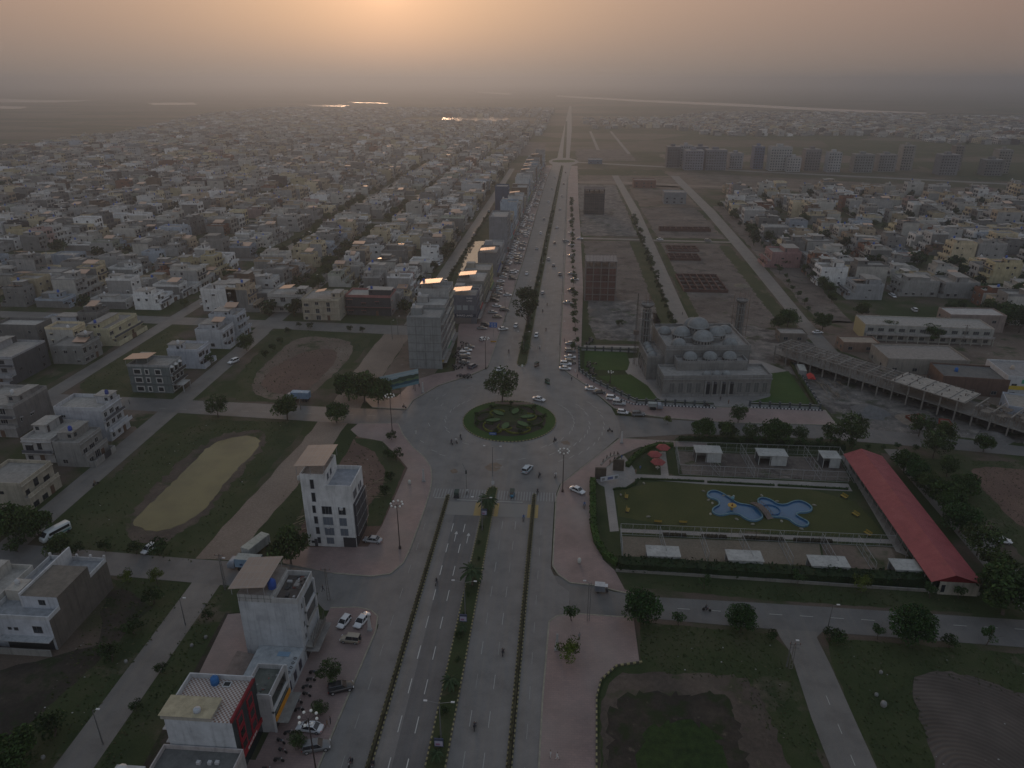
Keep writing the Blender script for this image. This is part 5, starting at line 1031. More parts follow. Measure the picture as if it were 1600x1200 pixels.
# ================================================================ landmarks east of the avenue
MG = (.19, .188, .18); MG2 = (.228, .226, .218)
k = Kit(); wl = k.part("wall"); pr = k.part("parapet"); rfm = k.part("roof")
def blk(x0, y0, x1, y1, h, z0=0, ph=.7, col=MG): wl.box(x0, y0, z0, x1, y1, h, col, "plaster"); rfm.face([(x0, y0, h + .02), (x1, y0, h + .02), (x1, y1, h + .02), (x0, y1, h + .02)], (.26, .25, .235), "concrete"); 
def rim(x0, y0, x1, y1, h, ph=.7):
    for (a, b_, c_, e) in ((x0, y0, x1, y0 + .3), (x0, y1 - .3, x1, y1), (x0, y0 + .3, x0 + .3, y1 - .3), (x1 - .3, y0 + .3, x1, y1 - .3)): pr.box(a, b_, h, c_, e, h + ph, MG2, "plaster")
blk(0, 0, 37, 10.5, 6.9); rim(0, 0, 37, 10.5, 6.9, .9)
wl.box(-.25, -.25, 6.2, 37.25, 0, 6.6, MG2, "plaster", bottom=True); wl.box(-.3, -.3, 0, 37.3, 0, .8, MG2, "plaster")
blk(6, 6.5, 30.5, 12.5, 9.6); rim(6, 6.5, 30.5, 12.5, 9.6, .9)
blk(3, 12.5, 33, 37, 13.0); rim(3, 12.5, 33, 37, 13.0, 1.0); wl.box(2.8, 12.3, 12.2, 33.2, 12.5, 12.7, MG2, "plaster", bottom=True)
blk(-2.8, 15, 3, 31, 8.6); rim(-2.8, 15, 3, 31, 8.6, .6)
for (u, z, ww, hh) in [(2.2 + i * 3.0, 1.4, 1.7, 3.6) for i in range(4)] + [(25.5 + i * 2.9, 1.4, 1.6, 3.6) for i in range(4)]:
    window(k, wl, faceT(0, 0, 0, 0), u, z, ww, hh, 0, MG2, None, (.12, .122, .12))
for (u, z, ww, hh) in [(1.2 + i * 2.4, 1.4, 1.3, 3.6) for i in range(4)]: window(k, wl, faceT(0, 10.5, 0, -E_), u, z, ww, hh, 0, MG2, None, (.05, .055, .06))
# deep entrance bays
for u in (14.2, 16.6, 19.6, 22.3):
    e_ = k.part("entrance_arch"); e_.box(u, -.5, 0, u + .5, 0, 5.6, MG2, "plaster"); e_.box(u + .5, -.06, 0, u + 1.9, 0, 4.8, (.02, .022, .025)); e_.lathe(u + 1.2, -.07, [(.7, 4.8), (.5, 5.2), (.05, 5.45)], (.05, .05, .055), "plain", 8)
for u in range(4): window(k, wl, faceT(-2.8, 30, 0, -E_), .8 + u * 3.8, .6, 2.2, 5.2, 0, MG2, None, (.03, .035, .04), False)
for u in range(3): window(k, wl, faceT(3, 12.5, 0, 0), 1, 3, .8, 2.5, 1)
DC = (.21, .222, .222)
def dome(x, y, z, r, drum, name="dome", wn=18):
    d_ = k.part(name); d_.lathe(x, y, [(r * 1.0, z), (r * 1.0, z + drum), (r * 1.07, z + drum + .05), (r * 1.07, z + drum + .2)], MG2, "plaster", 24, False)
    d_.lathe(x, y, [(r * 1.03, z + drum + .2)] + [(r * math.cos(R(a)), z + drum + .2 + r * .84 * math.sin(R(a))) for a in range(0, 90, 10)] + [(.02, z + drum + .2 + r * .84)], DC, "plaster", 26)
    for i in range(24): a = i * 2 * math.pi / 24; d_.bar((x + math.cos(a) * r * .985, y + math.sin(a) * r * .985, z + drum + .35), (x + math.cos(a) * r * .62, y + math.sin(a) * r * .62, z + drum + .2 + r * .66), .05, DC, "plaster") if r > 2 else None
    if wn:
        w_ = d_
        for i in range(wn): a = i * 2 * math.pi / wn; c_, s_ = math.cos(a), math.sin(a); tx, ty = -s_ * .24, c_ * .24; rr = r + .03; w_.face([(x + c_ * rr - tx, y + s_ * rr - ty, z + drum * .25), (x + c_ * rr + tx, y + s_ * rr + ty, z + drum * .25), (x + c_ * rr + tx, y + s_ * rr + ty, z + drum * .95), (x + c_ * rr - tx, y + s_ * rr - ty, z + drum * .95)], (.02,) * 3)
    d_.tube((x, y, z + drum + r * .84), (x, y, z + drum + r * .84 + 1.0), .06, .02, MG2)
wl.box(10.5, 18, 13, 23.5, 31, 14.8, MG, "plaster"); wl.lathe(17, 24, [(4.2, 14.8), (4.2, 16.6)], MG, "plaster", 8, False)
dome(17, 24.5, 15.6, 3.8, 1.5, wn=22); dome(17, 17, 13.6, 3.6, 1.3, wn=20); dome(10.6, 22.5, 13.6, 3.2, 1.3, wn=20); dome(23.4, 22.5, 13.6, 3.2, 1.3, wn=20); dome(17, 32, 13.6, 3.4, 1.3)
for (x, y) in ((5.8, 28.8), (8, 15.2), (26.5, 15.2), (28.6, 29.5)): dome(x, y, 13, 2.5, .5, "corner_dome", 0)
for x in (11.0, 18.0, 24.9): dome(x, 9.6, 9.6, 2.45, 1.0, "porch_dome", 16)
for x in (15.2, 18.6, 22.0): dome(x, 2.2, 6.92, 1.45, .2, "entrance_dome", 0)
for y in (17.2, 20.6, 24.0, 27.4): dome(-.6, y, 8.62, 1.5, .15, "entrance_dome", 0)
k.build("mosque", (50.9, 22.4, 0), R(5.2), label="large unpainted grey mosque with clustered domes in walled lawns", cat="mosque")
sheet("mosque_plaza", [(40, 44.5), (42, 58), (48, 60), (92, 60), (100, 50), (88, 22), (78.5, 15.4), (67.5, 15.4), (67, 19), (50, 19.5), (46.5, 25), (43.4, 31.5)], .06, "paver_grey")
sheet("lawn", PX(914, 546, 978, 549, 984, 567, 980, 579, 912, 578), .07, "lawn"); sheet("lawn", PX(934, 588, 985, 585, 1012, 603, 1028, 624, 1004, 625, 985, 618), .075, "lawn"); sheet("lawn", PX(1193, 585, 1232, 580, 1270, 634, 1203, 634, 1170, 629, 1203, 620), .07, "lawn")
sheet("grass_verge", PX(925, 502, 1000, 505, 1000, 515, 925, 513), .02, "grass"); sheet("grass_verge", PX(925, 524, 1000, 527, 1000, 538, 920, 537), .02, "grass"); sheet("garden_path", PX(912, 539, 1000, 541, 1000, 544, 912, 542), .03, "paver_grey")
sheet("dirt_lot", ragged([(28, 100), (30, 80), (48, 78), (60, 92), (60, 140), (28, 136)], 2, .6, 90), .03, "rubble"); sheet("grass_verge", ragged([(54, 60), (65, 60), (65, 118), (58, 118)], 2, .5, 91), .03, "grass")
# minarets under construction
def minaret(x, y, h, label, seed):
    k = Kit(); rg = random.Random(seed); s = k.part("shaft"); G_ = (.20, .205, .20)
    s.lathe(0, 0, [(.8, 0), (.8, h * .9)], (.10, .10, .10), "concrete", 8, False)
    for i in range(8): a = i * math.pi / 4; s.box(math.cos(a) * 1.45 - .16, math.sin(a) * 1.45 - .16, 0, math.cos(a) * 1.45 + .16, math.sin(a) * 1.45 + .16, h * .92, G_, "concrete")
    for z in range(3, int(h), 3): s.lathe(0, 0, [(.9, z), (1.7, z), (1.7, z + .25), (.9, z + .25)], G_, "concrete", 12, False)
    b_ = k.part("balcony"); b_.lathe(0, 0, [(1.5, h - 1.2), (2.5, h - .2), (2.5, h + .3), (2.2, h + .3), (2.2, h), (.1, h)], (.17, .17, .165), "concrete", 16, False)
    f = k.part("scaffold")
    for i in range(10): a = i * math.pi / 5; px_, py_ = 3.2 * math.cos(a), 3.2 * math.sin(a); f.bar((px_, py_, 0), (px_, py_, h + rg.uniform(-2, 3)), .06, (.16, .12, .09))
    for z in range(2, int(h), 2):
        for i in range(10): a, c_ = i * math.pi / 5, (i + 1) * math.pi / 5; f.bar((3.2 * math.cos(a), 3.2 * math.sin(a), z), (3.2 * math.cos(c_), 3.2 * math.sin(c_), z + rg.uniform(-.2, .2)), .04, (.14, .11, .09))
    for i in range(6): a = i * 1.05; f.bar((1.2 * math.cos(a), 1.2 * math.sin(a), h), (1.2 * math.cos(a), 1.2 * math.sin(a), h + 3.2), .04, (.15, .08, .05))
    k.build("minaret", (x, y, 0), label=label, cat="minaret")
minaret(47.2, 52, 24, "unfinished minaret wrapped in scaffolding left of the mosque", 1); minaret(88.5, 81, 18, "unfinished minaret wrapped in scaffolding behind the mosque's right corner", 2)
k = Kit(); m_ = k.part("mast")
for (a, b_) in ((0, .35), (.35, -.2), (-.35, -.2)): m_.bar((a, b_, 0), (a * .4, b_ * .4, 28), .06, (.08, .07, .06), "metal")
for z in range(0, 28): q = 1 - .6 * z / 28; m_.bar((0, .35 * q, z), (.35 * q, -.2 * q, z + 1), .03, (.08, .07, .06)); m_.bar((.35 * q, -.2 * q, z), (-.35 * q, -.2 * q, z + 1), .03, (.08, .07, .06))
hc = k.part("hoist_cage"); hc.box(-.9, -1.8, 12.5, .9, -.4, 14.0, (.10, .08, .07), bottom=True); hc.bar((-.9, -1.2, 18), (1.6, -.4, 18), .06, (.1,) * 3)
k.build("hoist_mast", (43.6, 52.2, 0), label="thin dark hoist mast with a cage beside the left minaret", cat="mast")
# mosque fence: low wall, piers and rails
def pier_fence(pts, label, hcol=(.03, .05, .018)):
    k = Kit(); w_ = k.part("base_wall"); pr_ = k.part("pier"); rl = k.part("rail"); hd = k.part("hedge"); first = True
    for i in range(len(pts) - 1):
        a, b_ = Vector(pts[i]), Vector(pts[i + 1]); L_ = (b_ - a).length; d_ = (b_ - a) / L_; n_ = Vector((-d_.y, d_.x)); kk = max(1, round(L_ / 3.2)); ang = math.atan2(d_.y, d_.x); T = Matrix.Translation((a.x, a.y, 0)) @ Matrix.Rotation(ang, 4, 'Z')
        w_.T = T; w_.box(0, -.15, 0, L_, .15, .6, (.30, .31, .31), "plaster"); rl.T = T
        rl.box(0, -.05, 1.35, L_, .05, 1.5, (.38, .38, .38), "plaster"); rl.box(0, -.03, .8, L_, .03, .9, (.3, .3, .3), "plaster"); hd.T = T; hd.box(0, .3, 0, L_, 1.1, 1.2, hcol, "hedge_leaf")
        for j in range(kk):
            if not first: pr_ = k.part("pier")
            first = False; pr_.T = T; x = L_ * j / kk; pr_.box(x - .3, -.3, 0, x + .3, .3, 1.9, (.075, .085, .09), "plaster"); pr_.box(x - .36, -.36, 1.9, x + .36, .36, 2.05, (.11, .115, .12), "plaster")
    k.build("boundary_fence", label=label, cat="fence")
pier_fence([(22.8, 65.5), (22.8, 43), (28, 33), (34.7, 24.4), (41.6, 16.2), (67.0, 15.2)], "mosque front fence with dark piers curving from the avenue to the gate")
pier_fence([(79, 16.6), (101.5, 16.0)], "mosque front fence with dark piers right of the gate"); pier_fence([(101.6, 16.0), (103.6, 47), (104.2, 56)], "mosque east fence with dark piers beside the building site")
pier_fence([(22.8, 66), (46, 65)], "mosque fence with dark piers behind the square lawn")
for nm, pts in (("painted", [(25, 30.6), (33, 21.2), (40.6, 14.7), (67.5, 13.8)]), ("right", [(79, 15.1), (102, 14.4)])): kerb("painted_kerb", pts, False, .35, .5, cols=((.5, .5, .5), (.04, .04, .05)), step=.55, kind='structure')
# site shelters
for (x, y, w_, d_, h, c_, lab) in ((101.5, 58, 2.6, 5, 2.6, (.40, .06, .035), "red-orange site shelter, farther of the two beside the mosque fence"), (103.6, 36.2, 2.6, 4.6, 2.4, (.42, .045, .04), "bright red site shelter, nearer of the two beside the mosque fence")):
    k = Kit(); k.part("roof").mesh([(0, 0, h), (w_, 0, h), (w_, d_, h), (0, d_, h), (w_ / 2, 0, h + .8), (w_ / 2, d_, h + .8)], [(0, 1, 4), (1, 2, 5, 4), (2, 3, 5), (3, 0, 4, 5)], c_, "plaster")
    for (a, b_) in ((0, 0), (w_, 0), (w_, d_), (0, d_)): k.part("post").bar((a, b_, 0), (a, b_, h), .06, (.1,) * 3)
    k.build("site_shelter", (x, y, 0), R(-8), label=lab, cat="shelter")
k = Kit(); k.part("cabin").box(0, 0, .3, 2.6, 6.5, 2.8, (.26, .26, .26), "plaster", top=((.34, .34, .31), "plaster")); k.build("site_cabin", (102.6, 43.5, 0), R(-8), label="long grey site cabin between the two red shelters", cat="cabin")
# --- long concrete frame
A0 = Vector((97.5, 58.5)); A1 = Vector((159, -9.5)); LA = (A1 - A0).length; dA = (A1 - A0) / LA; angA = math.atan2(dA.y, dA.x)
k = Kit(); CC = (.225, .21, .19); CD = (.17, .16, .145); s1 = k.part("floor_slab"); s1.box(0, 0, 3.3, LA, 11, 3.55, CD, "concrete", bottom=True); s2 = k.part("roof_slab"); s2.box(LA * .48, -.4, 6.9, LA * .735, 11.2, 7.15, (.29, .27, .24), "concrete", bottom=True)
s3 = k.part("upper_beam"); s3b = k.part("upper_beam"); st_ = 5.0; nb = int(LA / st_)
for i in range(nb + 1):
    x = i * st_
    for y in (.3, 5.6, 10.7):
        c_ = k.part("column"); c_.box(x - .2, y - .2, 0, x + .2, y + .2, 6.9 if not (LA * .75 < x) else 5.6, CC, "concrete")
        if x > LA * .48 and x < LA * .735: c_.box(x - .12, y - .12, 7.15, x + .12, y + .12, 7.9, (.12, .1, .09), "concrete")
    if not (LA * .5 < x < LA * .72): (s3 if x < LA * .5 else s3b).box(x - .15, 0, 6.5, x + .15, 11, 6.85, CC, "concrete", bottom=True)
    if i < nb and x < LA * .48:
        for q in (1.7, 3.4): s3.box(x + q - .06, 0, 6.6, x + q + .06, 11, 6.8, (.16, .13, .11), "concrete", bottom=True)
for y in (.3, 3, 5.6, 8.2, 10.7): s3.box(0, y - .14, 6.52, LA * .49, y + .14, 6.82, CC, "concrete", bottom=True)
rg = random.Random(9); pp = k.part("prop"); wl = k.part("back_wall"); wl.box(0, 10.9, 0, LA, 11.1, 3.3, (.13, .11, .10), "plaster")
for i in range(260): x, y = rg.uniform(LA * .0, LA * .48), rg.uniform(.5, 10.5); pp.bar((x, y, 3.55), (x + rg.uniform(-.2, .2), y, 6.5), .035, (.15, .11, .08))
for i in range(200): x, y = rg.uniform(LA * .75, LA), rg.uniform(.1, 10.5); pp.bar((x, y, 3.55), (x + rg.uniform(-.3, .3), y + rg.uniform(-.2, .2), rg.uniform(5.2, 6.5)), .035, (.15, .11, .08))
fw = k.part("formwork"); 
for i in range(26): x, y = rg.uniform(LA * .76, LA - 2), rg.uniform(.2, 8.5); fw.box(x, y, 5.5 + rg.uniform(0, .1), x + rg.uniform(1.5, 3), y + rg.uniform(1, 2.4), 5.62 + rg.uniform(0, .1), jit((.15, .13, .11), rg, .3), "concrete", bottom=True)
lt = k.part("roof_joint")
for i in range(6): x = LA * .48 + 1 + i * LA * .048; lt.box(x, -.3, 7.16, x + .18, 11.1, 7.24, (.08, .075, .07))
for i in range(30): x, y = rg.uniform(LA * .49, LA * .73), rg.uniform(0, 10.8); lt.box(x, y, 7.16, x + rg.uniform(.15, .7), y + rg.uniform(.15, .5), 7.3, rg.choice([(.05,) * 3, (.2, .19, .17), (.1, .08, .06)]))
k.build("arcade_frame", (A0.x, A0.y, 0), angA, label="long unfinished concrete arcade frame on columns, running to the right edge", cat="building")
# school and yards behind the arcade
k = Kit(); wl = k.part("wall"); wl.box(0, 0, 0, 50, 13, 6.6, (.30, .30, .28), "plaster"); k.part("roof").face([(0, 0, 6.62), (50, 0, 6.62), (50, 13, 6.62), (0, 13, 6.62)], (.29, .28, .26), "concrete"); parapet(k, 0, 0, 50, 13, 6.6, .4, (.36, .34, .30)); g2 = k.part("gallery"); g2.box(.5, -2, 3.1, 50, 0, 3.35, (.3, .29, .27), "concrete", bottom=True); g2.box(.5, -2, 3.35, 50, -1.85, 4.2, (.32, .31, .30), "plaster")
for i in range(13): cl_ = k.part("column"); cl_.box(i * 4.1 + .3, -2, 0, i * 4.1 + .6, -1.7, 3.1, (.33, .32, .28), "plaster")
for i in range(12):
    for z in (.8, 4.2): window(k, wl, faceT(0, 0, 0, 0), 1.2 + i * 4.1, z, 2.2, 1.3, 0, (.2, .2, .19), None, (.05, .055, .06))
k.part("wall_mural").box(-.08, 0, 0, 0, 13, 6.5, (.30, .27, .15)); k.build("school_block", (141.5, 87, 0), R(-3), label="long two-storey school block with white gallery and bare roof slab", cat="building")
def simple(name, x0, y0, x1, y1, h, wall, label, roof=(.27, .25, .23), rz=0, cat="building", wins=3, tankc=None, door=None, glz=GLS, ph=.5):
    k = Kit(); wl = k.part("wall"); W_, D_ = x1 - x0, y1 - y0; wl.box(0, 0, 0, W_, D_, h, wall, "plaster"); k.part("roof").face([(0, 0, h + .02), (W_, 0, h + .02), (W_, D_, h + .02), (0, D_, h + .02)], roof, "concrete"); parapet(k, 0, 0, W_, D_, h, ph, tuple(c * 1.1 for c in wall))
    for fl in range(max(1, int(h / 3.2))):
        for i in range(wins): window(k, wl, faceT(0, 0, 0, 0), W_ / wins * (i + .3), fl * 3.1 + 1.0, min(1.6, W_ / wins * .45), 1.2, 0, (.2, .2, .19), None, glz)
        for i in range(2): window(k, wl, faceT(0, D_, 0, -E_), D_ / 2 * (i + .3), fl * 3.1 + 1.0, 1.2, 1.2, 0, (.2, .2, .19), None, glz)
    if tankc: tank(k, W_ * .3, D_ * .5, h, tankc, .6, 1.4)
    return k.build(name, (x0, y0, 0), rz, label=label, cat=cat)
simple("annexe", 182, 101, 205, 112, 7.2, (.24, .2, .18), "pale roof block standing behind the long school block", roof=(.40, .38, .36))
simple("annexe", 128, 72, 142, 80, 3.6, (.20, .14, .11), "small brick outbuilding with tan roof at the school's left end", roof=(.30, .25, .2), wins=2)
simple("annexe", 106, 82, 117, 89, 3.4, (.16, .14, .12), "little brown hut beyond the mosque's right corner", wins=2)
simple("classroom_block", 136, 50, 165, 66, 5.4, (.25, .23, .2), "flat-roofed yard building painted at its left side, behind the arcade", roof=(.24, .22, .2), wins=4)
simple("brick_block", 147, 32, 168, 45, 6.2, (.115, .075, .06), "dark brick block with square windows behind the arcade", roof=(.12, .12, .115), tankc=(.02, .1, .3), rz=R(-6))
r_ = simple("painted_block", 167, 30, 183, 46, 7.6, (.42, .43, .44), "white and yellow painted school block with small square windows", roof=(.24, .235, .23), rz=R(-4), tankc=(.35, .3, .25))
yb = MB(); yb.box(.3, -.06, 3.2, 10, -.01, 4.6, (.45, .33, .04)); yb.box(4.5, -.07, 5.5, 7, -.01, 7, (.05, .25, .16)); yb.build("painted_panel", r_)
simple("painted_block", 158, 12, 182, 24, 4.6, (.34, .37, .42), "white-blue building with pale roof behind the arcade's right half", roof=(.27, .25, .22), rz=R(-20))
simple("painted_block", 187, 24, 205, 40, 5.6, (.42, .24, .035), "orange-yellow building at the right edge", roof=(.13, .12, .12), wins=2, rz=R(-12))
# --- buildings among the empty plots on the right
def frame_tower(x0, y0, W_, D_, h, col, fill, label, fl=3.3):
    k = Kit(); nx, ny, nz = max(2, int(W_ / 3.2)), 3, int(h / fl); co = k.part("column"); sl_ = k.part("floor_slab"); iw = k.part("infill_wall"); rg = random.Random(int(x0))
    for z in range(nz + 1): sl_.box(-.3, -.3, z * fl - .25 if z else 0, W_ + .3, D_ + .3, z * fl + (.02 if z else .1), col, "concrete", bottom=True)
    for i in range(nx + 1):
        for j in range(ny + 1): x, y = i * W_ / nx, j * D_ / ny; co.box(x - .2, y - .2, 0, x + .2, y + .2, nz * fl, col, "concrete")
    for z in range(nz - 1):
        for i in range(nx): iw.box(i * W_ / nx + .2, .02, z * fl, (i + 1) * W_ / nx - .2, .2, z * fl + fl - .25, jit(fill, rg, .25), "plaster")
        iw.box(.02, .2, z * fl, .2, D_, z * fl + fl - .25, jit(fill, rg, .25), "plaster"); iw.box(W_ - .2, .2, z * fl, W_ - .02, D_, z * fl + fl - .25, jit(fill, rg, .2), "plaster")
    pp = k.part("prop")
    for i in range(60): x, y = rg.uniform(0, W_), rg.uniform(0, D_ * .6); pp.bar((x, y, (nz - 1) * fl), (x, y, nz * fl), .06, (.16, .12, .09))
    sf = k.part("scaffold")
    for i in range(int(W_ / 1.6) + 1): sf.bar((i * 1.6, -1.1, 0), (i * 1.6, -1.1, h + 1), .05, (.13, .11, .1))
    for z in range(1, int(h / 1.9)): sf.bar((-.3, -1.1, z * 1.9), (W_ + .3, -1.1, z * 1.9), .05, (.14, .12, .1))
    k.build("frame_building", (x0, y0, 0), label=label, cat="building")
frame_tower(26.8, 136.5, 14.6, 12, 22.5, (.22, .20, .19), (.13, .065, .055), "unfinished brick and concrete tower with props beside the avenue")
frame_tower(31.2, 382, 15.8, 16, 20, (.07, .07, .078), (.05, .052, .06), "dark wrapped unfinished tower farther along the avenue")
def brick_walls(x0, y0, x1, y1, nx, ny, label, h=1.4, col=(.10, .055, .048)):
    m_ = MB(); xs = [x0 + (x1 - x0) * i / nx for i in range(nx + 1)]; ys = [y0 + (y1 - y0) * i / ny for i in range(ny + 1)]; rg = random.Random(int(x0 + y0))
    for i, x in enumerate(xs): m_.box(x - .2, y0, 0, x + .2, y1, h + rg.uniform(-.3, .2) , jit(col, rg, .2), "plaster")
    for y in ys: m_.box(x0 - .2, y - .2, 0, x1 + .2, y + .2, h + rg.uniform(-.3, .25), jit(col, rg, .2), "plaster")
    m_.build("foundation_walls", label=label, cat="foundations")
brick_walls(78, 156, 100, 188, 6, 4, "dark red brick foundation grid nearest the minarets"); brick_walls(80, 226, 98, 240, 5, 2, "small brick foundation grid on the middle plot", 1.2); brick_walls(82, 250, 101, 264, 6, 2, "small brick foundation grid farthest on the middle plot", 1.0)
brick_walls(84, 316, 120, 322, 9, 1, "long low brick wall foundation beside the cross lane", 2.2)
simple("brick_house", 84, 540, 106, 556, 7, (.17, .09, .07), "unfinished brick house on the far empty plots", roof=(.2, .16, .14)); simple("grey_house", 102, 440, 121, 456, 9.5, (.19, .205, .22), "plain grey-blue house between the two right lanes")
simple("blue_shed", 44, 760, 62, 775, 5, (.09, .14, .2), "low blue-sided shed with bright roof beyond the second roundabout", roof=(.4, .36, .32), wins=2)
for (x0, y0, x1, y1, h, c_, lab, seed) in ((132, 212, 152, 228, 8, (.28, .17, .165), "pink two-storey house at the corner of the estate", 41), (153, 208, 171, 222, 7, (.22, .23, .24), "grey blank-walled house beside the pink corner house", 42), (156, 148, 173, 162, 7, (.29, .30, .31), "lone white-grey house on the near bare plot right of the lane", 43),
        (184, 156, 203, 170, 7.2, (.27, .27, .26), "grey house with broad blank rear wall, left of a joined pair", 44), (203.3, 154, 222, 168, 7.2, (.25, .25, .245), "grey house with two square rear windows, right of a joined pair", 45)):
    TAKEN.append((x0, y0, x1, y1)); nh("house", x0, y0, x1, y1, 3, 2, seed, c_, lab, fh=h / 2, panel=seed == 43, porch=1.5)["group"] = "houses right of the avenue"
# apartment towers on the far strip
rg = random.Random(17)
TW = [(140, 728, 16, 17, 24, (.10, .11, .13), "dark"), (157, 735, 15, 14, 25, (.30, .31, .33), "pale"), (173, 730, 17, 15, 24, (.12, .13, .16), "dark"), (158, 700, 22, 18, 22, (.20, .21, .25), "slate"), (183, 700, 24, 18, 23, (.16, .17, .20), "slate"), (214, 716, 16, 14, 18, (.24, .25, .27), "grey"), (243, 718, 12, 15, 26, (.12, .15, .22), "navy"), (258, 700, 24, 16, 27, (.34, .35, .35), "white"), (276, 692, 16, 12, 16, (.38, .38, .38), "white"), (300, 705, 18, 15, 24, (.19, .18, .18), "brown"), (322, 690, 15, 13, 22, (.36, .37, .38), "white"), (352, 690, 22, 14, 20, (.20, .21, .21), "grey"), (384, 700, 20, 14, 19, (.22, .22, .22), "grey"), (416, 716, 14, 14, 28, (.26, .25, .23), "tan-sided"), (440, 670, 20, 16, 22, (.19, .19, .2), "grey"), (476, 716, 10, 12, 28, (.20, .18, .16), "tan-sided"), (488, 668, 20, 14, 17, (.17, .17, .17), "dark"), (512, 690, 15, 14, 26, (.24, .23, .21), "tan-sided"), (584, 640, 14, 13, 27, (.28, .25, .22), "tan-sided"), (645, 640, 14, 14, 18, (.2, .21, .22), "grey")]
for i, (x, y, W_, D_, h, c_, cn) in enumerate(TW):
    k = Kit(i > 14); wl = k.part("wall"); wl.box(0, 0, 0, W_, D_, h, c_, "plaster"); k.part("roof").box(.2, .2, h, W_ - .2, D_ - .2, h + .4, (.25, .24, .23), "concrete"); k.part("stair_room").box(W_ * .3, D_ * .3, h + .4, W_ * .6, D_ * .7, h + 3, c_, "plaster")
    wn = k.part("window_row")
    for z in range(int(h / 3.1)):
        if z: wn = k.part("window_row")
        for q in range(int(W_ / 3)): wn.box(q * 3 + .8, -.08, z * 3.1 + .9, q * 3 + 2.2, 0, z * 3.1 + 2.3, (.04, .045, .05), "glass")
        k.part("balcony").box(-.1, -.9, z * 3.1 - .1, W_ * .35, -.1, z * 3.1 + .7, jit(c_, rg, .2), "plaster", bottom=True)
    k.build("apartment_tower", (x, y, 0), label=f"{cn} apartment tower, {ordw(i + 1)} from the left in the far row beyond the plots", cat="apartment tower", group="apartment towers in the far row")
# white tower and hall on the left horizon
k = Kit(); wl = k.part("wall"); wl.box(0, 0, 0, 12, 10, 21, (.44, .45, .46), "plaster"); k.part("crown").box(-1.5, -1.5, 17.5, 13.5, 11.5, 21.5, (.26, .27, .28), "plaster", bottom=True)
for z in range(5):
    for q in range(4): window(k, wl, faceT(0, 0, 0, 0), .8 + q * 2.9, 1.5 + z * 3.2, 1.5, 1.4, 0, (.35,) * 3, None, (.04,) * 3)
k.build("white_tower", (-577, 764, 0), label="lone white tower rising above the low estate on the left", cat="tower"); TAKEN.append((-590, 750, -560, 780))
k = Kit(); k.part("wall").box(0, 0, 0, 34, 30, 5, (.3,) * 3, "plaster"); k.part("roof").mesh([(-1, -1, 5), (35, -1, 5), (35, 31, 5), (-1, 31, 5), (17, 5, 9), (17, 25, 9)], [(0, 1, 4), (1, 2, 5, 4), (2, 3, 5), (3, 0, 4, 5)], (.42, .42, .42), "plaster")
k.build("marquee_hall", (-648, 578, 0), label="white marquee-roofed hall at the left edge", cat="hall"); TAKEN.append((-655, 565, -600, 615))
# ================================================================ the housing estates
LODN = [0, 0, 0]
WALLC = ["white"] * 6 + ["off-white"] * 6 + ["pale grey"] * 6 + ["concrete grey"] * 8 + ["cream"] * 5 + ["tan"] * 3 + ["yellow", "dusty pink", "pale blue", "brown", "brick red", "charcoal", "pale green"]
CITYL = [(-200, 560), (-200, 225), (0, 235), (190, 212), (330, 180), (520, 162), (700, 158), (862, 165), (872, 215), (840, 250), (800, 262), (770, 300), (750, 350), (680, 430), (625, 500), (470, 505), (300, 480), (215, 520), (130, 545), (0, 600)]
CITYR = [(1130, 292), (1200, 285), (1400, 280), (1750, 300), (1800, 600), (1600, 545), (1545, 480), (1430, 445), (1330, 455), (1180, 425), (1165, 375), (1140, 330)]
CITYF = [(905, 188), (1050, 186), (1100, 178), (1300, 178), (1600, 186), (1900, 196), (1900, 232), (1500, 226), (1340, 212), (1120, 214), (1040, 200), (930, 202)]
plots = []; rgc = random.Random(42)
taken = []  # filled by set pieces: (x0,y0,x1,y1)
TAKEN += [(-106, 86, -48, 118), (-440, 1700, -60, 2020)]
def gen(poly, xs, ylist, y_max, wmin, wmax, vac):
    for (xa, facing) in xs:
        for (ya, yb) in ylist:
            y = ya
            while y < yb - wmin:
                w_ = rgc.uniform(wmin, wmax)
                if y + w_ > yb: break
                v = rgc.random(); cx, cy = xa, y + w_ / 2; y += w_ + (0 if rgc.random() < .6 else rgc.uniform(.8, 3.5))
                q = proj(cx, cy)
                if v < vac or not pip(q[0], q[1], poly): continue
                if any(a - 1 < cx < c_ + 1 and b_ - 1 < cy < e + 1 for a, b_, c_, e in TAKEN): continue
                if -107 < cx < -56 and cy < 90: continue
                plots.append((q[2], cx, cy, w_ - .02, facing))
def blocks(y0, y1, L_, gap):
    r_ = []; y = y0
    while y < y1: r_.append((y, min(y + L_, y1))); y += L_ + gap
    return r_
def lanes(x_near, x_far, sgn, first):
    """rows of plots either side of parallel lanes"""
    xs = []; x = x_near; k = 0
    while x < x_far: xs.append((sgn * x, first if k % 2 == 0 else 4 - first)); x += (19 if k % 2 == 0 else 27); k += 1
    return xs
YB = [(10, 78), (106, 203), (214, 328), (339, 468), (479, 618), (629, 778)]
gen(CITYL, [(-64, 1), (-83, 3)], [(a, b_) for a, b_ in YB if a > 90] , 0, 7, 10.5, .16)
gen(CITYL, [(-101, 1)], [(140, 203), (214, 328), (339, 468), (479, 618), (629, 778)], 0, 7, 10.5, .12)
gen(CITYL, [(-133 - 47 * k // 1 + j * 0, f) for k in range(0, 9) for (j, f) in ((0, 1),)], YB, 0, 7, 10.5, .15)
gen(CITYL, [(-152 - 47 * k + (8 if k == 0 else 0), 3) for k in range(0, 9)], YB, 0, 7, 10.5, .15)
gen(CITYL, lanes(60, 900, -1, 1), blocks(790, 1250, 120, 9), 0, 8, 13, .15)
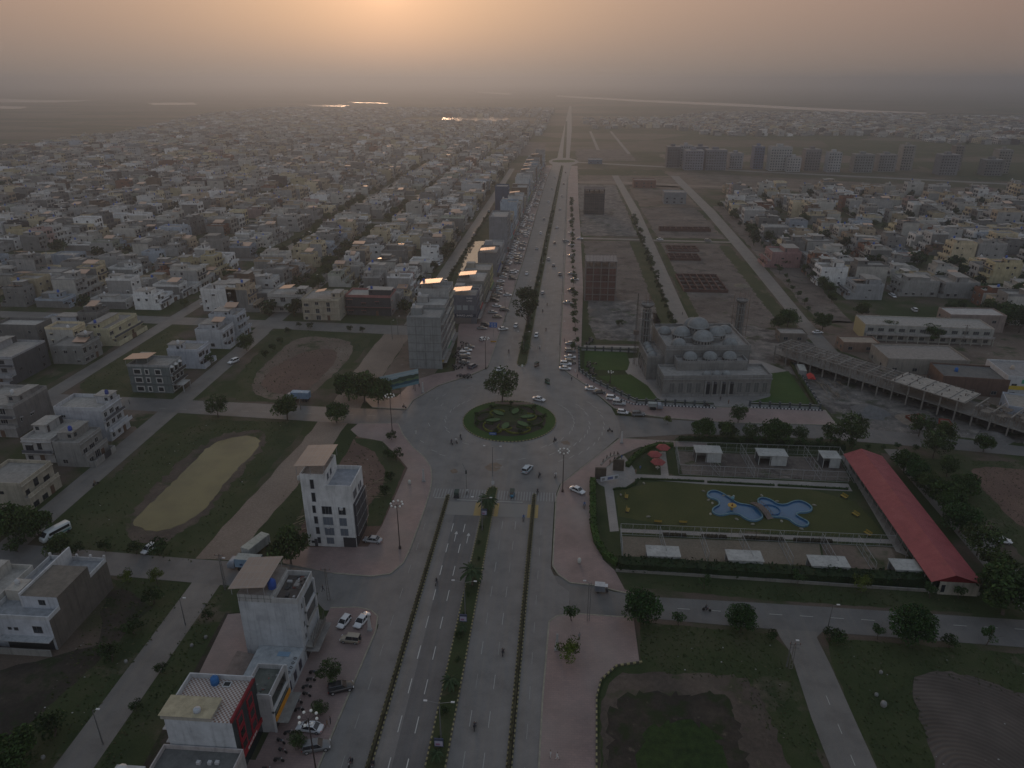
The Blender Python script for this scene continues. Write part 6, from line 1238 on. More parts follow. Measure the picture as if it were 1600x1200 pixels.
gen(CITYL, lanes(560, 1000, -1, 1), blocks(200, 780, 120, 9), 0, 8, 13, .22)
gen(CITYL, lanes(40, 1500, -1, 1), blocks(1260, 2600, 140, 9), 0, 10, 17, .2)
gen(CITYR, lanes(157, 760, 1, 3), blocks(112, 520, 110, 9), 0, 8, 11, .22)
gen(CITYF, lanes(60, 1900, 1, 3), blocks(950, 2300, 150, 10), 0, 11, 18, .25)
plots.sort()
N_PARTS, N_IND = 70, 268
rows = {}; stuff = Kit(True); k_ = 0; stuff.one = MB()
for i, (dist, cx, cy, w_, facing) in enumerate(plots):
    rg = random.Random(1000 + i); cn = rg.choice(WALLC); wall = jit(PAL[cn], rg, .28); n_ = rg.choice([1, 1, 2, 2, 2, 2, 3, 3]) if dist < 1500 else 2
    side = None if rg.random() < .45 else jit(PAL[rg.choice(["pale grey", "concrete grey", "off-white"])], rg, .1)
    d_ = rg.uniform(11.5, 18.5); ph_ = proj(cx, cy); vis = -40 < ph_[0] < 1640
    panel = rg.random() < .30; tk = rg.choice([None, (.5, .5, .5), (.04, .10, .35), (.5, .5, .5), (.35, .33, .3)])
    kw = dict(fh=rg.uniform(2.9, 3.7), side=side, porch=rg.choice([2.2, 3.0, .1]), panel=panel, tankc=tk, room=rg.random() < .85)
    if vis and k_ < N_IND:
        lod = 0 if k_ < N_PARTS else 1; k_ += 1
        key = (cx > 0, round(cx / 9)); rows[key] = rows.get(key, 0) + 1
        rows.setdefault("list", []).append((cx, cy, w_, d_, facing, n_, 5000 + i, lod, wall, cn, kw))
    else:
        lod = 2 if dist > 520 else 1
        if dist < 900: put_house(cx, cy, w_, d_, facing, n_, 5000 + i, 1 if dist < 420 else 2, wall, kit=stuff, **kw)
        else: kw["tankc"] = None; kw["panel"] = panel and dist < 1100; put_house(cx, cy, w_, d_, facing, n_, 5000 + i, 2, wall, kit=stuff, **kw)
stuff.one.T = None
stuff.one.build("distant_houses", kind='stuff', label="mass of pale flat-roofed houses fading into the haze", cat="houses")
# every nearer house on its own: counted along its row from the near end
RL = {}
for it in rows["list"]: RL.setdefault((it[0] > 0, round(it[0] / 9)), []).append(it)
left = sorted([k for k in RL if not k[0]], key=lambda k: -k[1]); right = sorted([k for k in RL if k[0]], key=lambda k: k[1])
for side_rows, sname in ((left, "left"), (right, "right")):
    for ri, key in enumerate(side_rows):
        for j, (cx, cy, w_, d_, facing, n_, seed, lod, wall, cn, kw) in enumerate(sorted(RL[key], key=lambda t: t[1])):
            st_ = ("one", "two", "three")[n_ - 1]; ex = " with solar array" if kw["panel"] else (" with rooftop tank" if kw["tankc"] else "")
            lab = f"{cn} {st_}-storey house{ex}, {ordw(j + 1)} in {ordw(ri + 1)} row {sname} of the avenue"
            put_house(cx, cy, w_, d_, facing, n_, seed, lod, wall, label=lab, group="houses of the estate %s of the avenue" % sname, **kw)
print("plots", len(plots), "ind", k_)
# trees between the houses
rg = random.Random(8); nt_ = 0; fm = MB(); fars = [bpy.data.meshes] ; far_t = []
for i in range(1500):
    poly = (CITYL, CITYR, CITYF)[0 if i < 1050 else (1 if i < 1290 else 2)]
    for _ in range(20):
        x = rg.uniform(-900, -50) if poly is CITYL else rg.uniform(130, 1500); y = rg.uniform(100, 1500 if poly is not CITYR else 520) if poly is not CITYF else rg.uniform(950, 2200)
        q = proj(x, y)
        if pip(q[0], q[1], poly): break
    else: continue
    if poly is CITYL: # snap to the verge of a lane
        c_ = [-56, -57, -108, -120, -155, -166] + [-166 - 47 * k + s_ for k in range(1, 9) for s_ in (-2, 5)]; x = min(c_, key=lambda v_: abs(v_ - x)) + rg.uniform(-1, 1) if y < 780 else x
    far_t.append((q[2], x, y, rg.uniform(.55, 1.35)))
far_t.sort(); TM = {k: TREES["far%d" % k][0] for k in range(4)}
cache = {k: ([tuple(v.co) for v in TM[k].vertices], [tuple(p.vertices) for p in TM[k].polygons]) for k in TM}
for i, (dd, x, y, s) in enumerate(far_t):
    if i < 130: tree(x, y, "far%d" % (i % 4), s, label="dark round tree among the houses, %s nearest tree between the lanes" % ordw(i + 1), group="trees between the houses")
    else:
        k = i % 4; vs, fs = cache[k]; c_ = jit((.026, .04, .016), rg, .3)
        fm.mesh([(x + a * s, y + b_ * s, z_ * s) for a, b_, z_ in vs], fs, c_, "leaf")
fm.build("distant_trees", kind='stuff', label="scattered dark trees among the distant houses", cat="trees")
# ================================================================ the park
def hedge(pts, w_, h, label, col=(.022, .042, .012), dens=26, leaf=.3, z=0.0, group=None):
    m_ = MB(); rg = random.Random(int(abs(pts[0][0] * 31 + pts[0][1] * 7)))
    for i in range(len(pts) - 1):
        a, b_ = Vector(pts[i]), Vector(pts[i + 1]); L_ = (b_ - a).length; d_ = (b_ - a) / L_; n_ = Vector((-d_.y, d_.x)); s = 0.0
        while s < L_:
            e = min(L_, s + rg.uniform(.8, 1.6)); hh = h * rg.uniform(.8, .88); q = w_ * .5 * rg.uniform(.8, .9); p0, p1 = a + d_ * s, a + d_ * e
            vs = [(p0 - n_ * q), (p1 - n_ * q), (p1 + n_ * q), (p0 + n_ * q)]; vs = [(v.x, v.y, z) for v in vs] + [(v.x, v.y, z + hh) for v in vs]
            m_.mesh(vs, [(0, 1, 5, 4), (1, 2, 6, 5), (2, 3, 7, 6), (3, 0, 4, 7), (4, 5, 6, 7)], jit(col, rg, .2), "leaf"); k_ = rg.uniform(.75, 1.3)
            for _ in range(int(dens * (e - s))):
                c_ = a + d_ * rg.uniform(s, e) + n_ * rg.uniform(-w_ / 2, w_ / 2); zz = z + h * (rg.random() ** .5) * rg.uniform(.8, 1.12); nn = Vector((rg.uniform(-1, 1), rg.uniform(-1, 1), rg.uniform(-.1, 1))).normalized(); t1 = nn.orthogonal().normalized(); t2 = nn.cross(t1); l_ = leaf * rg.uniform(.6, 1.3); p = Vector((c_.x, c_.y, zz))
                m_.face([tuple(p - t1 * l_), tuple(p + t2 * l_ * .6), tuple(p + t1 * l_), tuple(p - t2 * l_ * .6)], tuple(c * k_ * rg.uniform(.8, 1.2) for c in col), "leaf")
            s = e
    return m_.build("hedge", label=label, cat="hedge", group=group)
sheet("park_ground", PX(928, 755, 930, 830, 942, 862, 968, 884, 1440, 908, 1500, 908, 1372, 702, 1060, 690, 1008, 694, 985, 712, 975, 728), .03, "grass")
sheet("lawn", ragged(smooth_poly(PX(962, 766, 1000, 760, 1012, 752, 1100, 756, 1322, 768, 1384, 836, 1380, 840, 968, 822), 1), 1, .12, 120), .05, "lawn_dry")
sheet("entrance_plaza", PX(928, 748, 948, 728, 975, 712, 985, 724, 994, 738, 992, 752, 975, 763, 950, 764, 936, 757), .055, "paver_grey")
sheet("garden_path", PX(944, 758, 958, 763, 967, 830, 953, 831), .06, "paver_grey")
sheet("garden_path", PX(992, 741, 1325, 756, 1332, 768, 1100, 757, 992, 748), .06, "paver_grey"); sheet("garden_path", PX(1030, 706, 1040, 706, 1045, 744, 1033, 744), .065, "paver_grey")
sheet("garden_path", PX(1312, 712, 1324, 712, 1420, 870, 1400, 862), .068, "paver_grey"); sheet("garden_path", PX(968, 826, 1388, 843, 1394, 850, 970, 832), .07, "paver_grey")
sheet("sand_court", PX(1058, 705, 1310, 716, 1330, 752, 1066, 741), .045, "dirt_bare"); sheet("sand_court", PX(972, 838, 1280, 850, 1286, 884, 972, 872), .045, "sand"); sheet("sand_court", PX(1283, 850, 1392, 856, 1408, 892, 1290, 886), .044, "dirt")
sheet("garden_path", PX(970, 832, 1394, 850, 1396, 855, 972, 838), .043, "grass")
HG = "clipped hedges around the park"
hedge([P(*p) for p in ((926, 752), (926, 790), (927, 825), (932, 848), (944, 868), (966, 884))], 1.7, 1.5, "clipped green hedge curving along the park's west side", (.035, .065, .014))
hedge([P(*p) for p in ((980, 730), (990, 718), (1010, 703), (1030, 697), (1052, 698))], 1.4, 1.3, "clipped hedge at the park's rounded corner behind the red umbrellas", (.035, .062, .014))
hedge([P(*p) for p in ((966, 887), (1060, 892), (1180, 900), (1300, 906), (1440, 912))], 3.4, 2.5, "tall dark hedge along the park's south wall", (.015, .028, .010), 34, .4)
hedge([P(*p) for p in ((1440, 914), (1490, 916), (1530, 916))], 3.0, 2.2, "tall dark hedge below the gable of the red roof", (.015, .028, .010), 30, .4)
hedge([P(*p) for p in ((1060, 690), (1180, 693), (1320, 703))], 1.4, 1.8, "dark creeper hedge behind the white park shelters", (.02, .034, .012))
hedge([P(*p) for p in ((958, 766), (964, 764), (978, 764), (993, 757), (997, 749))], .5, .5, "low hedge round the lawn's west corner", dens=30, leaf=.18)
for i, (a, b_, y0, y1) in enumerate(((1000, 1100, 749, 753), (1105, 1210, 754, 759), (1215, 1325, 759, 765))): hedge([P(a, y0), P(b_, y1)], .6, .5, "low ragged border hedge on the lawn's north edge, %s section" % ("left", "middle", "right")[i], dens=22, leaf=.2, group="border hedges")
for i, (a, b_) in enumerate(((1035, 1072), (1096, 1135), (1160, 1225), (1240, 1300))): hedge([P(a, 837 + (a - 1035) * .04), P(b_, 837 + (b_ - 1035) * .04)], 1.0, .8, "dark shrub bed beside the fenced sand court, %s from the left" % ordw(i + 1), (.03, .026, .016), 24, .2, group="shrub beds by the sand courts")
m_ = MB(); a = P(655 + 310, 893 - 4)
q = [P(*p) for p in ((962, 893), (1060, 899), (1200, 908), (1330, 917), (1530, 930))]
for i in range(len(q) - 1):
    u, v = Vector(q[i]), Vector(q[i + 1]); n_ = (v - u).normalized(); n_ = Vector((-n_.y, n_.x)) * .14; vs = [u - n_, v - n_, v + n_, u + n_]; vs = [(p.x, p.y, 0) for p in vs] + [(p.x, p.y, .7) for p in vs]; m_.mesh(vs, [(0, 1, 5, 4), (1, 2, 6, 5), (2, 3, 7, 6), (3, 0, 4, 7), (4, 5, 6, 7)], (.22, .21, .19), "plaster")
m_.build("garden_wall", label="low pale wall at the foot of the tall park hedge", cat="wall")
# splash pool: two lobed basins joined under a footbridge
def pool(pts, label):
    k = Kit(); pts = smooth_poly(pts, 2); cx = sum(p[0] for p in pts) / len(pts); cy = sum(p[1] for p in pts) / len(pts); n_ = len(pts)
    a = sum(pts[i][0] * pts[(i + 1) % n_][1] - pts[(i + 1) % n_][0] * pts[i][1] for i in range(n_)); pts = pts if a > 0 else pts[::-1]
    def off(r):
        o_ = []
        for i in range(n_): t_ = Vector(pts[(i + 1) % n_]) - Vector(pts[i - 1]); t_.normalize(); o_.append((pts[i][0] + t_.y * r - cx, pts[i][1] - t_.x * r - cy))
        return o_
    rim_ = k.part("rim"); o1, i1 = off(.3), off(-.05)
    for i in range(n_):
        j = (i + 1) % n_; rim_.face([(*o1[i], .45), (*o1[j], .45), (*i1[j], .45), (*i1[i], .45)], (.12, .21, .24), "plaster"); rim_.face([(*o1[i], 0), (*o1[j], 0), (*o1[j], .45), (*o1[i], .45)], (.10, .2, .3), "plaster"); rim_.face([(*i1[j], .1), (*i1[i], .1), (*i1[i], .45), (*i1[j], .45)], (.035, .10, .22), "plaster")
    k.part("basin_floor").mesh([(x, y, .12) for x, y in i1], [tuple(range(n_))], (.3,) * 3, "pool_blue")
    return k.build("splash_pool", (cx, cy, .05), label=label, cat="pool"), cx, cy
p1, c1x, c1y = pool(PX(1105, 773, 1112, 768, 1124, 770, 1140, 780, 1152, 789, 1170, 791, 1182, 795, 1190, 806, 1190, 811, 1178, 816, 1165, 812, 1155, 804, 1140, 803, 1126, 807, 1114, 803, 1114, 796, 1126, 791, 1122, 782, 1108, 779), "left lobed blue splash pool with orange centre spout")
p2, c2x, c2y = pool(PX(1183, 783, 1190, 779, 1203, 782, 1214, 790, 1228, 791, 1240, 785, 1252, 784, 1266, 792, 1268, 798, 1260, 802, 1246, 802, 1242, 806, 1250, 811, 1262, 817, 1262, 822, 1252, 824, 1242, 820, 1232, 811, 1215, 809, 1200, 808, 1190, 798), "right lobed blue splash pool with round inner ring")
m_ = MB(); cx, cy = P(1204, 798); m_.lathe(0, 0, [(2.35, 0), (2.35, .3), (2.15, .3), (2.15, 0)], (.05, .13, .26), "plaster", 28, False); m_.build("inner_ring", p2, (cx - c2x, cy - c2y, .1))
k = Kit(); m_ = k.part("bowl"); m_.lathe(0, 0, [(.3, 0), (.35, .8), (1.1, 1.2), (1.1, 1.35), (.2, 1.1)], (.40, .27, .08), "plaster", 14); m_.tube((0, 0, .9), (0, 0, 1.7), .28, .12, (.16, .05, .02))
a = P(1143, 797); k.build("fountain", (*a, .15), label="orange mushroom spout standing in the left splash pool", cat="fountain")
a0, a1 = Vector(P(1175, 786)), Vector(P(1204, 812)); k = Kit(); dk = k.part("deck"); rl = k.part("railing"); n_ = 10
for i in range(n_):
    t0, t1 = i / n_, (i + 1) / n_; p, q_ = a0.lerp(a1, t0), a0.lerp(a1, t1); z0, z1 = .15 + .9 * math.sin(math.pi * t0), .15 + .9 * math.sin(math.pi * t1); nn = (a1 - a0).normalized(); nn = Vector((-nn.y, nn.x)) * .9
    dk.face([(p.x - nn.x - a0.x, p.y - nn.y - a0.y, z0), (q_.x - nn.x - a0.x, q_.y - nn.y - a0.y, z1), (q_.x + nn.x - a0.x, q_.y + nn.y - a0.y, z1), (p.x + nn.x - a0.x, p.y + nn.y - a0.y, z0)], jit((.15, .12, .105), random.Random(i), .2), "plaster")
    for s in (-1, 1): rl.bar((p.x + s * nn.x - a0.x, p.y + s * nn.y - a0.y, z0 + .8), (q_.x + s * nn.x - a0.x, q_.y + s * nn.y - a0.y, z1 + .8), .05, (.1, .08, .07)); rl.bar((p.x + s * nn.x - a0.x, p.y + s * nn.y - a0.y, z0), (p.x + s * nn.x - a0.x, p.y + s * nn.y - a0.y, z0 + .8), .04, (.1, .08, .07))
k.build("footbridge", (a0.x, a0.y, .05), label="small arched brown footbridge between the two splash pools", cat="bridge")
k = Kit(); f = k.part("figure"); f.ball((0, 0, .9), .5, (.12, .25, .3)); f.tube((0, 0, 0), (0, 0, .6), .15, .2, (.1, .2, .25)); f.ball((.2, 0, 1.5), .28, (.25, .3, .3)); k.build("water_sculpture", (*P(1144, 783), .05), label="small teal animal spout at the left pool's upper rim", cat="sculpture")
# benches and small seats on the lawn
def bench(x, y, rz, label, col=(.27, .19, .035)):
    k = Kit(); s = k.part("seat")
    for i in range(3): s.box(-.9, -.35 + i * .25, .42, .9, -.16 + i * .25, .48, col, bottom=True)
    b_ = k.part("backrest")
    for i in range(2): b_.box(-.9, .42, .62 + i * .25, .9, .47, .8 + i * .25, col)
    for sx in (-.75, .75): k.part("leg").box(sx - .05, -.3, 0, sx + .05, .45, .42, (.05, .05, .05))
    k.build("park_bench", (x, y, .05), rz, label=label, cat="bench", group="yellow benches on the lawn")
BP = [(979, 778, 80, "left"), (981, 799, 75, "left"), (1028, 817, 175, "lower"), (1067, 818, 178, "lower"), (1318, 778, -60, "right"), (1336, 806, -60, "right"), (1355, 836, -60, "right")]
BL = ["yellow bench on the lawn's left edge, nearer the entrance plaza", "yellow bench on the lawn's left edge, farther from the entrance plaza", "yellow bench by the lawn's lower fence, left one of two", "yellow bench by the lawn's lower fence, right one of two", "yellow bench on the right side of the lawn, topmost of three", "yellow bench on the right side of the lawn, middle of three", "yellow bench on the right side of the lawn, lowest of three"]
for (x, y, a, _), lb in zip(BP, BL): bench(*P(x, y), R(a), lb)
sd = random.Random(3); SP = [(970, 774), (1006, 756), (1013, 808), (1099, 768), (1131, 775), (1139, 776), (1190, 775), (1214, 784), (1272, 790), (1110, 804), (1151, 812), (1176, 820), (1221, 815), (1252, 827), (1113, 787), (1107, 782)]
for i, (x, y) in enumerate(sorted(SP)):
    m_ = MB(); m_.lathe(0, 0, [(.55, 0), (.7, .2), (.5, .42), (.05, .46)], jit((.22, .21, .17), sd, .25), "concrete", 8); o = m_.build("garden_stone", loc=(*P(x, y), .04), rz=sd.uniform(0, 3), label="pale garden stone on the lawn around the splash pools, %s from the left" % ordw(i + 1), cat="stone", group="garden stones around the pools"); o.scale = (.85, .5, .7)
# umbrellas
for i, (x, y, lb) in enumerate(((1035, 711, "red garden umbrella farthest from the lawn path"), (1022, 722, "red garden umbrella on the left, largest looking of three"), (1027, 734, "red garden umbrella nearest the lawn path"))):
    k = Kit(); c_ = k.part("canopy"); c_.lathe(0, 0, [(2.1, 2.35), (2.1, 2.5), (1.1, 3.05), (.05, 3.5)], (.27, .07, .066), "plaster", 6, False); k.part("pole").tube((0, 0, 0), (0, 0, 3.6), .06, .05, (.3,) * 3); t_ = k.part("table"); t_.lathe(0, 0, [(.05, .7), (.6, .7), (.6, .76), (.05, .76)], (.3, .3, .28), "plain", 12)
    k.build("garden_umbrella", (*P(x, y), .05), label=lb, cat="umbrella", group="red umbrellas in the park corner")
# gate: brown pylons, arch and banner
k = Kit(); gx, gy = P(948, 738); 
for (x, y, w_, nm) in ((938, 748, 3.0, "pylon"), (966, 735, 3.0, "pylon")):
    a = P(x, y); q = k.part("pylon"); q.box(a[0] - gx - 1.5, a[1] - gy - .3, 0, a[0] - gx + 1.5, a[1] - gy + .3, 3.4, (.085, .07, .055), "concrete"); 
a, b_ = P(938, 745), P(966, 730); ar = k.part("arch")
for i in range(10):
    t0, t1 = i / 10, (i + 1) / 10; f_ = lambda t: (a[0] + (b_[0] - a[0]) * t - gx, a[1] + (b_[1] - a[1]) * t - gy + .6, 3.4 + 1.2 * math.sin(math.pi * t)); ar.bar(f_(t0), f_(t1), .32, (.28, .25, .22), "concrete")
for i in range(5): t0 = (i + .5) / 5; p = f_(t0); q = k.part("figure"); q.tube((p[0], p[1], p[2]), (p[0] + .1, p[1], p[2] + .9), .16, .1, (.06, .045, .035)); q.ball((p[0] + .1, p[1], p[2] + 1.05), .16, (.06, .045, .035), n=6)
k.build("park_gate", (gx, gy, 0), label="brown rock-style park gate with small dark figures on its arch", cat="gate")
k = Kit(); bx, by = P(952, 753); q = k.part("board"); q.box(-2.6, -.06, .5, 2.6, .06, 1.7, (.42, .43, .45)); k.part("frame").box(-2.7, .06, .4, 2.7, .12, 1.8, (.25, .26, .27)); p_ = k.part("picture"); p_.box(-.6, -.08, .7, 1.0, -.06, 1.5, (.10, .12, .22)); p_.box(-2.3, -.08, .7, -1.4, -.06, 1.5, (.2, .2, .2)); p_.box(1.5, -.08, .65, 2.4, -.06, 1.5, (.12, .13, .13)); k.build("welcome_board", (bx, by, .1), R(22), label="low white and blue board on the park's entrance plaza", cat="sign")
# shelters beside the courts
def shelter(x, y, w_, d_, h, label, rz=0, open_="left"):
    k = Kit(); r_ = k.part("roof"); r_.box(-.2, -.2, h, w_ + .2, d_ + .2, h + .18, (.34, .345, .33), "plaster", bottom=True); W = k.part("wall"); c_ = (.40, .41, .40); W.box(w_ * .45 if open_ == "left" else 0, 0, 0, w_, .15, h, c_, "plaster"); W.box(0, d_ - .15, 0, w_, d_, h, c_, "plaster"); W.box(w_ - .15, .15, 0, w_, d_ - .15, h, c_, "plaster"); k.part("side_panel").box(0, .15, 0, .12, d_ - .9, h * .9, (.06, .065, .07), "plaster")
    for sx in (.1, w_ * .4): k.part("post").box(sx, 0, 0, sx + .14, .14, h, c_, "plaster")
    k.build("court_shelter", (x, y, .05), rz, label=label, cat="shelter", group="white shelters beside the courts")
for (x0, y0, x1, lb) in ((1086, 722, 1126, "white shelter behind the upper court, left of three"), (1184, 727, 1228, "white shelter behind the upper court, middle of three"), (1284, 731, 1311, "white shelter behind the upper court, right and smallest of three")):
    a, b_ = P(x0, y0), P(x1, y0 + 1); shelter(a[0], a[1], b_[0] - a[0], 4.2, 3.0, lb)
for (x0, y0, x1, lb) in ((1011, 883, 1061, "grey-roofed shelter by the lower court, first from the left"), (1137, 890, 1190, "grey-roofed shelter by the lower court, second from the left"), (1266, 899, 1324, "grey-roofed shelter by the lower court, third from the left"), (1396, 905, 1436, "grey-roofed shelter by the lower court, beside the red roof")):
    a, b_ = P(x0, y0), P(x1, y0 + 2); shelter(a[0], a[1], b_[0] - a[0], 3.6, 2.5, lb, open_="x")
def mesh_fence(pts, h, label, step=3.0, mesh=True):
    m_ = MB(); c_ = (.24, .25, .25); o_ = pts[0]
    for i in range(len(pts) - 1):
        a, b_ = Vector(pts[i]) - Vector(o_), Vector(pts[i + 1]) - Vector(o_); L_ = (b_ - a).length; n_ = max(1, round(L_ / step)); m_.bar((a.x, a.y, h), (b_.x, b_.y, h), .055, c_); m_.bar((a.x, a.y, .15), (b_.x, b_.y, .15), .05, c_); m_.bar((a.x, a.y, h / 2), (b_.x, b_.y, h / 2), .03, c_)
        for j in range(n_ + 1): p = a.lerp(b_, j / n_); m_.bar((p.x, p.y, 0), (p.x, p.y, h + .02), .055, c_)
        if mesh:
            nn = int(L_ / .9)
            for j in range(nn): p, q_ = a.lerp(b_, j / nn), a.lerp(b_, min(1, (j + 1.5) / nn)); m_.bar((p.x, p.y, .15), (q_.x, q_.y, h), .012, (.16, .17, .17)); m_.bar((q_.x, q_.y, .15), (p.x, p.y, h), .012, (.16, .17, .17))
    return m_.build("mesh_fence", loc=(o_[0], o_[1], .04), label=label, cat="fence")
mesh_fence([P(969, 836), P(1180, 845), P(1395, 855)], 3.2, "long wire fence between the lawn path and the lower courts"); mesh_fence([P(969, 838), P(972, 876)], 3.2, "short wire fence closing the lower courts' left end")
for i, (a, b_) in enumerate((((1030, 839), (1040, 876)), ((1093, 841), (1106, 880)), ((1154, 844), (1174, 885)), ((1216, 847), (1237, 888)), ((1282, 850), (1306, 892)), ((1338, 853), (1366, 897)))): mesh_fence([P(*a), P(*b_)], 3.0, "wire cross fence in the lower courts, %s from the left" % ordw(i + 1), mesh=i % 2 == 0)
mesh_fence([P(1055, 704), P(1061, 742), P(1325, 754)], 3.2, "wire fence in front of the upper courts"); mesh_fence([P(1055, 704), P(1310, 713)], 3.0, "green-backed wire fence behind the upper courts")
for i, (a, b_) in enumerate((((1110, 728), (1124, 744)), ((1156, 708), (1178, 747)), ((1255, 712), (1282, 751)), ((1310, 715), (1334, 755)))): mesh_fence([P(*a), P(*b_)], 3.0, "wire cross fence in the upper courts, %s from the left" % ordw(i + 1), mesh=i % 2 == 1)
# long red roof
k = Kit(); x0, x1, y0, y1 = 95.0, 104.6, -76.5, -22.0; W_, D_ = x1 - x0, y1 - y0; hr, he = 5.4, 3.4
m_, n, l, b = new_mat("red_sheet", .55, .35); g = n.new("ShaderNodeTexCoord").outputs["Object"]; wv = n.new("ShaderNodeTexWave"); wv.wave_type = 'BANDS'; wv.bands_direction = 'Y'; wv.inputs["Scale"].default_value = 1.6; l.new(g, wv.inputs[0]); t = _tex(n, l, "Noise", .4, g, Detail=9.0, Roughness=.7); b.inputs["Base Color"].default_value = (.2, .04, .04, 1); l.new(_ramp(n, l, t.outputs[0], [(.3, (.18, .034, .040)), (.5, (.24, .046, .054)), (.75, (.29, .075, .08))]), b.inputs["Base Color"]); _bump(n, l, b, wv.outputs[1], .5, .08)
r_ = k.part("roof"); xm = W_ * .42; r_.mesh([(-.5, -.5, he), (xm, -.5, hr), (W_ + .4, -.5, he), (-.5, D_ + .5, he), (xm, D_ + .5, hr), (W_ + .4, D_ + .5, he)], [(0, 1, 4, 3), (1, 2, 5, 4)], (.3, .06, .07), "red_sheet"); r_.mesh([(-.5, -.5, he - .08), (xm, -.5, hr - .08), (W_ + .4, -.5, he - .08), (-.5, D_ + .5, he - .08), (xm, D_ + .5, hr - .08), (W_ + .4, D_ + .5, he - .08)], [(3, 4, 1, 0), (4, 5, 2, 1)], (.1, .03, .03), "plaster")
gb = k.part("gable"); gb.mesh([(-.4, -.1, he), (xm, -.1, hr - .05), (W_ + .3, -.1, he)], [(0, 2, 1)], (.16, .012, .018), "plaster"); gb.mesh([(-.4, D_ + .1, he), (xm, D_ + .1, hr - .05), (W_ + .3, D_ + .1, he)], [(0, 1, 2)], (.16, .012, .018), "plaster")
W = k.part("wall"); W.box(1.6, 0, 0, W_, .2, he, (.34, .32, .27), "plaster"); W.box(W_ - .2, .2, 0, W_, D_, he, (.3, .28, .25), "plaster"); W.box(3.0, .2, 0, 3.2, D_, he, (.045, .05, .05), "plaster"); W.box(1.6, D_ - .2, 0, W_ - .2, D_, he, (.3, .28, .25), "plaster")
window(k, W, faceT(0, 0, 0, 0), 2.0, .6, .8, 1.9, 0, (.3, .28, .25)); 
for i in range(19): k.part("post").box(-.15, i * 3.0, 0, 0, i * 3.0 + .15, he, (.22, .21, .2))
for i in range(18): q = k.part("stall_panel"); q.box(1.4, i * 3 + .3, 0, 1.5, i * 3 + 2.6, 1.2 + (i % 3) * .5, jit((.08, .10, .09), random.Random(i), .5), "plaster")
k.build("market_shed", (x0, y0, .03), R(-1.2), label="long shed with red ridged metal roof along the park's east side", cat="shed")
# island planting
rgI = random.Random(21); HC1, HC2 = (.035, .055, .016), (.11, .12, .022)
def bed(cx, cy, a, L_, w_, col=(.075, .12, .05), h=.5):
    m_ = MB(); n_ = 20; ring = []
    for i in range(n_): t_ = 2 * math.pi * i / n_; u, v = math.cos(t_) * L_ / 2, math.sin(t_) * w_ / 2 * (abs(math.sin(t_)) ** .4 if math.sin(t_) else 1); ring.append((cx + u * math.cos(a) - v * math.sin(a), cy + u * math.sin(a) + v * math.cos(a)))
    m_.prism(ring, .22, .22 + h, col, "leaf", side=((.02, .035, .012), "leaf")); rg = rgI
    for _ in range(140): t_ = rg.uniform(0, 6.28); q = rg.random() ** .5; u, v = math.cos(t_) * L_ / 2 * q, math.sin(t_) * w_ / 2 * q; p = Vector((cx + u * math.cos(a) - v * math.sin(a), cy + u * math.sin(a) + v * math.cos(a), .22 + h)); m_.face([tuple(p + Vector((.15, 0, .02))), tuple(p + Vector((0, .15, .08))), tuple(p - Vector((.15, 0, 0)))], jit(col, rg, .3), "leaf")
    return m_
WH = ["right", "back", "back left", "front left", "front", "front right"]
sheet("island_soil", ragged(circ(11.6, 40, 0.2, .3), 1.2, .35, 71), .235, "soil_dark"); sheet("island_soil", ragged(smooth_poly([(-6, 11.5), (7, 12), (8, 14), (-6, 13.9)], 1), 1, .2, 72), .236, "dirt"); sheet("lawn", ragged(circ(6.5, 30, -1, 5), 1, .8, 73), .24, "grass")
for i in range(6):
    a = R(18 + 60 * i); cx, cy = 5.6 * math.cos(a) + .3, 5.6 * math.sin(a) + .4; bed(cx, cy, a, 4.6, 2.2).build("leaf_bed", label="leaf-shaped clipped planting bed at the %s of the island rosette" % WH[i], cat="flower bed", group="leaf-shaped beds of the rosette")
    c_ = HC1 if i % 2 else HC2; q1 = [(cx + math.cos(a + t_) * (3.0 if abs(math.cos(t_)) > .5 else 2.2), cy + math.sin(a + t_) * 2.6) for t_ in (-2.4, -1.6, -.8, 0, .8, 1.6)]
    hedge(smooth_poly(q1, 1)[1:-2], .42, .62, "low looping hedge around the %s leaf-shaped bed of the island" % WH[i], c_, 40, .14, .2, group="looping hedges of the rosette")
    a2 = a + R(30); q2 = [(math.cos(a2 + t_) * r, math.sin(a2 + t_) * r + .4) for t_, r in ((-.5, 7.4), (-.25, 9.8), (.1, 11.0), (.4, 10.6), (.55, 9.2), (.4, 8.0))]
    hedge(smooth_poly(q2, 1)[:-2], .42, .6, "outer scroll hedge beyond the %s leaf bed of the island rosette" % WH[i], HC2 if i in (3, 4) else HC1, 40, .14, .2, group="outer scroll hedges of the rosette")
for i in range(9): a = R(40 * i + 10); tree(11.2 * math.cos(a) + rgI.uniform(-.6, .6), 10.8 * math.sin(a), "bush", rgI.uniform(.5, .75), "shrub", .2, label="round dark shrub on the island rim, %s one anticlockwise from the right" % ordw(i + 1), group="round shrubs on the island", cat="shrub")
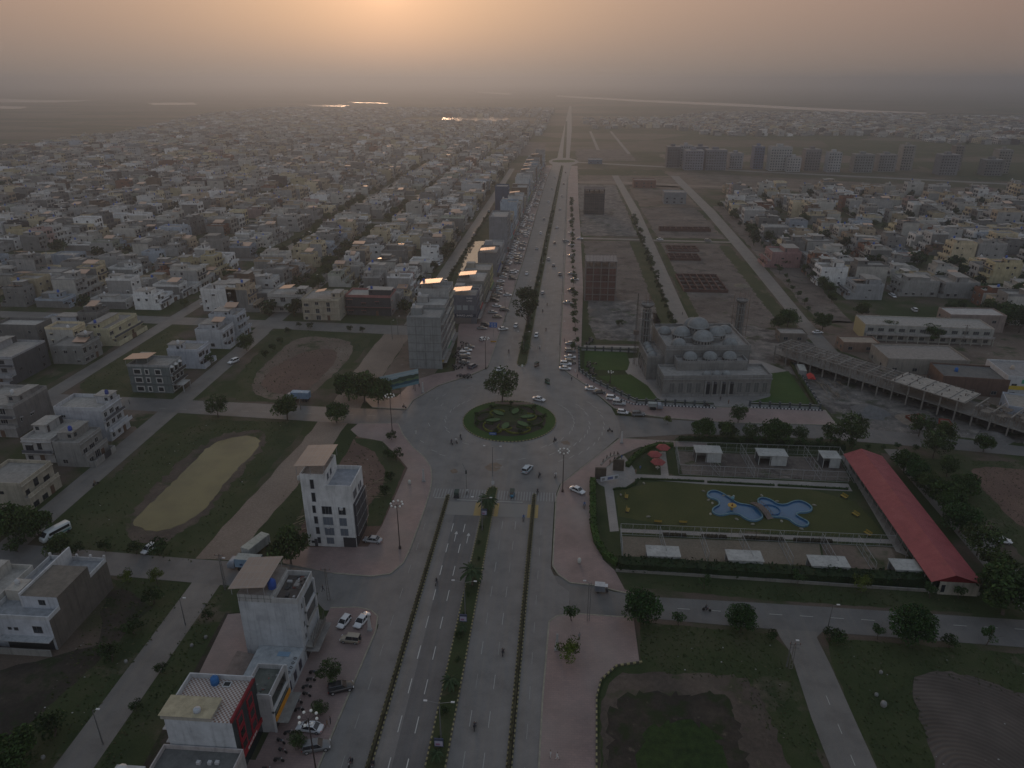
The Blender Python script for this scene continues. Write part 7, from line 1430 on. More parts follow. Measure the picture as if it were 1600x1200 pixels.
# ================================================================ vehicles
CC_ = {"white": (.52, .53, .54), "silver": (.26, .27, .28), "grey": (.10, .105, .11), "black": (.012, .012, .014), "dark blue": (.02, .035, .07), "tan": (.24, .21, .16), "pale blue": (.32, .38, .42), "maroon": (.09, .015, .015), "brown": (.10, .075, .05)}
PROTO = {}
def vehicle(kind, colour, x, y, head, label, group=None, detail=True):
    key = (kind, colour, detail)
    if key not in PROTO:
        k = Kit(not detail)
        if kind in ("sedan", "hatchback", "suv", "jeep"): car_kit(k, kind, CC_[colour])
        elif kind == "van": van_kit(k, CC_[colour])
        elif kind == "rickshaw": rickshaw_kit(k, {"dark": (.03, .03, .035), "blue": (.03, .14, .22), "green": (.03, .08, .05), "brown": (.1, .06, .04)}[colour])
        elif kind == "loader": rickshaw_kit(k, (.03, .03, .035), True)
        elif kind == "motorbike": bike_kit(k, CC_.get(colour, (.12, .02, .02)))
        PROTO[key] = k.build({"suv": "parked_suv", "motorbike": "motorcycle", "loader": "cargo_rickshaw"}.get(kind, kind), (x, y, .1), -R(head)); o = PROTO[key]
    else: o = copy_tree(PROTO[key], (x, y, .1), -R(head))
    o.name = {"suv": "suv", "motorbike": "motorcycle", "loader": "cargo_rickshaw"}.get(kind, kind)
    tag(o, label, {"sedan": "car", "hatchback": "car", "suv": "car", "jeep": "car", "loader": "rickshaw", "motorbike": "motorcycle"}.get(kind, kind))
    if group: o["group"] = group
    elif "group" in o: del o["group"]
    return o
def V(kind, colour, px, py, head, label, group=None, z=None, detail=True):
    o = vehicle(kind, colour, *P(px, py), head, label, group, detail)
    if z is not None: o.location.z = z
    return o
Z1 = .17
for a in [("sedan", "white", 902, 769, 128, "white sedan parked on the pink pavement before the park hedge", None, Z1), ("suv", "pale blue", 824, 736, 22, "pale blue-white suv driving round the front of the roundabout", None, .08), ("sedan", "white", 842, 626, 112, "white sedan driving past the island's back right edge", None, .08),
          ("sedan", "silver", 583, 847, -84, "silver sedan with its bonnet towards the louvred white block", None, Z1), ("hatchback", "white", 538, 976, 196, "white hatchback on the paved corner, left of the white pair", None, Z1), ("sedan", "white", 566, 973, 196, "white sedan beside the tapered pylon on the paved corner", None, Z1), ("jeep", "tan", 548, 1003, -86, "old tan jeep parked below the two white cars", None, Z1),
          ("suv", "black", 533, 1079, 68, "black suv parked under the small tree by the slip road", None, Z1), ("sedan", "white", 485, 1141, -86, "white sedan with dark sunroof under the globe lamp", None, Z1), ("suv", "grey", 495, 1171, 74, "dark grey suv parked below the white sedan at the bottom edge", None, Z1),
          ("sedan", "white", 1563, 847, 100, "white sedan on the paved drive near the right edge", None, .06), ("hatchback", "white", 233, 861, 198, "white hatchback parked on the grass below the pond", None, .05),
          ("sedan", "silver", 892, 539, 90, "silver car, farthest of the row before the mosque lawn", "cars parked before the mosque lawn", Z1), ("suv", "grey", 891, 551, 92, "dark grey suv, second of the row before the mosque lawn", "cars parked before the mosque lawn", Z1), ("sedan", "white", 891, 560, 92, "white sedan, third of the row before the mosque lawn", "cars parked before the mosque lawn", Z1), ("suv", "brown", 891, 568, 92, "brown suv, fourth of the row before the mosque lawn", "cars parked before the mosque lawn", Z1), ("suv", "white", 884, 571, 94, "white suv, fifth of the row before the mosque lawn", "cars parked before the mosque lawn", Z1), ("sedan", "white", 883, 578, 94, "white sedan, nearest of the row before the mosque lawn", "cars parked before the mosque lawn", Z1),
          ("sedan", "white", 924, 610, 98, "white sedan parked at the curve of the mosque fence", None, Z1), ("sedan", "black", 936, 615, 84, "black sedan parked beside a white one at the mosque fence", None, Z1), ("suv", "white", 957, 625, 97, "white suv parked midway along the mosque fence", None, Z1), ("suv", "silver", 967, 633, 99, "silver suv just below the white one by the mosque fence", None, Z1), ("hatchback", "white", 973, 647, 99, "white hatchback nearest the east street by the mosque", None, .2), ("suv", "grey", 997, 650, 84, "dark grey suv beside the east street kerb", None, .2),
          ("sedan", "white", 782, 579, 28, "white sedan leaving the roundabout towards the left carriageway", None, .08), ("sedan", "white", 786, 516, 72, "white sedan crossing the mouth of the shop parking", None, Z1), ("hatchback", "white", 754, 532, 20, "white hatchback near the blue board on the paving", None, Z1), ("hatchback", "white", 806, 511, 188, "white hatchback driving down the left carriageway by the big median tree", None, .08),
          ("suv", "dark blue", 739, 575, 30, "dark blue suv alone below the short parked row", None, Z1), ("sedan", "grey", 725, 568, 84, "grey sedan, nearest of the short row before the bare block", "short car row before the bare block", Z1), ("suv", "black", 727, 561, 84, "black suv, second nearest of the short row before the bare block", "short car row before the bare block", Z1), ("suv", "white", 726, 555, 84, "white suv, third nearest of the short row before the bare block", "short car row before the bare block", Z1), ("sedan", "white", 729, 549, 86, "white sedan, fourth nearest of the short row before the bare block", "short car row before the bare block", Z1), ("sedan", "grey", 733, 544, 86, "grey sedan, farthest of the short row before the bare block", "short car row before the bare block", Z1),
          ("sedan", "grey", 753, 515, 88, "grey sedan beside the slate-blue shop", None, Z1), ("suv", "black", 759, 510, 96, "black suv parked right of the slate-blue shop", None, Z1), ("sedan", "brown", 777, 497, 90, "brown car parked nearest the lamp post by the shops", None, Z1), ("sedan", "silver", 770, 490, 92, "silver car parked one back from the brown car", None, Z1), ("sedan", "white", 776, 480, 92, "white car parked two back from the brown car", None, Z1), ("suv", "black", 788, 486, 88, "black suv parked at the outer row by the lamp", None, Z1),
          ("hatchback", "white", 838, 526, 186, "white hatchback in the right carriageway beside the median palm", None, .08), ("hatchback", "white", 848, 459, 4, "white car in the right carriageway behind the big tree", None, .08), ("hatchback", "white", 857, 406, 4, "white car in the right carriageway, left of a close pair", None, .08), ("hatchback", "silver", 865, 416, 4, "silver car in the right carriageway, right of a close pair", None, .08), ("sedan", "grey", 875, 430, 2, "grey car near the right kerb beyond the pair", None, .08), ("sedan", "white", 823, 429, 184, "white car in the left carriageway opposite the close pair", None, .08),
          ("sedan", "white", 898, 438, 92, "white car parked across the right pavement before the brick tower", None, Z1), ("sedan", "white", 906, 374, 92, "white car entering the cross lane from the avenue", None, .08), ("suv", "silver", 884, 378, 70, "silver suv at the avenue mouth of the cross lane", None, .08), ("sedan", "silver", 887, 475, 92, "silver car half hidden by pavement trees before the brick tower", None, Z1), ("sedan", "white", 1031, 375, 100, "white car parked on the cross lane by the long brick walls", None, .08), ("suv", "grey", 1106, 377, 92, "dark grey suv on the cross lane by the long brick walls", None, .08),
          ("sedan", "white", 1277, 521, 80, "white car behind the far end of the arcade frame", None, .06), ("suv", "white", 365, 567, 205, "white suv parked before the pale blue-white house", None, .07), ("van", "pale blue", 460, 484, 96, "pale van parked on the cross street in the estate", None, .08), ("suv", "white", 433, 476, 200, "white suv parked behind the pale van in the estate", None, .08)]: V(*a)
rg = random.Random(33); cnt = {}
for row, x0 in (("inner", -17.6), ("outer", -12.4)):
    y = 128; i = 0
    while y < 690:
        y += rg.uniform(2.7, 3.8)
        if rg.random() < (.34 if row == "inner" else .6) or 200 < y < 204: continue
        i += 1; kd = rg.choice(["sedan", "hatchback", "suv", "sedan"]); cl = rg.choice(["white"] * 5 + ["silver", "grey", "black", "brown", "silver"])
        if i > (95 if row == "inner" else 60): break
        vehicle(kd, cl, x0 + (y - 120) * .009 + rg.uniform(-.5, .5), y, 90 + rg.uniform(-14, 10), f"{cl} {kd} parked before the avenue shops, {ordw(i)} of the {row} row", "cars parked before the avenue shops", y < 230).location.z = Z1
for i, y in enumerate([250, 268, 300, 322, 355, 402, 440, 476, 520, 560, 610, 660]):
    side = i % 2; cl = rg.choice(["white", "white", "silver", "grey"]); vehicle("hatchback" if i % 3 else "sedan", cl, medx(y) + (5.5 if side else -5.5), y, 180 if not side else 0, f"{cl} car driving on the far avenue, {ordw(i + 1)} beyond the cross lane", "cars driving on the far avenue", False).location.z = .08
for i, y in enumerate([150, 186, 232, 262, 305, 350]): cl = rg.choice(["white", "silver", "grey"]); vehicle("sedan", cl, 20.5, y + rg.uniform(-3, 3), 90, f"{cl} car parked on the right pavement, {ordw(i + 1)} beyond the brick tower corner", "cars parked on the right pavement", False).location.z = Z1
# estate street cars
for i in range(44):
    x = rg.choice([-57, -47, -112.5, -119, -158, -164]) if i < 30 else rg.choice([152, 181]); y = rg.uniform(112, 420); cl = rg.choice(["white", "white", "white", "silver", "grey"])
    vehicle(rg.choice(["sedan", "suv"]), cl, x, y, rg.choice([0, 180]) + rg.uniform(-5, 5), f"{cl} car parked along an estate lane {'left' if x < 0 else 'right'} of the avenue, {ordw(i + 1)} of the estate cars", "cars parked in the estate lanes", False).location.z = .07
# long vehicles
k = Kit(); van_kit(k, (.42, .45, .45), 6.8, 2.0, 2.5, (.05, .22, .22)); k.build("minibus", (*P(88, 838), .07), -R(203), label="long white and teal minibus on the lane beside the pond lot", cat="minibus")
def box_truck(k, L_, W_, H_, c_, top, cab=True):
    b_ = k.part("container"); b_.box(-W_ / 2, -L_ / 2, 1.1, W_ / 2, L_ / 2, H_, c_, "plaster", top=(top, "plaster"), bottom=True)
    for z in range(int(L_ / .6)): b_.box(-W_ / 2 - .03, -L_ / 2 + z * .6 + .1, 1.15, -W_ / 2, -L_ / 2 + z * .6 + .3, H_ - .05, c_, "plaster"); b_.box(W_ / 2, -L_ / 2 + z * .6 + .1, 1.15, W_ / 2 + .03, -L_ / 2 + z * .6 + .3, H_ - .05, c_, "plaster")
    for y in (-L_ / 2 + 1, -L_ / 2 + 2.1, L_ / 2 - 1):
        for s in (-1, 1): k.part("wheel").tube((s * (W_ / 2 - .3), y, .5), (s * W_ / 2, y, .5), .5, .5, (.02,) * 3, n=12)
    if cab:
        c2 = k.part("cab"); loft(c2, [(L_ / 2 + .2, W_ / 2 * .95, .5, 2.5, .1), (L_ / 2 + 1.3, W_ / 2, .5, 2.5, .1), (L_ / 2 + 1.9, W_ / 2 * .95, .5, 1.7, .1)], (.2, .22, .25), "carpaint"); k.part("windscreen").face([(-.9, L_ / 2 + 1.92, 1.6), (.9, L_ / 2 + 1.92, 1.6), (.85, L_ / 2 + 1.4, 2.4), (-.85, L_ / 2 + 1.4, 2.4)], (.02,) * 3, "glass")
k = Kit(); box_truck(k, 6.2, 2.3, 3.3, (.18, .26, .36), (.30, .36, .42)); k.build("box_truck", (*P(471, 626), .08), -R(-88), label="blue box truck half hidden by trees on the left side street", cat="truck")
k = Kit(); box_truck(k, 6.6, 2.4, 3.4, (.34, .35, .33), (.36, .36, .31), False); k.build("container_office", (*P(402, 864), .05), -R(20), label="cream container office standing beside the dirt field", cat="container")
k = Kit(); box_truck(k, 5.6, 2.3, 3.2, (.20, .29, .38), (.34, .35, .32)); r_ = k.build("box_truck", (*P(391, 889), .08), -R(-88), label="blue-sided box truck on the road beyond the stained block", cat="truck")
lm_ = MB()
for s_ in (-1, 1):
    for i, (u, w_) in enumerate(((-1.9, .3), (-1.4, .35), (-.8, .25), (-.4, .4), (.9, .7))): lm_.box(s_ * 1.19 - .01, u, 1.6, s_ * 1.19 + .01, u + w_, 2.1, (.04, .06, .13))
lm_.build("lettering", r_)
k = Kit(); box_truck(k, 2.8, 1.7, 2.3, (.26, .28, .28), (.30, .33, .32)); k.build("small_truck", (*P(1019, 640), .2), -R(92), label="small grey-green box truck parked against the mosque fence", cat="truck")
V("loader", "x", 941, 925, 94, "three-wheeled cargo rickshaw with pale roof at the park's lower corner", None, .08)
for c_, px_, py_, h_, lb in (("dark", 714, 775, 0, "dark rickshaw stopped at the crosswalk"), ("blue", 800, 776, 180, "blue rickshaw stopped at the crosswalk right of the median"), ("green", 856, 600, 150, "dark green rickshaw rounding the island"), ("brown", 838, 573, 205, "brown rickshaw beside the median's end"), ("dark", 814, 484, 180, "dark rickshaw driving down the left carriageway")): V("rickshaw", c_, px_, py_, h_, lb, None, .08)
BK = [(730, 771, 0, "white", "at the crosswalk beside the dark rickshaw"), (682, 913, 182, "dark", "in the dark lanes before the median"), (786, 1022, 2, "dark", "in the middle of the right lanes, lower half"), (742, 1138, 2, "dark", "near the bottom edge right of the median"), (818, 813, 184, "blue", "below the blue rickshaw"), (843, 745, 20, "dark", "right of the pale blue suv"), (868, 746, 195, "white", "near the globe lamp by the park corner"), (913, 793, 185, "blue", "on the pink pavement before the hedge"), (867, 690, 30, "dark", "at the island's lower right"), (706, 694, 150, "dark", "at the island's lower left, outermost"), (713, 692, 150, "white", "at the island's lower left, second"), (720, 686, 155, "dark", "at the island's lower left, third"), (1104, 955, 100, "dark", "on the lower east road"), (953, 675, 95, "dark", "at the mouth of the east street"), (150, 758, 20, "brown", "on the lane left of the pond lot"), (548, 1196, 190, "dark", "at the bottom edge beside the slip road"), (583, 1200, 182, "dark", "at the bottom edge beside the divider hedge"), (840, 771, 0, "dark", "at the crosswalk's right end"), (848, 488, 4, "dark", "right of the big median tree"), (855, 478, 4, "brown", "right of the big median tree, farther"), (853, 518, 180, "dark", "beside the median palm"), (795, 552, 180, "dark", "entering the roundabout from the left carriageway"), (843, 545, 185, "white", "between the palm and the roundabout"), (1105, 636, 90, "dark", "before the mosque gate"), (632, 688 - 50, 120, "brown", "by the billboard kerb")]
for i, (px_, py_, h_, cl, w_) in enumerate(BK):
    a = P(px_, py_); z_ = Z1 if (px_ in (913, 1105, 632)) else .08; vehicle("motorbike", rg.choice(["black", "maroon", "dark blue"]), *a, h_, f"motorcycle ridden {w_}", "ridden motorcycles").location.z = z_
    person(a[0] - math.sin(R(h_)) * .28, a[1] - math.cos(R(h_)) * .28, "ride", cl, -R(h_), z_, f"person in {cl} clothes riding the motorcycle {w_}", "motorcycle riders")
# parked motorcycles
rgm = random.Random(12); i = 0
for (cx, cy, sx, sy, n_, w_) in ((-22.5, 46, 2.2, 5, 16, "before the bare concrete block"), (-24, 62, 1.8, 9, 14, "before the tan-arrayed block"), (-19, 34.5, 2.4, 1.5, 8, "at the paved corner facing the roundabout"), (-27.6, -126, .8, 6, 7, "before the red-fronted block"), (-27.5, -112, .8, 5, 6, "before the low annexe"), (27.5, 45, 2, 7, 14, "along the mosque fence"), (27, 76, 1.5, 4, 7, "beyond the square mosque lawn"), (-26.5, 130, 2.0, 25, 14, "before the avenue shops")):
    for j in range(n_): i += 1; bc = rgm.choice(["black", "maroon", "dark blue", "black"]); vehicle("motorbike", bc, cx + rgm.uniform(-sx, sx), cy - sy + 2 * sy * (j + .5) / n_, rgm.choice([80, 100, 95]) + rgm.uniform(-12, 12), f"{bc} motorcycle parked {w_}, {ordw(j + 1)} from the near end", f"motorcycles parked {w_}").location.z = Z1
# people on foot
PP = [(966, 716, "dark", "beside the hedge at the park corner"), (971, 719, "blue", "among the group at the park gate"), (960, 722, "dark", "among the group at the park gate"), (953, 727, "brown", "among the group at the park gate"), (655, 606, "dark", "on the pavement beyond the billboard"), (730, 577, "dark", "on the paving before the short car row"), (714, 571, "brown", "beside the parked motorcycles"), (882, 535, "dark", "at the mosque kerb near the silver car"), (893, 596, "dark", "by the motorcycles at the mosque fence"), (899, 583, "white", "at the corner of the mosque fence"), (902, 591, "dark", "at the corner of the mosque fence"), (1001, 577, "dark", "at the mosque's side entrance"), (1006, 573, "dark", "inside the mosque's side arch"), (1125, 627, "dark", "walking to the mosque door"), (1138, 632, "brown", "at the mosque gate"), (505, 925, "dark", "at the paved corner by the utility pole"), (455, 990, "dark", "beside the annexe wall"), (445, 1040, "dark", "on the pavement before the annexe"), (512, 1138, "brown", "behind the white sedan at the lower left"), (517, 1132, "dark", "behind the white sedan at the lower left"), (650, 680, "white", "beside the left street lamp"), (596, 628, "white", "under the big dark trees"), (610, 620, "dark", "under the billboard"), (788, 458, "dark", "crossing the left carriageway"), (867, 360, "dark", "walking on the right carriageway edge"), (1045, 500, "dark", "walking on the right lane behind the mosque"), (1066, 493, "dark", "walking on the right lane behind the mosque, farther"), (993, 742, "brown", "on the path beyond the entrance plaza"), (1000, 736, "blue", "by the kiosk near the umbrellas"), (860, 1185, "white", "on the pink pavement at the bottom edge, left"), (870, 1188, "white", "on the pink pavement at the bottom edge, right"), (905, 1000, "grey", "beside the pale tree on the pink pavement"), (203, 632, "grey", "at the corner before the dark ornate house")]
for i, (px_, py_, cl, w_) in enumerate(PP): person(*P(px_, py_), "walk" if i % 3 == 0 else "stand", cl, rg.uniform(0, 6.28), Z1 if px_ not in (788, 867) else .08, f"person in {cl} clothes {w_}", "people on foot")
# ================================================================ street furniture
def globe_lamp(x, y, h, n_, label, r=1.35, z=.17):
    k = Kit(); p = k.part("pole"); p.lathe(0, 0, [(.32, 0), (.32, .5), (.14, .8), (.11, h * .5), (.08, h)], (.055, .04, .035), "metal", 8); rg_ = k.part("arm_ring")
    for i in range(n_): a, b_ = 2 * math.pi * i / n_, 2 * math.pi * (i + 1) / n_; rg_.bar((0, 0, h - .5), (r * math.cos(a), r * math.sin(a), h - .1), .035, (.06, .05, .045), "metal"); rg_.bar((r * math.cos(a), r * math.sin(a), h - .12), (r * math.cos(b_), r * math.sin(b_), h - .12), .03, (.06, .05, .045), "metal")
    for i in range(n_): a = 2 * math.pi * i / n_; g_ = k.part("globe"); g_.ball((r * math.cos(a), r * math.sin(a), h + .12), .25, (.62, .62, .58), "plain", 8)
    return k.build("street_lamp", (x, y, z), label=label, cat="street lamp", group="globe lamps around the roundabout")
for px_, py_, lb in ((613, 675, "globe-cluster lamp at the roundabout's left corner, below the billboard"), (625, 858, "globe-cluster lamp on the pavement by the louvred white block"), (879, 769, "globe-cluster lamp at the park corner beside the white sedan"), (495, 1212, "globe-cluster lamp over the white sedan at the bottom left"), (759, 577, "globe-cluster lamp on the shop parking facing the roundabout")): globe_lamp(*P(px_, py_), 12, 8, lb)
globe_lamp(*P(953, 598), 4, 5, "small globe lamp between the two mosque lawns", .9, .08)
def double_lamp(x, y, h, label, group, arm=2.2, z=.2, single=False, kind="street_lamp"):
    k = Kit(); p = k.part("pole"); p.lathe(0, 0, [(.14, 0), (.10, h * .5), (.06, h)], (.16, .16, .16), "metal", 7)
    for s in ((1,) if single else (-1, 1)): k.part("arm").bar((0, 0, h - .1), (s * arm, 0, h + .35), .04, (.18,) * 3, "metal"); k.part("lamp_head").box(s * arm - .3, -.14, h + .28, s * arm + .3, .14, h + .40, (.5, .5, .5), "plain", bottom=True)
    return k.build(kind, (x, y, z), label=label, cat="street lamp", group=group)
for i, (px_, py_) in enumerate(((722, 967), (682, 1163), (759, 830), (771, 745))): a = P(px_, py_); double_lamp(-1.9, a[1], 9, "double-armed lamp on the south median, %s from the roundabout" % ordw((3, 4, 2, 1)[i]), "double lamps on the south median")
for i in range(15): y = 60 + i * 38; double_lamp(medx(y), y, 9, "double-armed lamp on the north median, %s from the roundabout" % ordw(i + 1), "double lamps on the north median")
for i in range(13): y = 70.8 + i * 40; k_ = 14.9 + y * .004; double_lamp(k_, y, 10, "single-armed lamp on the avenue's right kerb, %s from the roundabout" % ordw(i + 1), "lamps on the avenue's right kerb", 1.6, single=True)
for i in range(8): y = 100 + i * 60; double_lamp(-9.6 + i * .2, y, 11, "slim lamp on the shop parking kerb, %s from the roundabout" % ordw(i + 1), "lamps on the shop parking kerb", 1.2, single=True)
for px_, py_, h_, lb in ((352, 922, 8, "concrete lamp pole at the lane corner above the stained block"), (290, 977, 6.5, "thin lamp pole beside the lane, upper of two"), (161, 1163, 7.5, "thin lamp pole beside the lane, lower of two"), (102, 660, 6, "thin pole in front of the bare concrete houses"), (1292, 988, 6.5, "thin lamp pole on the lower east road"), (1229, 1042, 6, "leaning thin pole beside the south-east lane"), (470, 640, 6, "thin pole behind the blue box truck"), (613, 530, 8, "thin pole on the cross street beside the dirt track"), (622, 523, 8, "thin pole on the cross street, farther one")):
    double_lamp(*P(px_, py_), h_, lb, "thin poles along the side lanes", 1.0, .05, True)
k = Kit(); 
for s in (-.22, .22): k.part("pole").box(s - .05, -.05, 0, s + .05, .05, 9.5, (.14,) * 3, "metal")
l_ = k.part("lattice"); 
for z in range(12): l_.bar((-.22, 0, z * .8), (.22, 0, z * .8 + .8), .025, (.12,) * 3)
k.part("arm").bar((-.2, 0, 9.4), (-1.0, 0, 9.9), .05, (.15,) * 3); k.part("lamp_head").box(-1.4, -.15, 9.8, -.8, .15, 9.95, (.4,) * 3)
k.build("twin_pole", (*P(919, 971), Z1), label="twin-post lamp pole on the pink corner pavement", cat="street lamp")
def utility_pole(px_, py_, h, label):
    k = Kit(); p = k.part("pole")
    for s in (-1, 1): p.bar((s * .3, 0, 0), (s * .12, 0, h), .07, (.16, .15, .14), "concrete")
    for z in range(int(h)): p.bar((-.3 + .18 * z / h, 0, z), (.3 - .18 * z / h, 0, z), .05, (.15, .14, .13))
    c_ = k.part("crossarm"); c_.bar((-1.0, 0, h - .3), (1.0, 0, h - .3), .06, (.1,) * 3); c_.bar((-.8, 0, h - 1.1), (.8, 0, h - 1.1), .05, (.1,) * 3)
    for s in (-.9, 0, .9): k.part("insulator").tube((s, 0, h - .25), (s, 0, h + .1), .07, .05, (.2, .1, .08))
    k.build("utility_pole", (*P(px_, py_), .1), label=label, cat="utility pole", group="concrete utility poles")
utility_pole(514, 938, 8, "concrete utility pole at the paved corner by the stained block"); utility_pole(352, 918, 8.5, "concrete utility pole at the crossing left of the stained block"); utility_pole(1502, 545, 10, "concrete utility pole beside the long school block"); utility_pole(1235, 1045, 6, "short utility pole at the south-east lane")
def pylon(px_, py_, label, h=3.8):
    k = Kit(); q = k.part("panel"); q.mesh([(-.35, -.15, .3), (.35, -.15, .3), (.35, .15, .3), (-.35, .15, .3), (-.2, -.08, h), (.2, -.08, h), (.2, .08, h), (-.2, .08, h)], [(0, 1, 5, 4), (1, 2, 6, 5), (2, 3, 7, 6), (3, 0, 4, 7), (4, 5, 6, 7)], (.42, .41, .40), "plaster"); k.part("base").box(-.5, -.3, 0, .5, .3, .3, (.3,) * 3, "concrete")
    k.build("sign_pylon", (*P(px_, py_), Z1), label=label, cat="pylon", group="white tapered pylons")
for px_, py_, lb in ((662, 753), (578, 986), (971, 693), (870, 1016), (661, 614)) and ((662, 753, "white tapered pylon on the pavement left of the crosswalk"), (578, 986, "white tapered pylon beside the parked white sedan"), (971, 693, "white tapered pylon opposite the east street mouth"), (870, 1016, "white tapered pylon on the kerb by the pale tree"), (661, 614, "white tapered pylon right of the billboard")): pylon(px_, py_, lb)
def ad_board(x, y, label, c_=(.33, .32, .40)):
    k = Kit(); k.part("pole").bar((0, 0, 0), (0, 0, 3.4), .06, (.1,) * 3); b_ = k.part("board"); b_.box(-.75, -.08, 1.6, .75, .08, 3.4, (.05, .06, .10), bottom=True); p_ = k.part("poster"); p_.box(-.65, -.1, 1.8, .65, -.08, 2.9, c_); p_.box(-.5, -.12, 2.0, .2, -.1, 2.4, (.25, .12, .2)); k.build("ad_board", (x, y, .24), label=label, cat="sign", group="advert boards on the south median")
for i, (px_, py_) in enumerate(((723, 978), (680, 1172), (760, 812))): ad_board(-1.9, P(px_, py_)[1] - .8, "small dark-framed advert board on the south median, %s" % ("middle one", "nearest the bottom edge", "nearest the roundabout")[i])
k = Kit(); k.part("pole").bar((0, 0, 0), (0, 0, 6), .09, (.2,) * 3); b_ = k.part("board"); b_.box(-1.6, -.08, 4.2, 1.6, .08, 6.4, (.04, .12, .36), bottom=True); 
for u, z in ((-1, 5.6), (0.2, 5.6), (-.9, 4.7), (.3, 4.7)): k.part("marking").box(u, -.11, z, u + .8, -.08, z + .28, (.5, .5, .5))
k.build("direction_sign", (*P(771, 527), Z1), label="blue direction board over the shop parking beside the globe lamp", cat="sign")
k = Kit(); k.part("board").box(-1.2, -.1, 0, 1.2, .1, .5, (.40, .22, .03)); k.build("barrier", (*P(771, 535), Z1), label="low orange barrier below the blue direction board", cat="barrier")
k = Kit(); k.part("pole").bar((0, 0, 0), (0, 0, .5), .05, (.3,) * 3); k.part("board").box(-1.1, -.06, .35, 1.1, .06, 1.15, (.045, .09, .28), bottom=True); k.part("marking").box(-.8, -.09, .65, .8, -.06, .85, (.3, .36, .42)); k.build("small_sign", (*P(770, 682), .22), label="low blue sign on the island lawn near its front edge", cat="sign")
k = Kit(); k.part("pole").bar((0, 0, 0), (0, 0, 5.5), .07, (.14,) * 3); k.part("signal_head").box(-.2, -.2, 4.6, .2, .2, 5.6, (.05,) * 3, bottom=True); k.part("arm").bar((0, 0, 5.4), (-.9, 0, 7.6), .05, (.14,) * 3); k.build("signal_pole", (*P(729, 764), .1), label="leaning signal pole standing in the crosswalk beside a motorcycle", cat="traffic light")
k = Kit(); k.part("pole").bar((0, 0, 0), (0, 0, 4.6), .05, (.3,) * 3); k.part("board").box(-.35, -.06, 1.2, .35, .06, 2.2, (.45, .45, .45), bottom=True); k.build("keep_left_sign", (-1.2, -41.6, .25), label="thin pole with a small white board on the south median's nose", cat="sign")
for px_, py_, lb in ((816, 575, "white water drum on the north median's nose"), (640, 722 + 35, "white drum on the pavement left of the crosswalk"), (905, 880, "white drum on the pink pavement below the hedge corner")):
    m_ = MB(); m_.lathe(0, 0, [(.35, 0), (.42, .5), (.35, 1.1), (.05, 1.2)], (.42, .42, .38), "plain", 10); m_.build("drum", loc=(*P(px_, py_), .2), label=lb, cat="drum")
for i, (px_, py_) in enumerate(((300, 1010), (197, 1035), (1380, 1103), (1369, 1087), (1376, 1052), (68, 1185), (322, 997))):
    m_ = MB(); m_.lathe(0, 0, [(.5, 0), (.62, .5), (.5, 1.0), (.05, 1.15)], (.22, .22, .215), "concrete", 9); o = m_.build("boulder", loc=(*P(px_, py_), 0), label="small pale marker block in the grass, " + ("beside the verge above the paved yard", "on the empty plot beside the lane", "largest of three beside the ploughed soil", "middle of three beside the ploughed soil", "farthest of three beside the ploughed soil", "near the bottom left corner", "at the edge of the paved yard")[i], cat="block", group="white marker blocks in the grass"); o.scale = (.55 if i != 2 else .9,) * 3
# heaps on the building site
for i, (x, y, r, h, c_, lb) in enumerate(((117, 15, 6, 2.6, (.13, .13, .13), "grey sand heap beside the mosque's right fence"), (128, 10, 4.5, 1.8, (.19, .16, .13), "pale earth heap in the building site"), (148, -1, 5, 1.8, (.12, .115, .11), "grey rubble heap near the east street"), (52, 84, 7, 2, (.13, .12, .115), "grey earth heap behind the mosque"), (33, 118, 6, 1.6, (.12, .11, .10), "dark earth heap before the brick tower"), (110, 170, 4, 1.2, (.17, .15, .11), "pale sand heap beside the red foundation grid"))):
    m_ = MB(); rg_ = random.Random(i); pr = []; n_ = 16
    vs = [(0, 0, h)] + [(r * q * math.cos(2 * math.pi * k / n_) * rg_.uniform(.85, 1.15), r * q * math.sin(2 * math.pi * k / n_) * rg_.uniform(.85, 1.15), h * (1 - q) * rg_.uniform(.8, 1.2) if q < 1 else 0) for q in (.3, .6, 1) for k in range(n_)]
    fs = [(0, 1 + k, 1 + (k + 1) % n_) for k in range(n_)] + [(1 + j * n_ + k, 1 + (j + 1) * n_ + k, 1 + (j + 1) * n_ + (k + 1) % n_, 1 + j * n_ + (k + 1) % n_) for j in range(2) for k in range(n_)]; m_.mesh(vs, fs, c_, "concrete", True); m_.build("earth_heap", loc=(x, y, .02), label=lb, cat="heap")
for (x, y, w_, d_, h, c_, rz, lb) in ((127, 7, 4.5, 2.4, 1.8, (.20, .055, .035), 20, "rust-red skip on the building site, left"), (137, 3, 3.2, 2.6, 2.2, (.24, .05, .035), 80, "rust-red skip on the building site, right")):
    k = Kit(); b_ = k.part("body"); b_.mesh([(0, 0, .3), (w_, 0, .3), (w_, d_, .3), (0, d_, .3), (-.4, -.2, h), (w_ + .4, -.2, h), (w_ + .4, d_ + .2, h), (-.4, d_ + .2, h)], [(0, 1, 5, 4), (1, 2, 6, 5), (2, 3, 7, 6), (3, 0, 4, 7), (3, 2, 1, 0)], c_, "plaster"); k.part("load").face([(-.2, 0, h - .3), (w_ + .2, 0, h - .3), (w_ + .2, d_, h - .3), (-.2, d_, h - .3)], (.14, .1, .08), "concrete"); k.part("frame").box(.3, .2, 0, w_ - .3, d_ - .2, .3, (.06,) * 3); k.build("skip", (x, y, 0), R(rz), label=lb, cat="skip")
m_ = MB(); rg_ = random.Random(5)
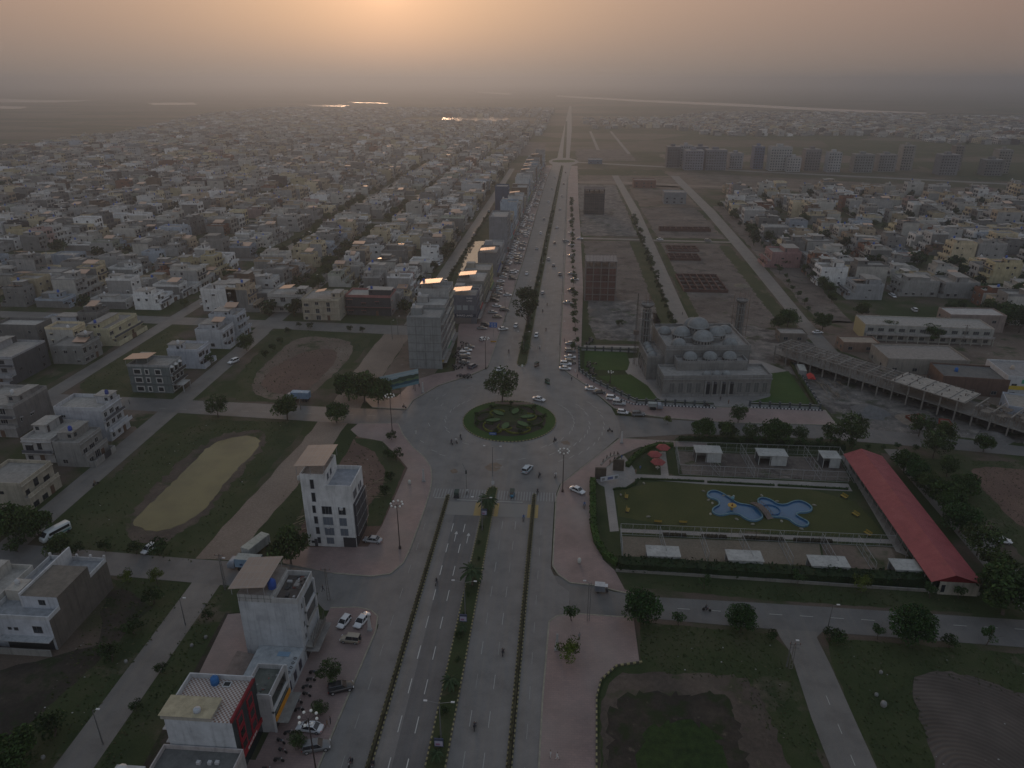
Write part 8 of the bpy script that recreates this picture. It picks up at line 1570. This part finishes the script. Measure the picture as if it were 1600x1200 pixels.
for i in range(46): x, y = rg_.uniform(0, 9), rg_.uniform(0, 16); a = rg_.uniform(-.5, .5); m_.bar((x, y, .2 + rg_.random() * .3), (x + 3 * math.sin(a), y + 3.5 * math.cos(a), .2 + rg_.random() * .4), .07, jit((.19, .15, .11), rg_, .3))
m_.build("timber_pile", loc=(107, 22, .02), label="scattered timber and formwork on the site beside the mosque", cat="timber", kind='stuff')
for (x, y, n_, lb) in ((-45.5, -62, 40, "scattered bamboo poles left of the louvred white block"), (-33, -46, 16, "scattered bamboo poles behind the louvred white block")):
    m_ = MB()
    for i in range(n_): u, v = rg_.uniform(-3, 3), rg_.uniform(-6, 6); a = rg_.uniform(.3, 1.9); m_.bar((u, v, .15), (u + 3.2 * math.sin(a), v + 2.6 * math.cos(a), .3), .05, jit((.24, .2, .14), rg_, .3))
    m_.build("bamboo_poles", loc=(x, y, .02), label=lb, cat="timber", kind='stuff')
# ================================================================ trees and shrubs
TP = [(545, 626, "broad", 1.25, "dark broad tree at the left of the big clump by the billboard"), (570, 629, "broad2", 1.4, "dark broad tree in the middle of the big clump by the billboard"), (591, 630, "broad", 1.15, "dark broad tree touching the billboard's left end"), (449, 656, "broad2", 1.1, "dark tree on the side street behind the blue truck"), (526, 660, "broad", .85, "smaller dark tree on the side street opposite the big clump"), (341, 652, "open", .95, "open-crowned tree at the crossing right of the ornate house"),
      (785, 629, "open", 1.55, "loose-leaved tree on the back rim of the roundabout island"), (823, 513, "tall", 1.5, "tall dense tree on the north median"), (455, 882, "broad2", 1.2, "dark round tree between the two white blocks"), (517, 1066, "open", .6, "open small tree beside the black suv"), (500, 1118, "open", .38, "thin small tree beside the lower globe lamp"), (466, 1170, "open", .42, "thin small tree before the red-fronted block"),
      (1003, 974, "dense", 1.1, "dense round tree at the mouth of the lower east road"), (1156, 983, "dense", .78, "dense round tree on the lower east road, middle of three"), (1419, 1004, "dense", 1.15, "wide dense round tree on the lower east road near the right"), (893, 971, "small", 1.6, "little dark round-headed tree on the pink corner pavement"), (888, 1035, "light", 1.05, "pale yellow-green young tree on the pink pavement"),
      (1097, 684, "broad", .82, "dark tree at the left end of the row behind the park"), (1135, 687, "broad2", .8, "dark tree second in the row behind the park"), (1171, 691, "open", .75, "thin dark tree third in the row behind the park"), (1211, 694, "broad", 1.05, "largest dark tree in the row behind the park"), (1248, 692, "open", .7, "small tree right of the largest in the row behind the park"), (1297, 694, "open", .9, "small tree left of the loose big one behind the park"), (1328, 698, "open", 1.35, "loose big tree at the right end of the row behind the park"), (1153, 661, "open", .8, "pale young tree before the mosque gate"), (1043, 663, "light", .6, "tiny young tree on the pavement before the mosque"),
      (1435, 682, "open", .95, "loose tree before the arcade, left of a pair"), (1475, 690, "broad2", .85, "dark tree before the arcade, right of a pair"), (1457, 716, "open", 1.15, "pale bushy tree at the head of the park's east lane"), (1536, 706, "broad", .7, "small tree on the east street near the right edge"),
      (1412, 736, "broad", .85, "dark tree at the far end of the line beside the red roof"), (1430, 754, "dense", .9, "dark tree second in the line beside the red roof"), (1446, 773, "broad2", .85, "dark tree third in the line beside the red roof"), (1472, 798, "broad", 1.05, "large pale-topped tree in the line beside the red roof"), (1498, 832, "dense", 1.1, "large dense tree in the middle of the line beside the red roof"), (1526, 868, "open", 1.1, "pale loose tree in the line beside the red roof"), (1552, 902, "broad2", .95, "dark tree near the red roof's front gable"), (1566, 960, "broad", 1.4, "very large tree at the road corner below the red roof"),
      (1478, 745, "open", .8, "shrubby tree right of the east lane, upper"), (1503, 775, "broad", .85, "shrubby tree right of the east lane, lower"), (1345, 926, "light", .95, "pale round young tree on the verge below the park hedge"), (1246, 915, "small", 1.5, "small shrub tree on the verge, right of the lamp"), (1100, 920, "small", 1.4, "small shrub tree on the verge, left part"), (1452, 935, "small", 1.5, "dark shrub on the verge, right part"), (1497, 935, "small", 1.3, "dark shrub on the verge, far right part"),
      (1060, 978, "small", 1.4, "small shrub on the lower east road between two round trees"), (1295, 1002, "bush", 1.2, "dark bush at the corner of the south-east lane, left"), (1309, 1004, "bush", 1.1, "dark bush at the corner of the south-east lane, right"), (1371, 999, "small", 1.4, "small dark shrub left of the wide round tree"), (1481, 1012, "bush", 1.15, "bush right of the wide round tree"), (1541, 1008, "small", 1.6, "small bush at the right end of the lower east road"), (1205, 1000, "bush", .9, "dark bush left of the south-east lane mouth"),
      (250, 868, "bush", 1.7, "wide bush behind the white hatchback"), (213, 866, "bush", 1.3, "dark bush below the pond"), (165, 862, "bush", 1.2, "dark bush left below the pond"), (95, 868, "broad2", .7, "small tree beside the minibus"), (122, 866, "bush", 1.2, "low bush right of the minibus"),
      (12, 838, "broad", 1.1, "dark tree at the left edge beside the cream house"), (38, 842, "broad2", 1.05, "dark tree in the clump before the cream house, middle"), (62, 838, "broad", .9, "dark tree in the clump before the cream house, right"), (28, 862, "bush", 1.7, "dark bush below the clump at the left edge"), (240, 945, "bush", 1.6, "bush on the verge beside the bare-walled house"), (200, 912, "light", .7, "thin shrub at the road behind the bare-walled house"), (246, 912, "light", .75, "thin shrub at the lane corner"), (210, 990, "bush", 1.5, "bush on the dark empty plot, upper"), (175, 1034, "bush", 1.7, "bush on the dark empty plot, middle"), (86, 1150, "bush", 1.9, "dark bush on the empty plot, lower"), (28, 1198, "broad", .9, "dark tree at the bottom left corner"),
      (325, 968, "bush", .9, "low bush on the verge left of the paved yard"), (252, 1052, "bush", .9, "low bush midway down the verge"), (214, 1110, "bush", .9, "low bush low on the verge"), (612, 688, "bush", 1.2, "round shrub at the left tip of the paved corner lawn"), (606, 716, "bush", 1.05, "shrub on the curved verge, second from the top"), (620, 719, "bush", 1.5, "dark round shrub at the kerb of the curved verge"), (610, 752, "bush", 1.2, "shrub on the curved verge, middle"), (602, 775, "bush", 1.3, "shrub on the curved verge, lower"),
      (450, 522, "bush", 1.2, "shrub at the top corner of the oval dirt plot"), (438, 538, "bush", 1.2, "shrub on the left rim of the dirt plot, second"), (426, 549, "bush", 1.2, "shrub on the left rim of the dirt plot, third"), (415, 560, "bush", 1.4, "shrub on the left rim of the dirt plot, fourth"), (485, 514, "bush", 1.2, "shrub on the upper rim of the dirt plot, left"), (547, 518, "bush", 1.1, "shrub on the upper rim of the dirt plot, middle"), (566, 519, "bush", 1.0, "shrub on the upper rim of the dirt plot, right"), (467, 511, "bush", .9, "shrub beside the beige three-storey house"),
      (386, 548, "broad2", .9, "dark tree beside the third white house"), (330, 572, "small", 2, "cypress-like shrub at the pale blue-white house"), (1230, 512, "broad", 1.1, "dark tree behind the far end of the arcade, left"), (1215, 515, "broad2", .9, "dark tree behind the mosque's right minaret"), (1285, 515, "broad", 1.0, "dark tree left of the brick outbuilding"), (1388, 528, "broad2", 1.0, "dark tree before the school gallery, left"), (1455, 535, "broad", 1.0, "dark tree before the school gallery, right"), (1570, 510, "broad", 1.4, "dark tree clump at the right edge, upper"), (1592, 520, "tall", .9, "tall dark tree at the right edge"), (1540, 500, "broad2", 1.3, "dark tree behind the school's right end"), (1595, 470, "broad", 1.3, "dark tree at the right edge behind the estate lane"), (968, 510, "bush", 1.3, "bush in the scrub before the brick tower"), (1049, 525, "bush", 1.0, "bush behind the mosque's back wall")]
for (px_, py_, kd, s, lb) in TP:
    sh = kd in ("bush", "small") or "shrub" in lb; tree(*P(px_, py_), kd, s, "shrub" if sh else "tree", label=lb, cat="shrub" if sh else "tree")
rg = random.Random(14)
def rowt(n_, f, kd, smin, smax, lab, grp, nm="shrub"):
    for i in range(n_):
        x, y = f(i); tree(x, y, kd, rg.uniform(smin, smax), nm, .1, label=lab % ordw(i + 1), group=grp, cat="shrub" if nm == "shrub" else "tree")
rowt(36, lambda i: (21.5 + rg.uniform(-.6, .6), 62 + i * 11 + rg.uniform(-2, 2)), "small", 1.1, 2.0, "small clipped tree on the right pavement, %s from the roundabout", "small trees on the right pavement")
rowt(34, lambda i: (64.5 + i * .15 + rg.uniform(-1, 1), 70 + i * 9 + rg.uniform(-2, 2)), "bush", .9, 1.7, "scrub bush along the first right lane, %s from the mosque", "bushes along the first right lane")
rowt(18, lambda i: (129.5 + i * 1.1 + rg.uniform(-.8, .8), 112 + i * 12), "small", 1.2, 2.0, "little tree on the verge of the outer right lane, %s from the school", "trees along the outer right lane")
rowt(30, lambda i: (-45.3 + rg.uniform(-.5, .5), 112 + i * 9), "bush", .8, 1.3, "shrub on the lane verge behind the shops, %s from the cross street", "shrubs behind the shops")
rowt(24, lambda i: (medx(60 + i * 14) + rg.uniform(-.4, .4), 60 + i * 14), "bush", .7, 1.2, "shrub on the north median, %s from the roundabout", "shrubs on the north median")
rowt(14, lambda i: (-1.9 + rg.uniform(-.5, .5), -48 - i * 6.1), "bush", .35, .75, "small shrub on the south median, %s from the roundabout", "shrubs on the south median")
rowt(12, lambda i: (70 + i * 4.5, -12.5 + rg.uniform(-1, 1)), "small", .8, 1.4, "low shrub on the verge behind the park, %s from the left", "low shrubs behind the park")
rowt(60, lambda i: (rg.choice([-113, -120.5, -165.5, -156, -112]) + rg.uniform(-1, 1), 112 + i * 5.5), "broad", .45, .95, "garden tree in the left estate, %s beyond the cross street", "garden trees in the left estate", "tree")
rowt(40, lambda i: (rg.choice([152.5, 149, 198, 205, 245]) + rg.uniform(-3, 3), 118 + i * 8), "broad2", .5, 1.0, "garden tree in the right estate, %s from the near end", "garden trees in the right estate", "tree")
pm_ = palm_proto(); a = P(765, 800); pm_.location = (-1.4, a[1], .24); tag(pm_, "palm on the south median nearest the crosswalk", "palm tree", "palms on the medians")
for (x, y, s, lb) in ((-1.8, P(738, 915)[1], 1.05, "largest palm on the south median, below the advert boards"), (-2.0, P(703, 1080)[1], .7, "small palm low on the south median"), (1.5, 62, 1.0, "palm on the north median between the noses of kerb"), (-1.9, P(725, 985)[1] - 1, .45, "young yellowish palm on the south median"), (-2.1, P(680, 1190)[1], .5, "young palm on the south median at the bottom edge")): copy_tree(pm_, (x, y, .24), rg.uniform(0, 6), s, label=lb, cat="palm tree", group="palms on the medians")
DC_ = (.055, .05, .028)
hedge([(-12.62, -47), (-12.9, -200)], .5, .55, "thin dusty hedge in the left divider of the south avenue", DC_, 16, .17, .18); hedge([(9.85, -46), (9.0, -200)], .5, .55, "thin dusty hedge in the right divider of the south avenue", DC_, 16, .17, .18)
hedge([(medx(y) - .9, y) for y in (64, 150, 300, 500, 730)], .6, .8, "low dark hedge along the north median", (.03, .042, .018), 8, .3, .2)
hedge([(60, -12.6), (78, -12.4), (98, -11)], .8, .7, "low hedge on the verge of the east street", (.03, .045, .016), 14, .22)
WAT = [PX(195, 840, 200, 785, 330, 680, 412, 675, 420, 700, 300, 830), PX(940, 1240, 970, 1060, 1150, 1060, 1240, 1240)]
# weeds and grass tufts on the open ground
gm_ = MB(); GZ = [(PX(70, 860, 100, 818, 235, 690, 330, 655, 460, 660, 300, 880), 700), (PX(1000, 972, 1205, 990, 1290, 1200, 1000, 1030), 700), (PX(1290, 996, 1600, 1022, 1600, 1090, 1430, 1045, 1460, 1200, 1374, 1200), 700), (PX(368, 625, 385, 570, 470, 512, 585, 522, 455, 632), 450), (PX(170, 905, 280, 912, 288, 930, 90, 1190, 0, 1200, 60, 1120), 450), (PX(330, 925, 350, 928, 300, 1050, 180, 1200, 150, 1200), 250), (PX(125, 600, 165, 570, 265, 515, 290, 530, 200, 618), 350), (PX(978, 908, 1200, 938, 1520, 958, 1500, 925), 450), (PX(1440, 716, 1600, 722, 1600, 872, 1530, 800), 400), (PX(520, 700, 560, 690, 600, 720, 600, 820, 440, 830, 440, 760), 300)]
for poly, n_ in GZ:
    x0, x1 = min(p[0] for p in poly), max(p[0] for p in poly); y0, y1 = min(p[1] for p in poly), max(p[1] for p in poly); c_ = 0
    while c_ < n_:
        x, y = rg.uniform(x0, x1), rg.uniform(y0, y1)
        if not pip(x, y, poly) or any(pip(x, y, q_) for q_ in WAT): c_ += .1; continue
        c_ += 1; col = jit(rg.choice([(.04, .058, .018), (.05, .068, .022), (.085, .082, .04)]), rg, .3); s = rg.uniform(.1, .28) * (2 if rg.random() < .05 else 1)
        for _ in range(7): a = rg.uniform(0, 6.28); u = rg.uniform(.1, 1) * s; gm_.face([(x + u, y, .02), (x + u + .12, y + .1, .02), (x + u * math.cos(a), y + s * math.sin(a), s * 1.1)], col, "leaf")
gm_.build("weeds", kind='stuff', label="tufts of rough grass and weeds on the open plots", cat="weeds")
# litter and stones on the bare ground
lm = MB()
for poly, n_ in [(PX(70, 860, 235, 690, 330, 655, 440, 665, 300, 870), 60), (PX(1000, 980, 1205, 990, 1290, 1200, 940, 1200), 60), (PX(1290, 996, 1600, 1022, 1600, 1200, 1374, 1200), 30), (PX(1240, 580, 1560, 690, 1380, 690, 1290, 640), 200), (PX(150, 920, 280, 912, 90, 1190, 0, 1200), 40), ([(28, 300), (66, 300), (66, 560), (28, 560)], 260), ([(28, 78), (60, 78), (60, 130), (28, 130)], 120), (PX(440, 760, 600, 690, 600, 830, 440, 840), 80)]:
    x0, x1 = min(p[0] for p in poly), max(p[0] for p in poly); y0, y1 = min(p[1] for p in poly), max(p[1] for p in poly)
    for _ in range(n_):
        x, y = rg.uniform(x0, x1), rg.uniform(y0, y1)
        if pip(x, y, poly) and not any(pip(x, y, q_) for q_ in WAT): s = rg.uniform(.08, .26); lm.box(x, y, 0, x + s, y + s * rg.uniform(.5, 1), s * .4, jit(rg.choice([(.3, .3, .3), (.2, .19, .17), (.12, .11, .1), (.4, .4, .4)]), rg, .2), "concrete")
lm.build("litter", kind='stuff', label="scattered stones and litter on the bare plots", cat="litter")
# ================================================================ haze
hz = MB(); hz.box(-11060, -960, -1.0, 11060, 15160, 134.0, (1, 1, 1), "plain", bottom=True)
hm = bpy.data.materials.new("haze_air"); hm.use_nodes = True; n = hm.node_tree.nodes; l = hm.node_tree.links
n.remove(n["Principled BSDF"]); pv = n.new("ShaderNodeVolumePrincipled"); pv.inputs["Color"].default_value = (0.46, 0.52, 0.60, 1)
pv.inputs["Density"].default_value = 0.00031; pv.inputs["Anisotropy"].default_value = 0.62
l.new(pv.outputs[0], n["Material Output"].inputs["Volume"])
MATS["haze_air"] = hm; hz.m = ["haze_air"] * len(hz.m)
ho = hz.build("haze", kind='stuff')
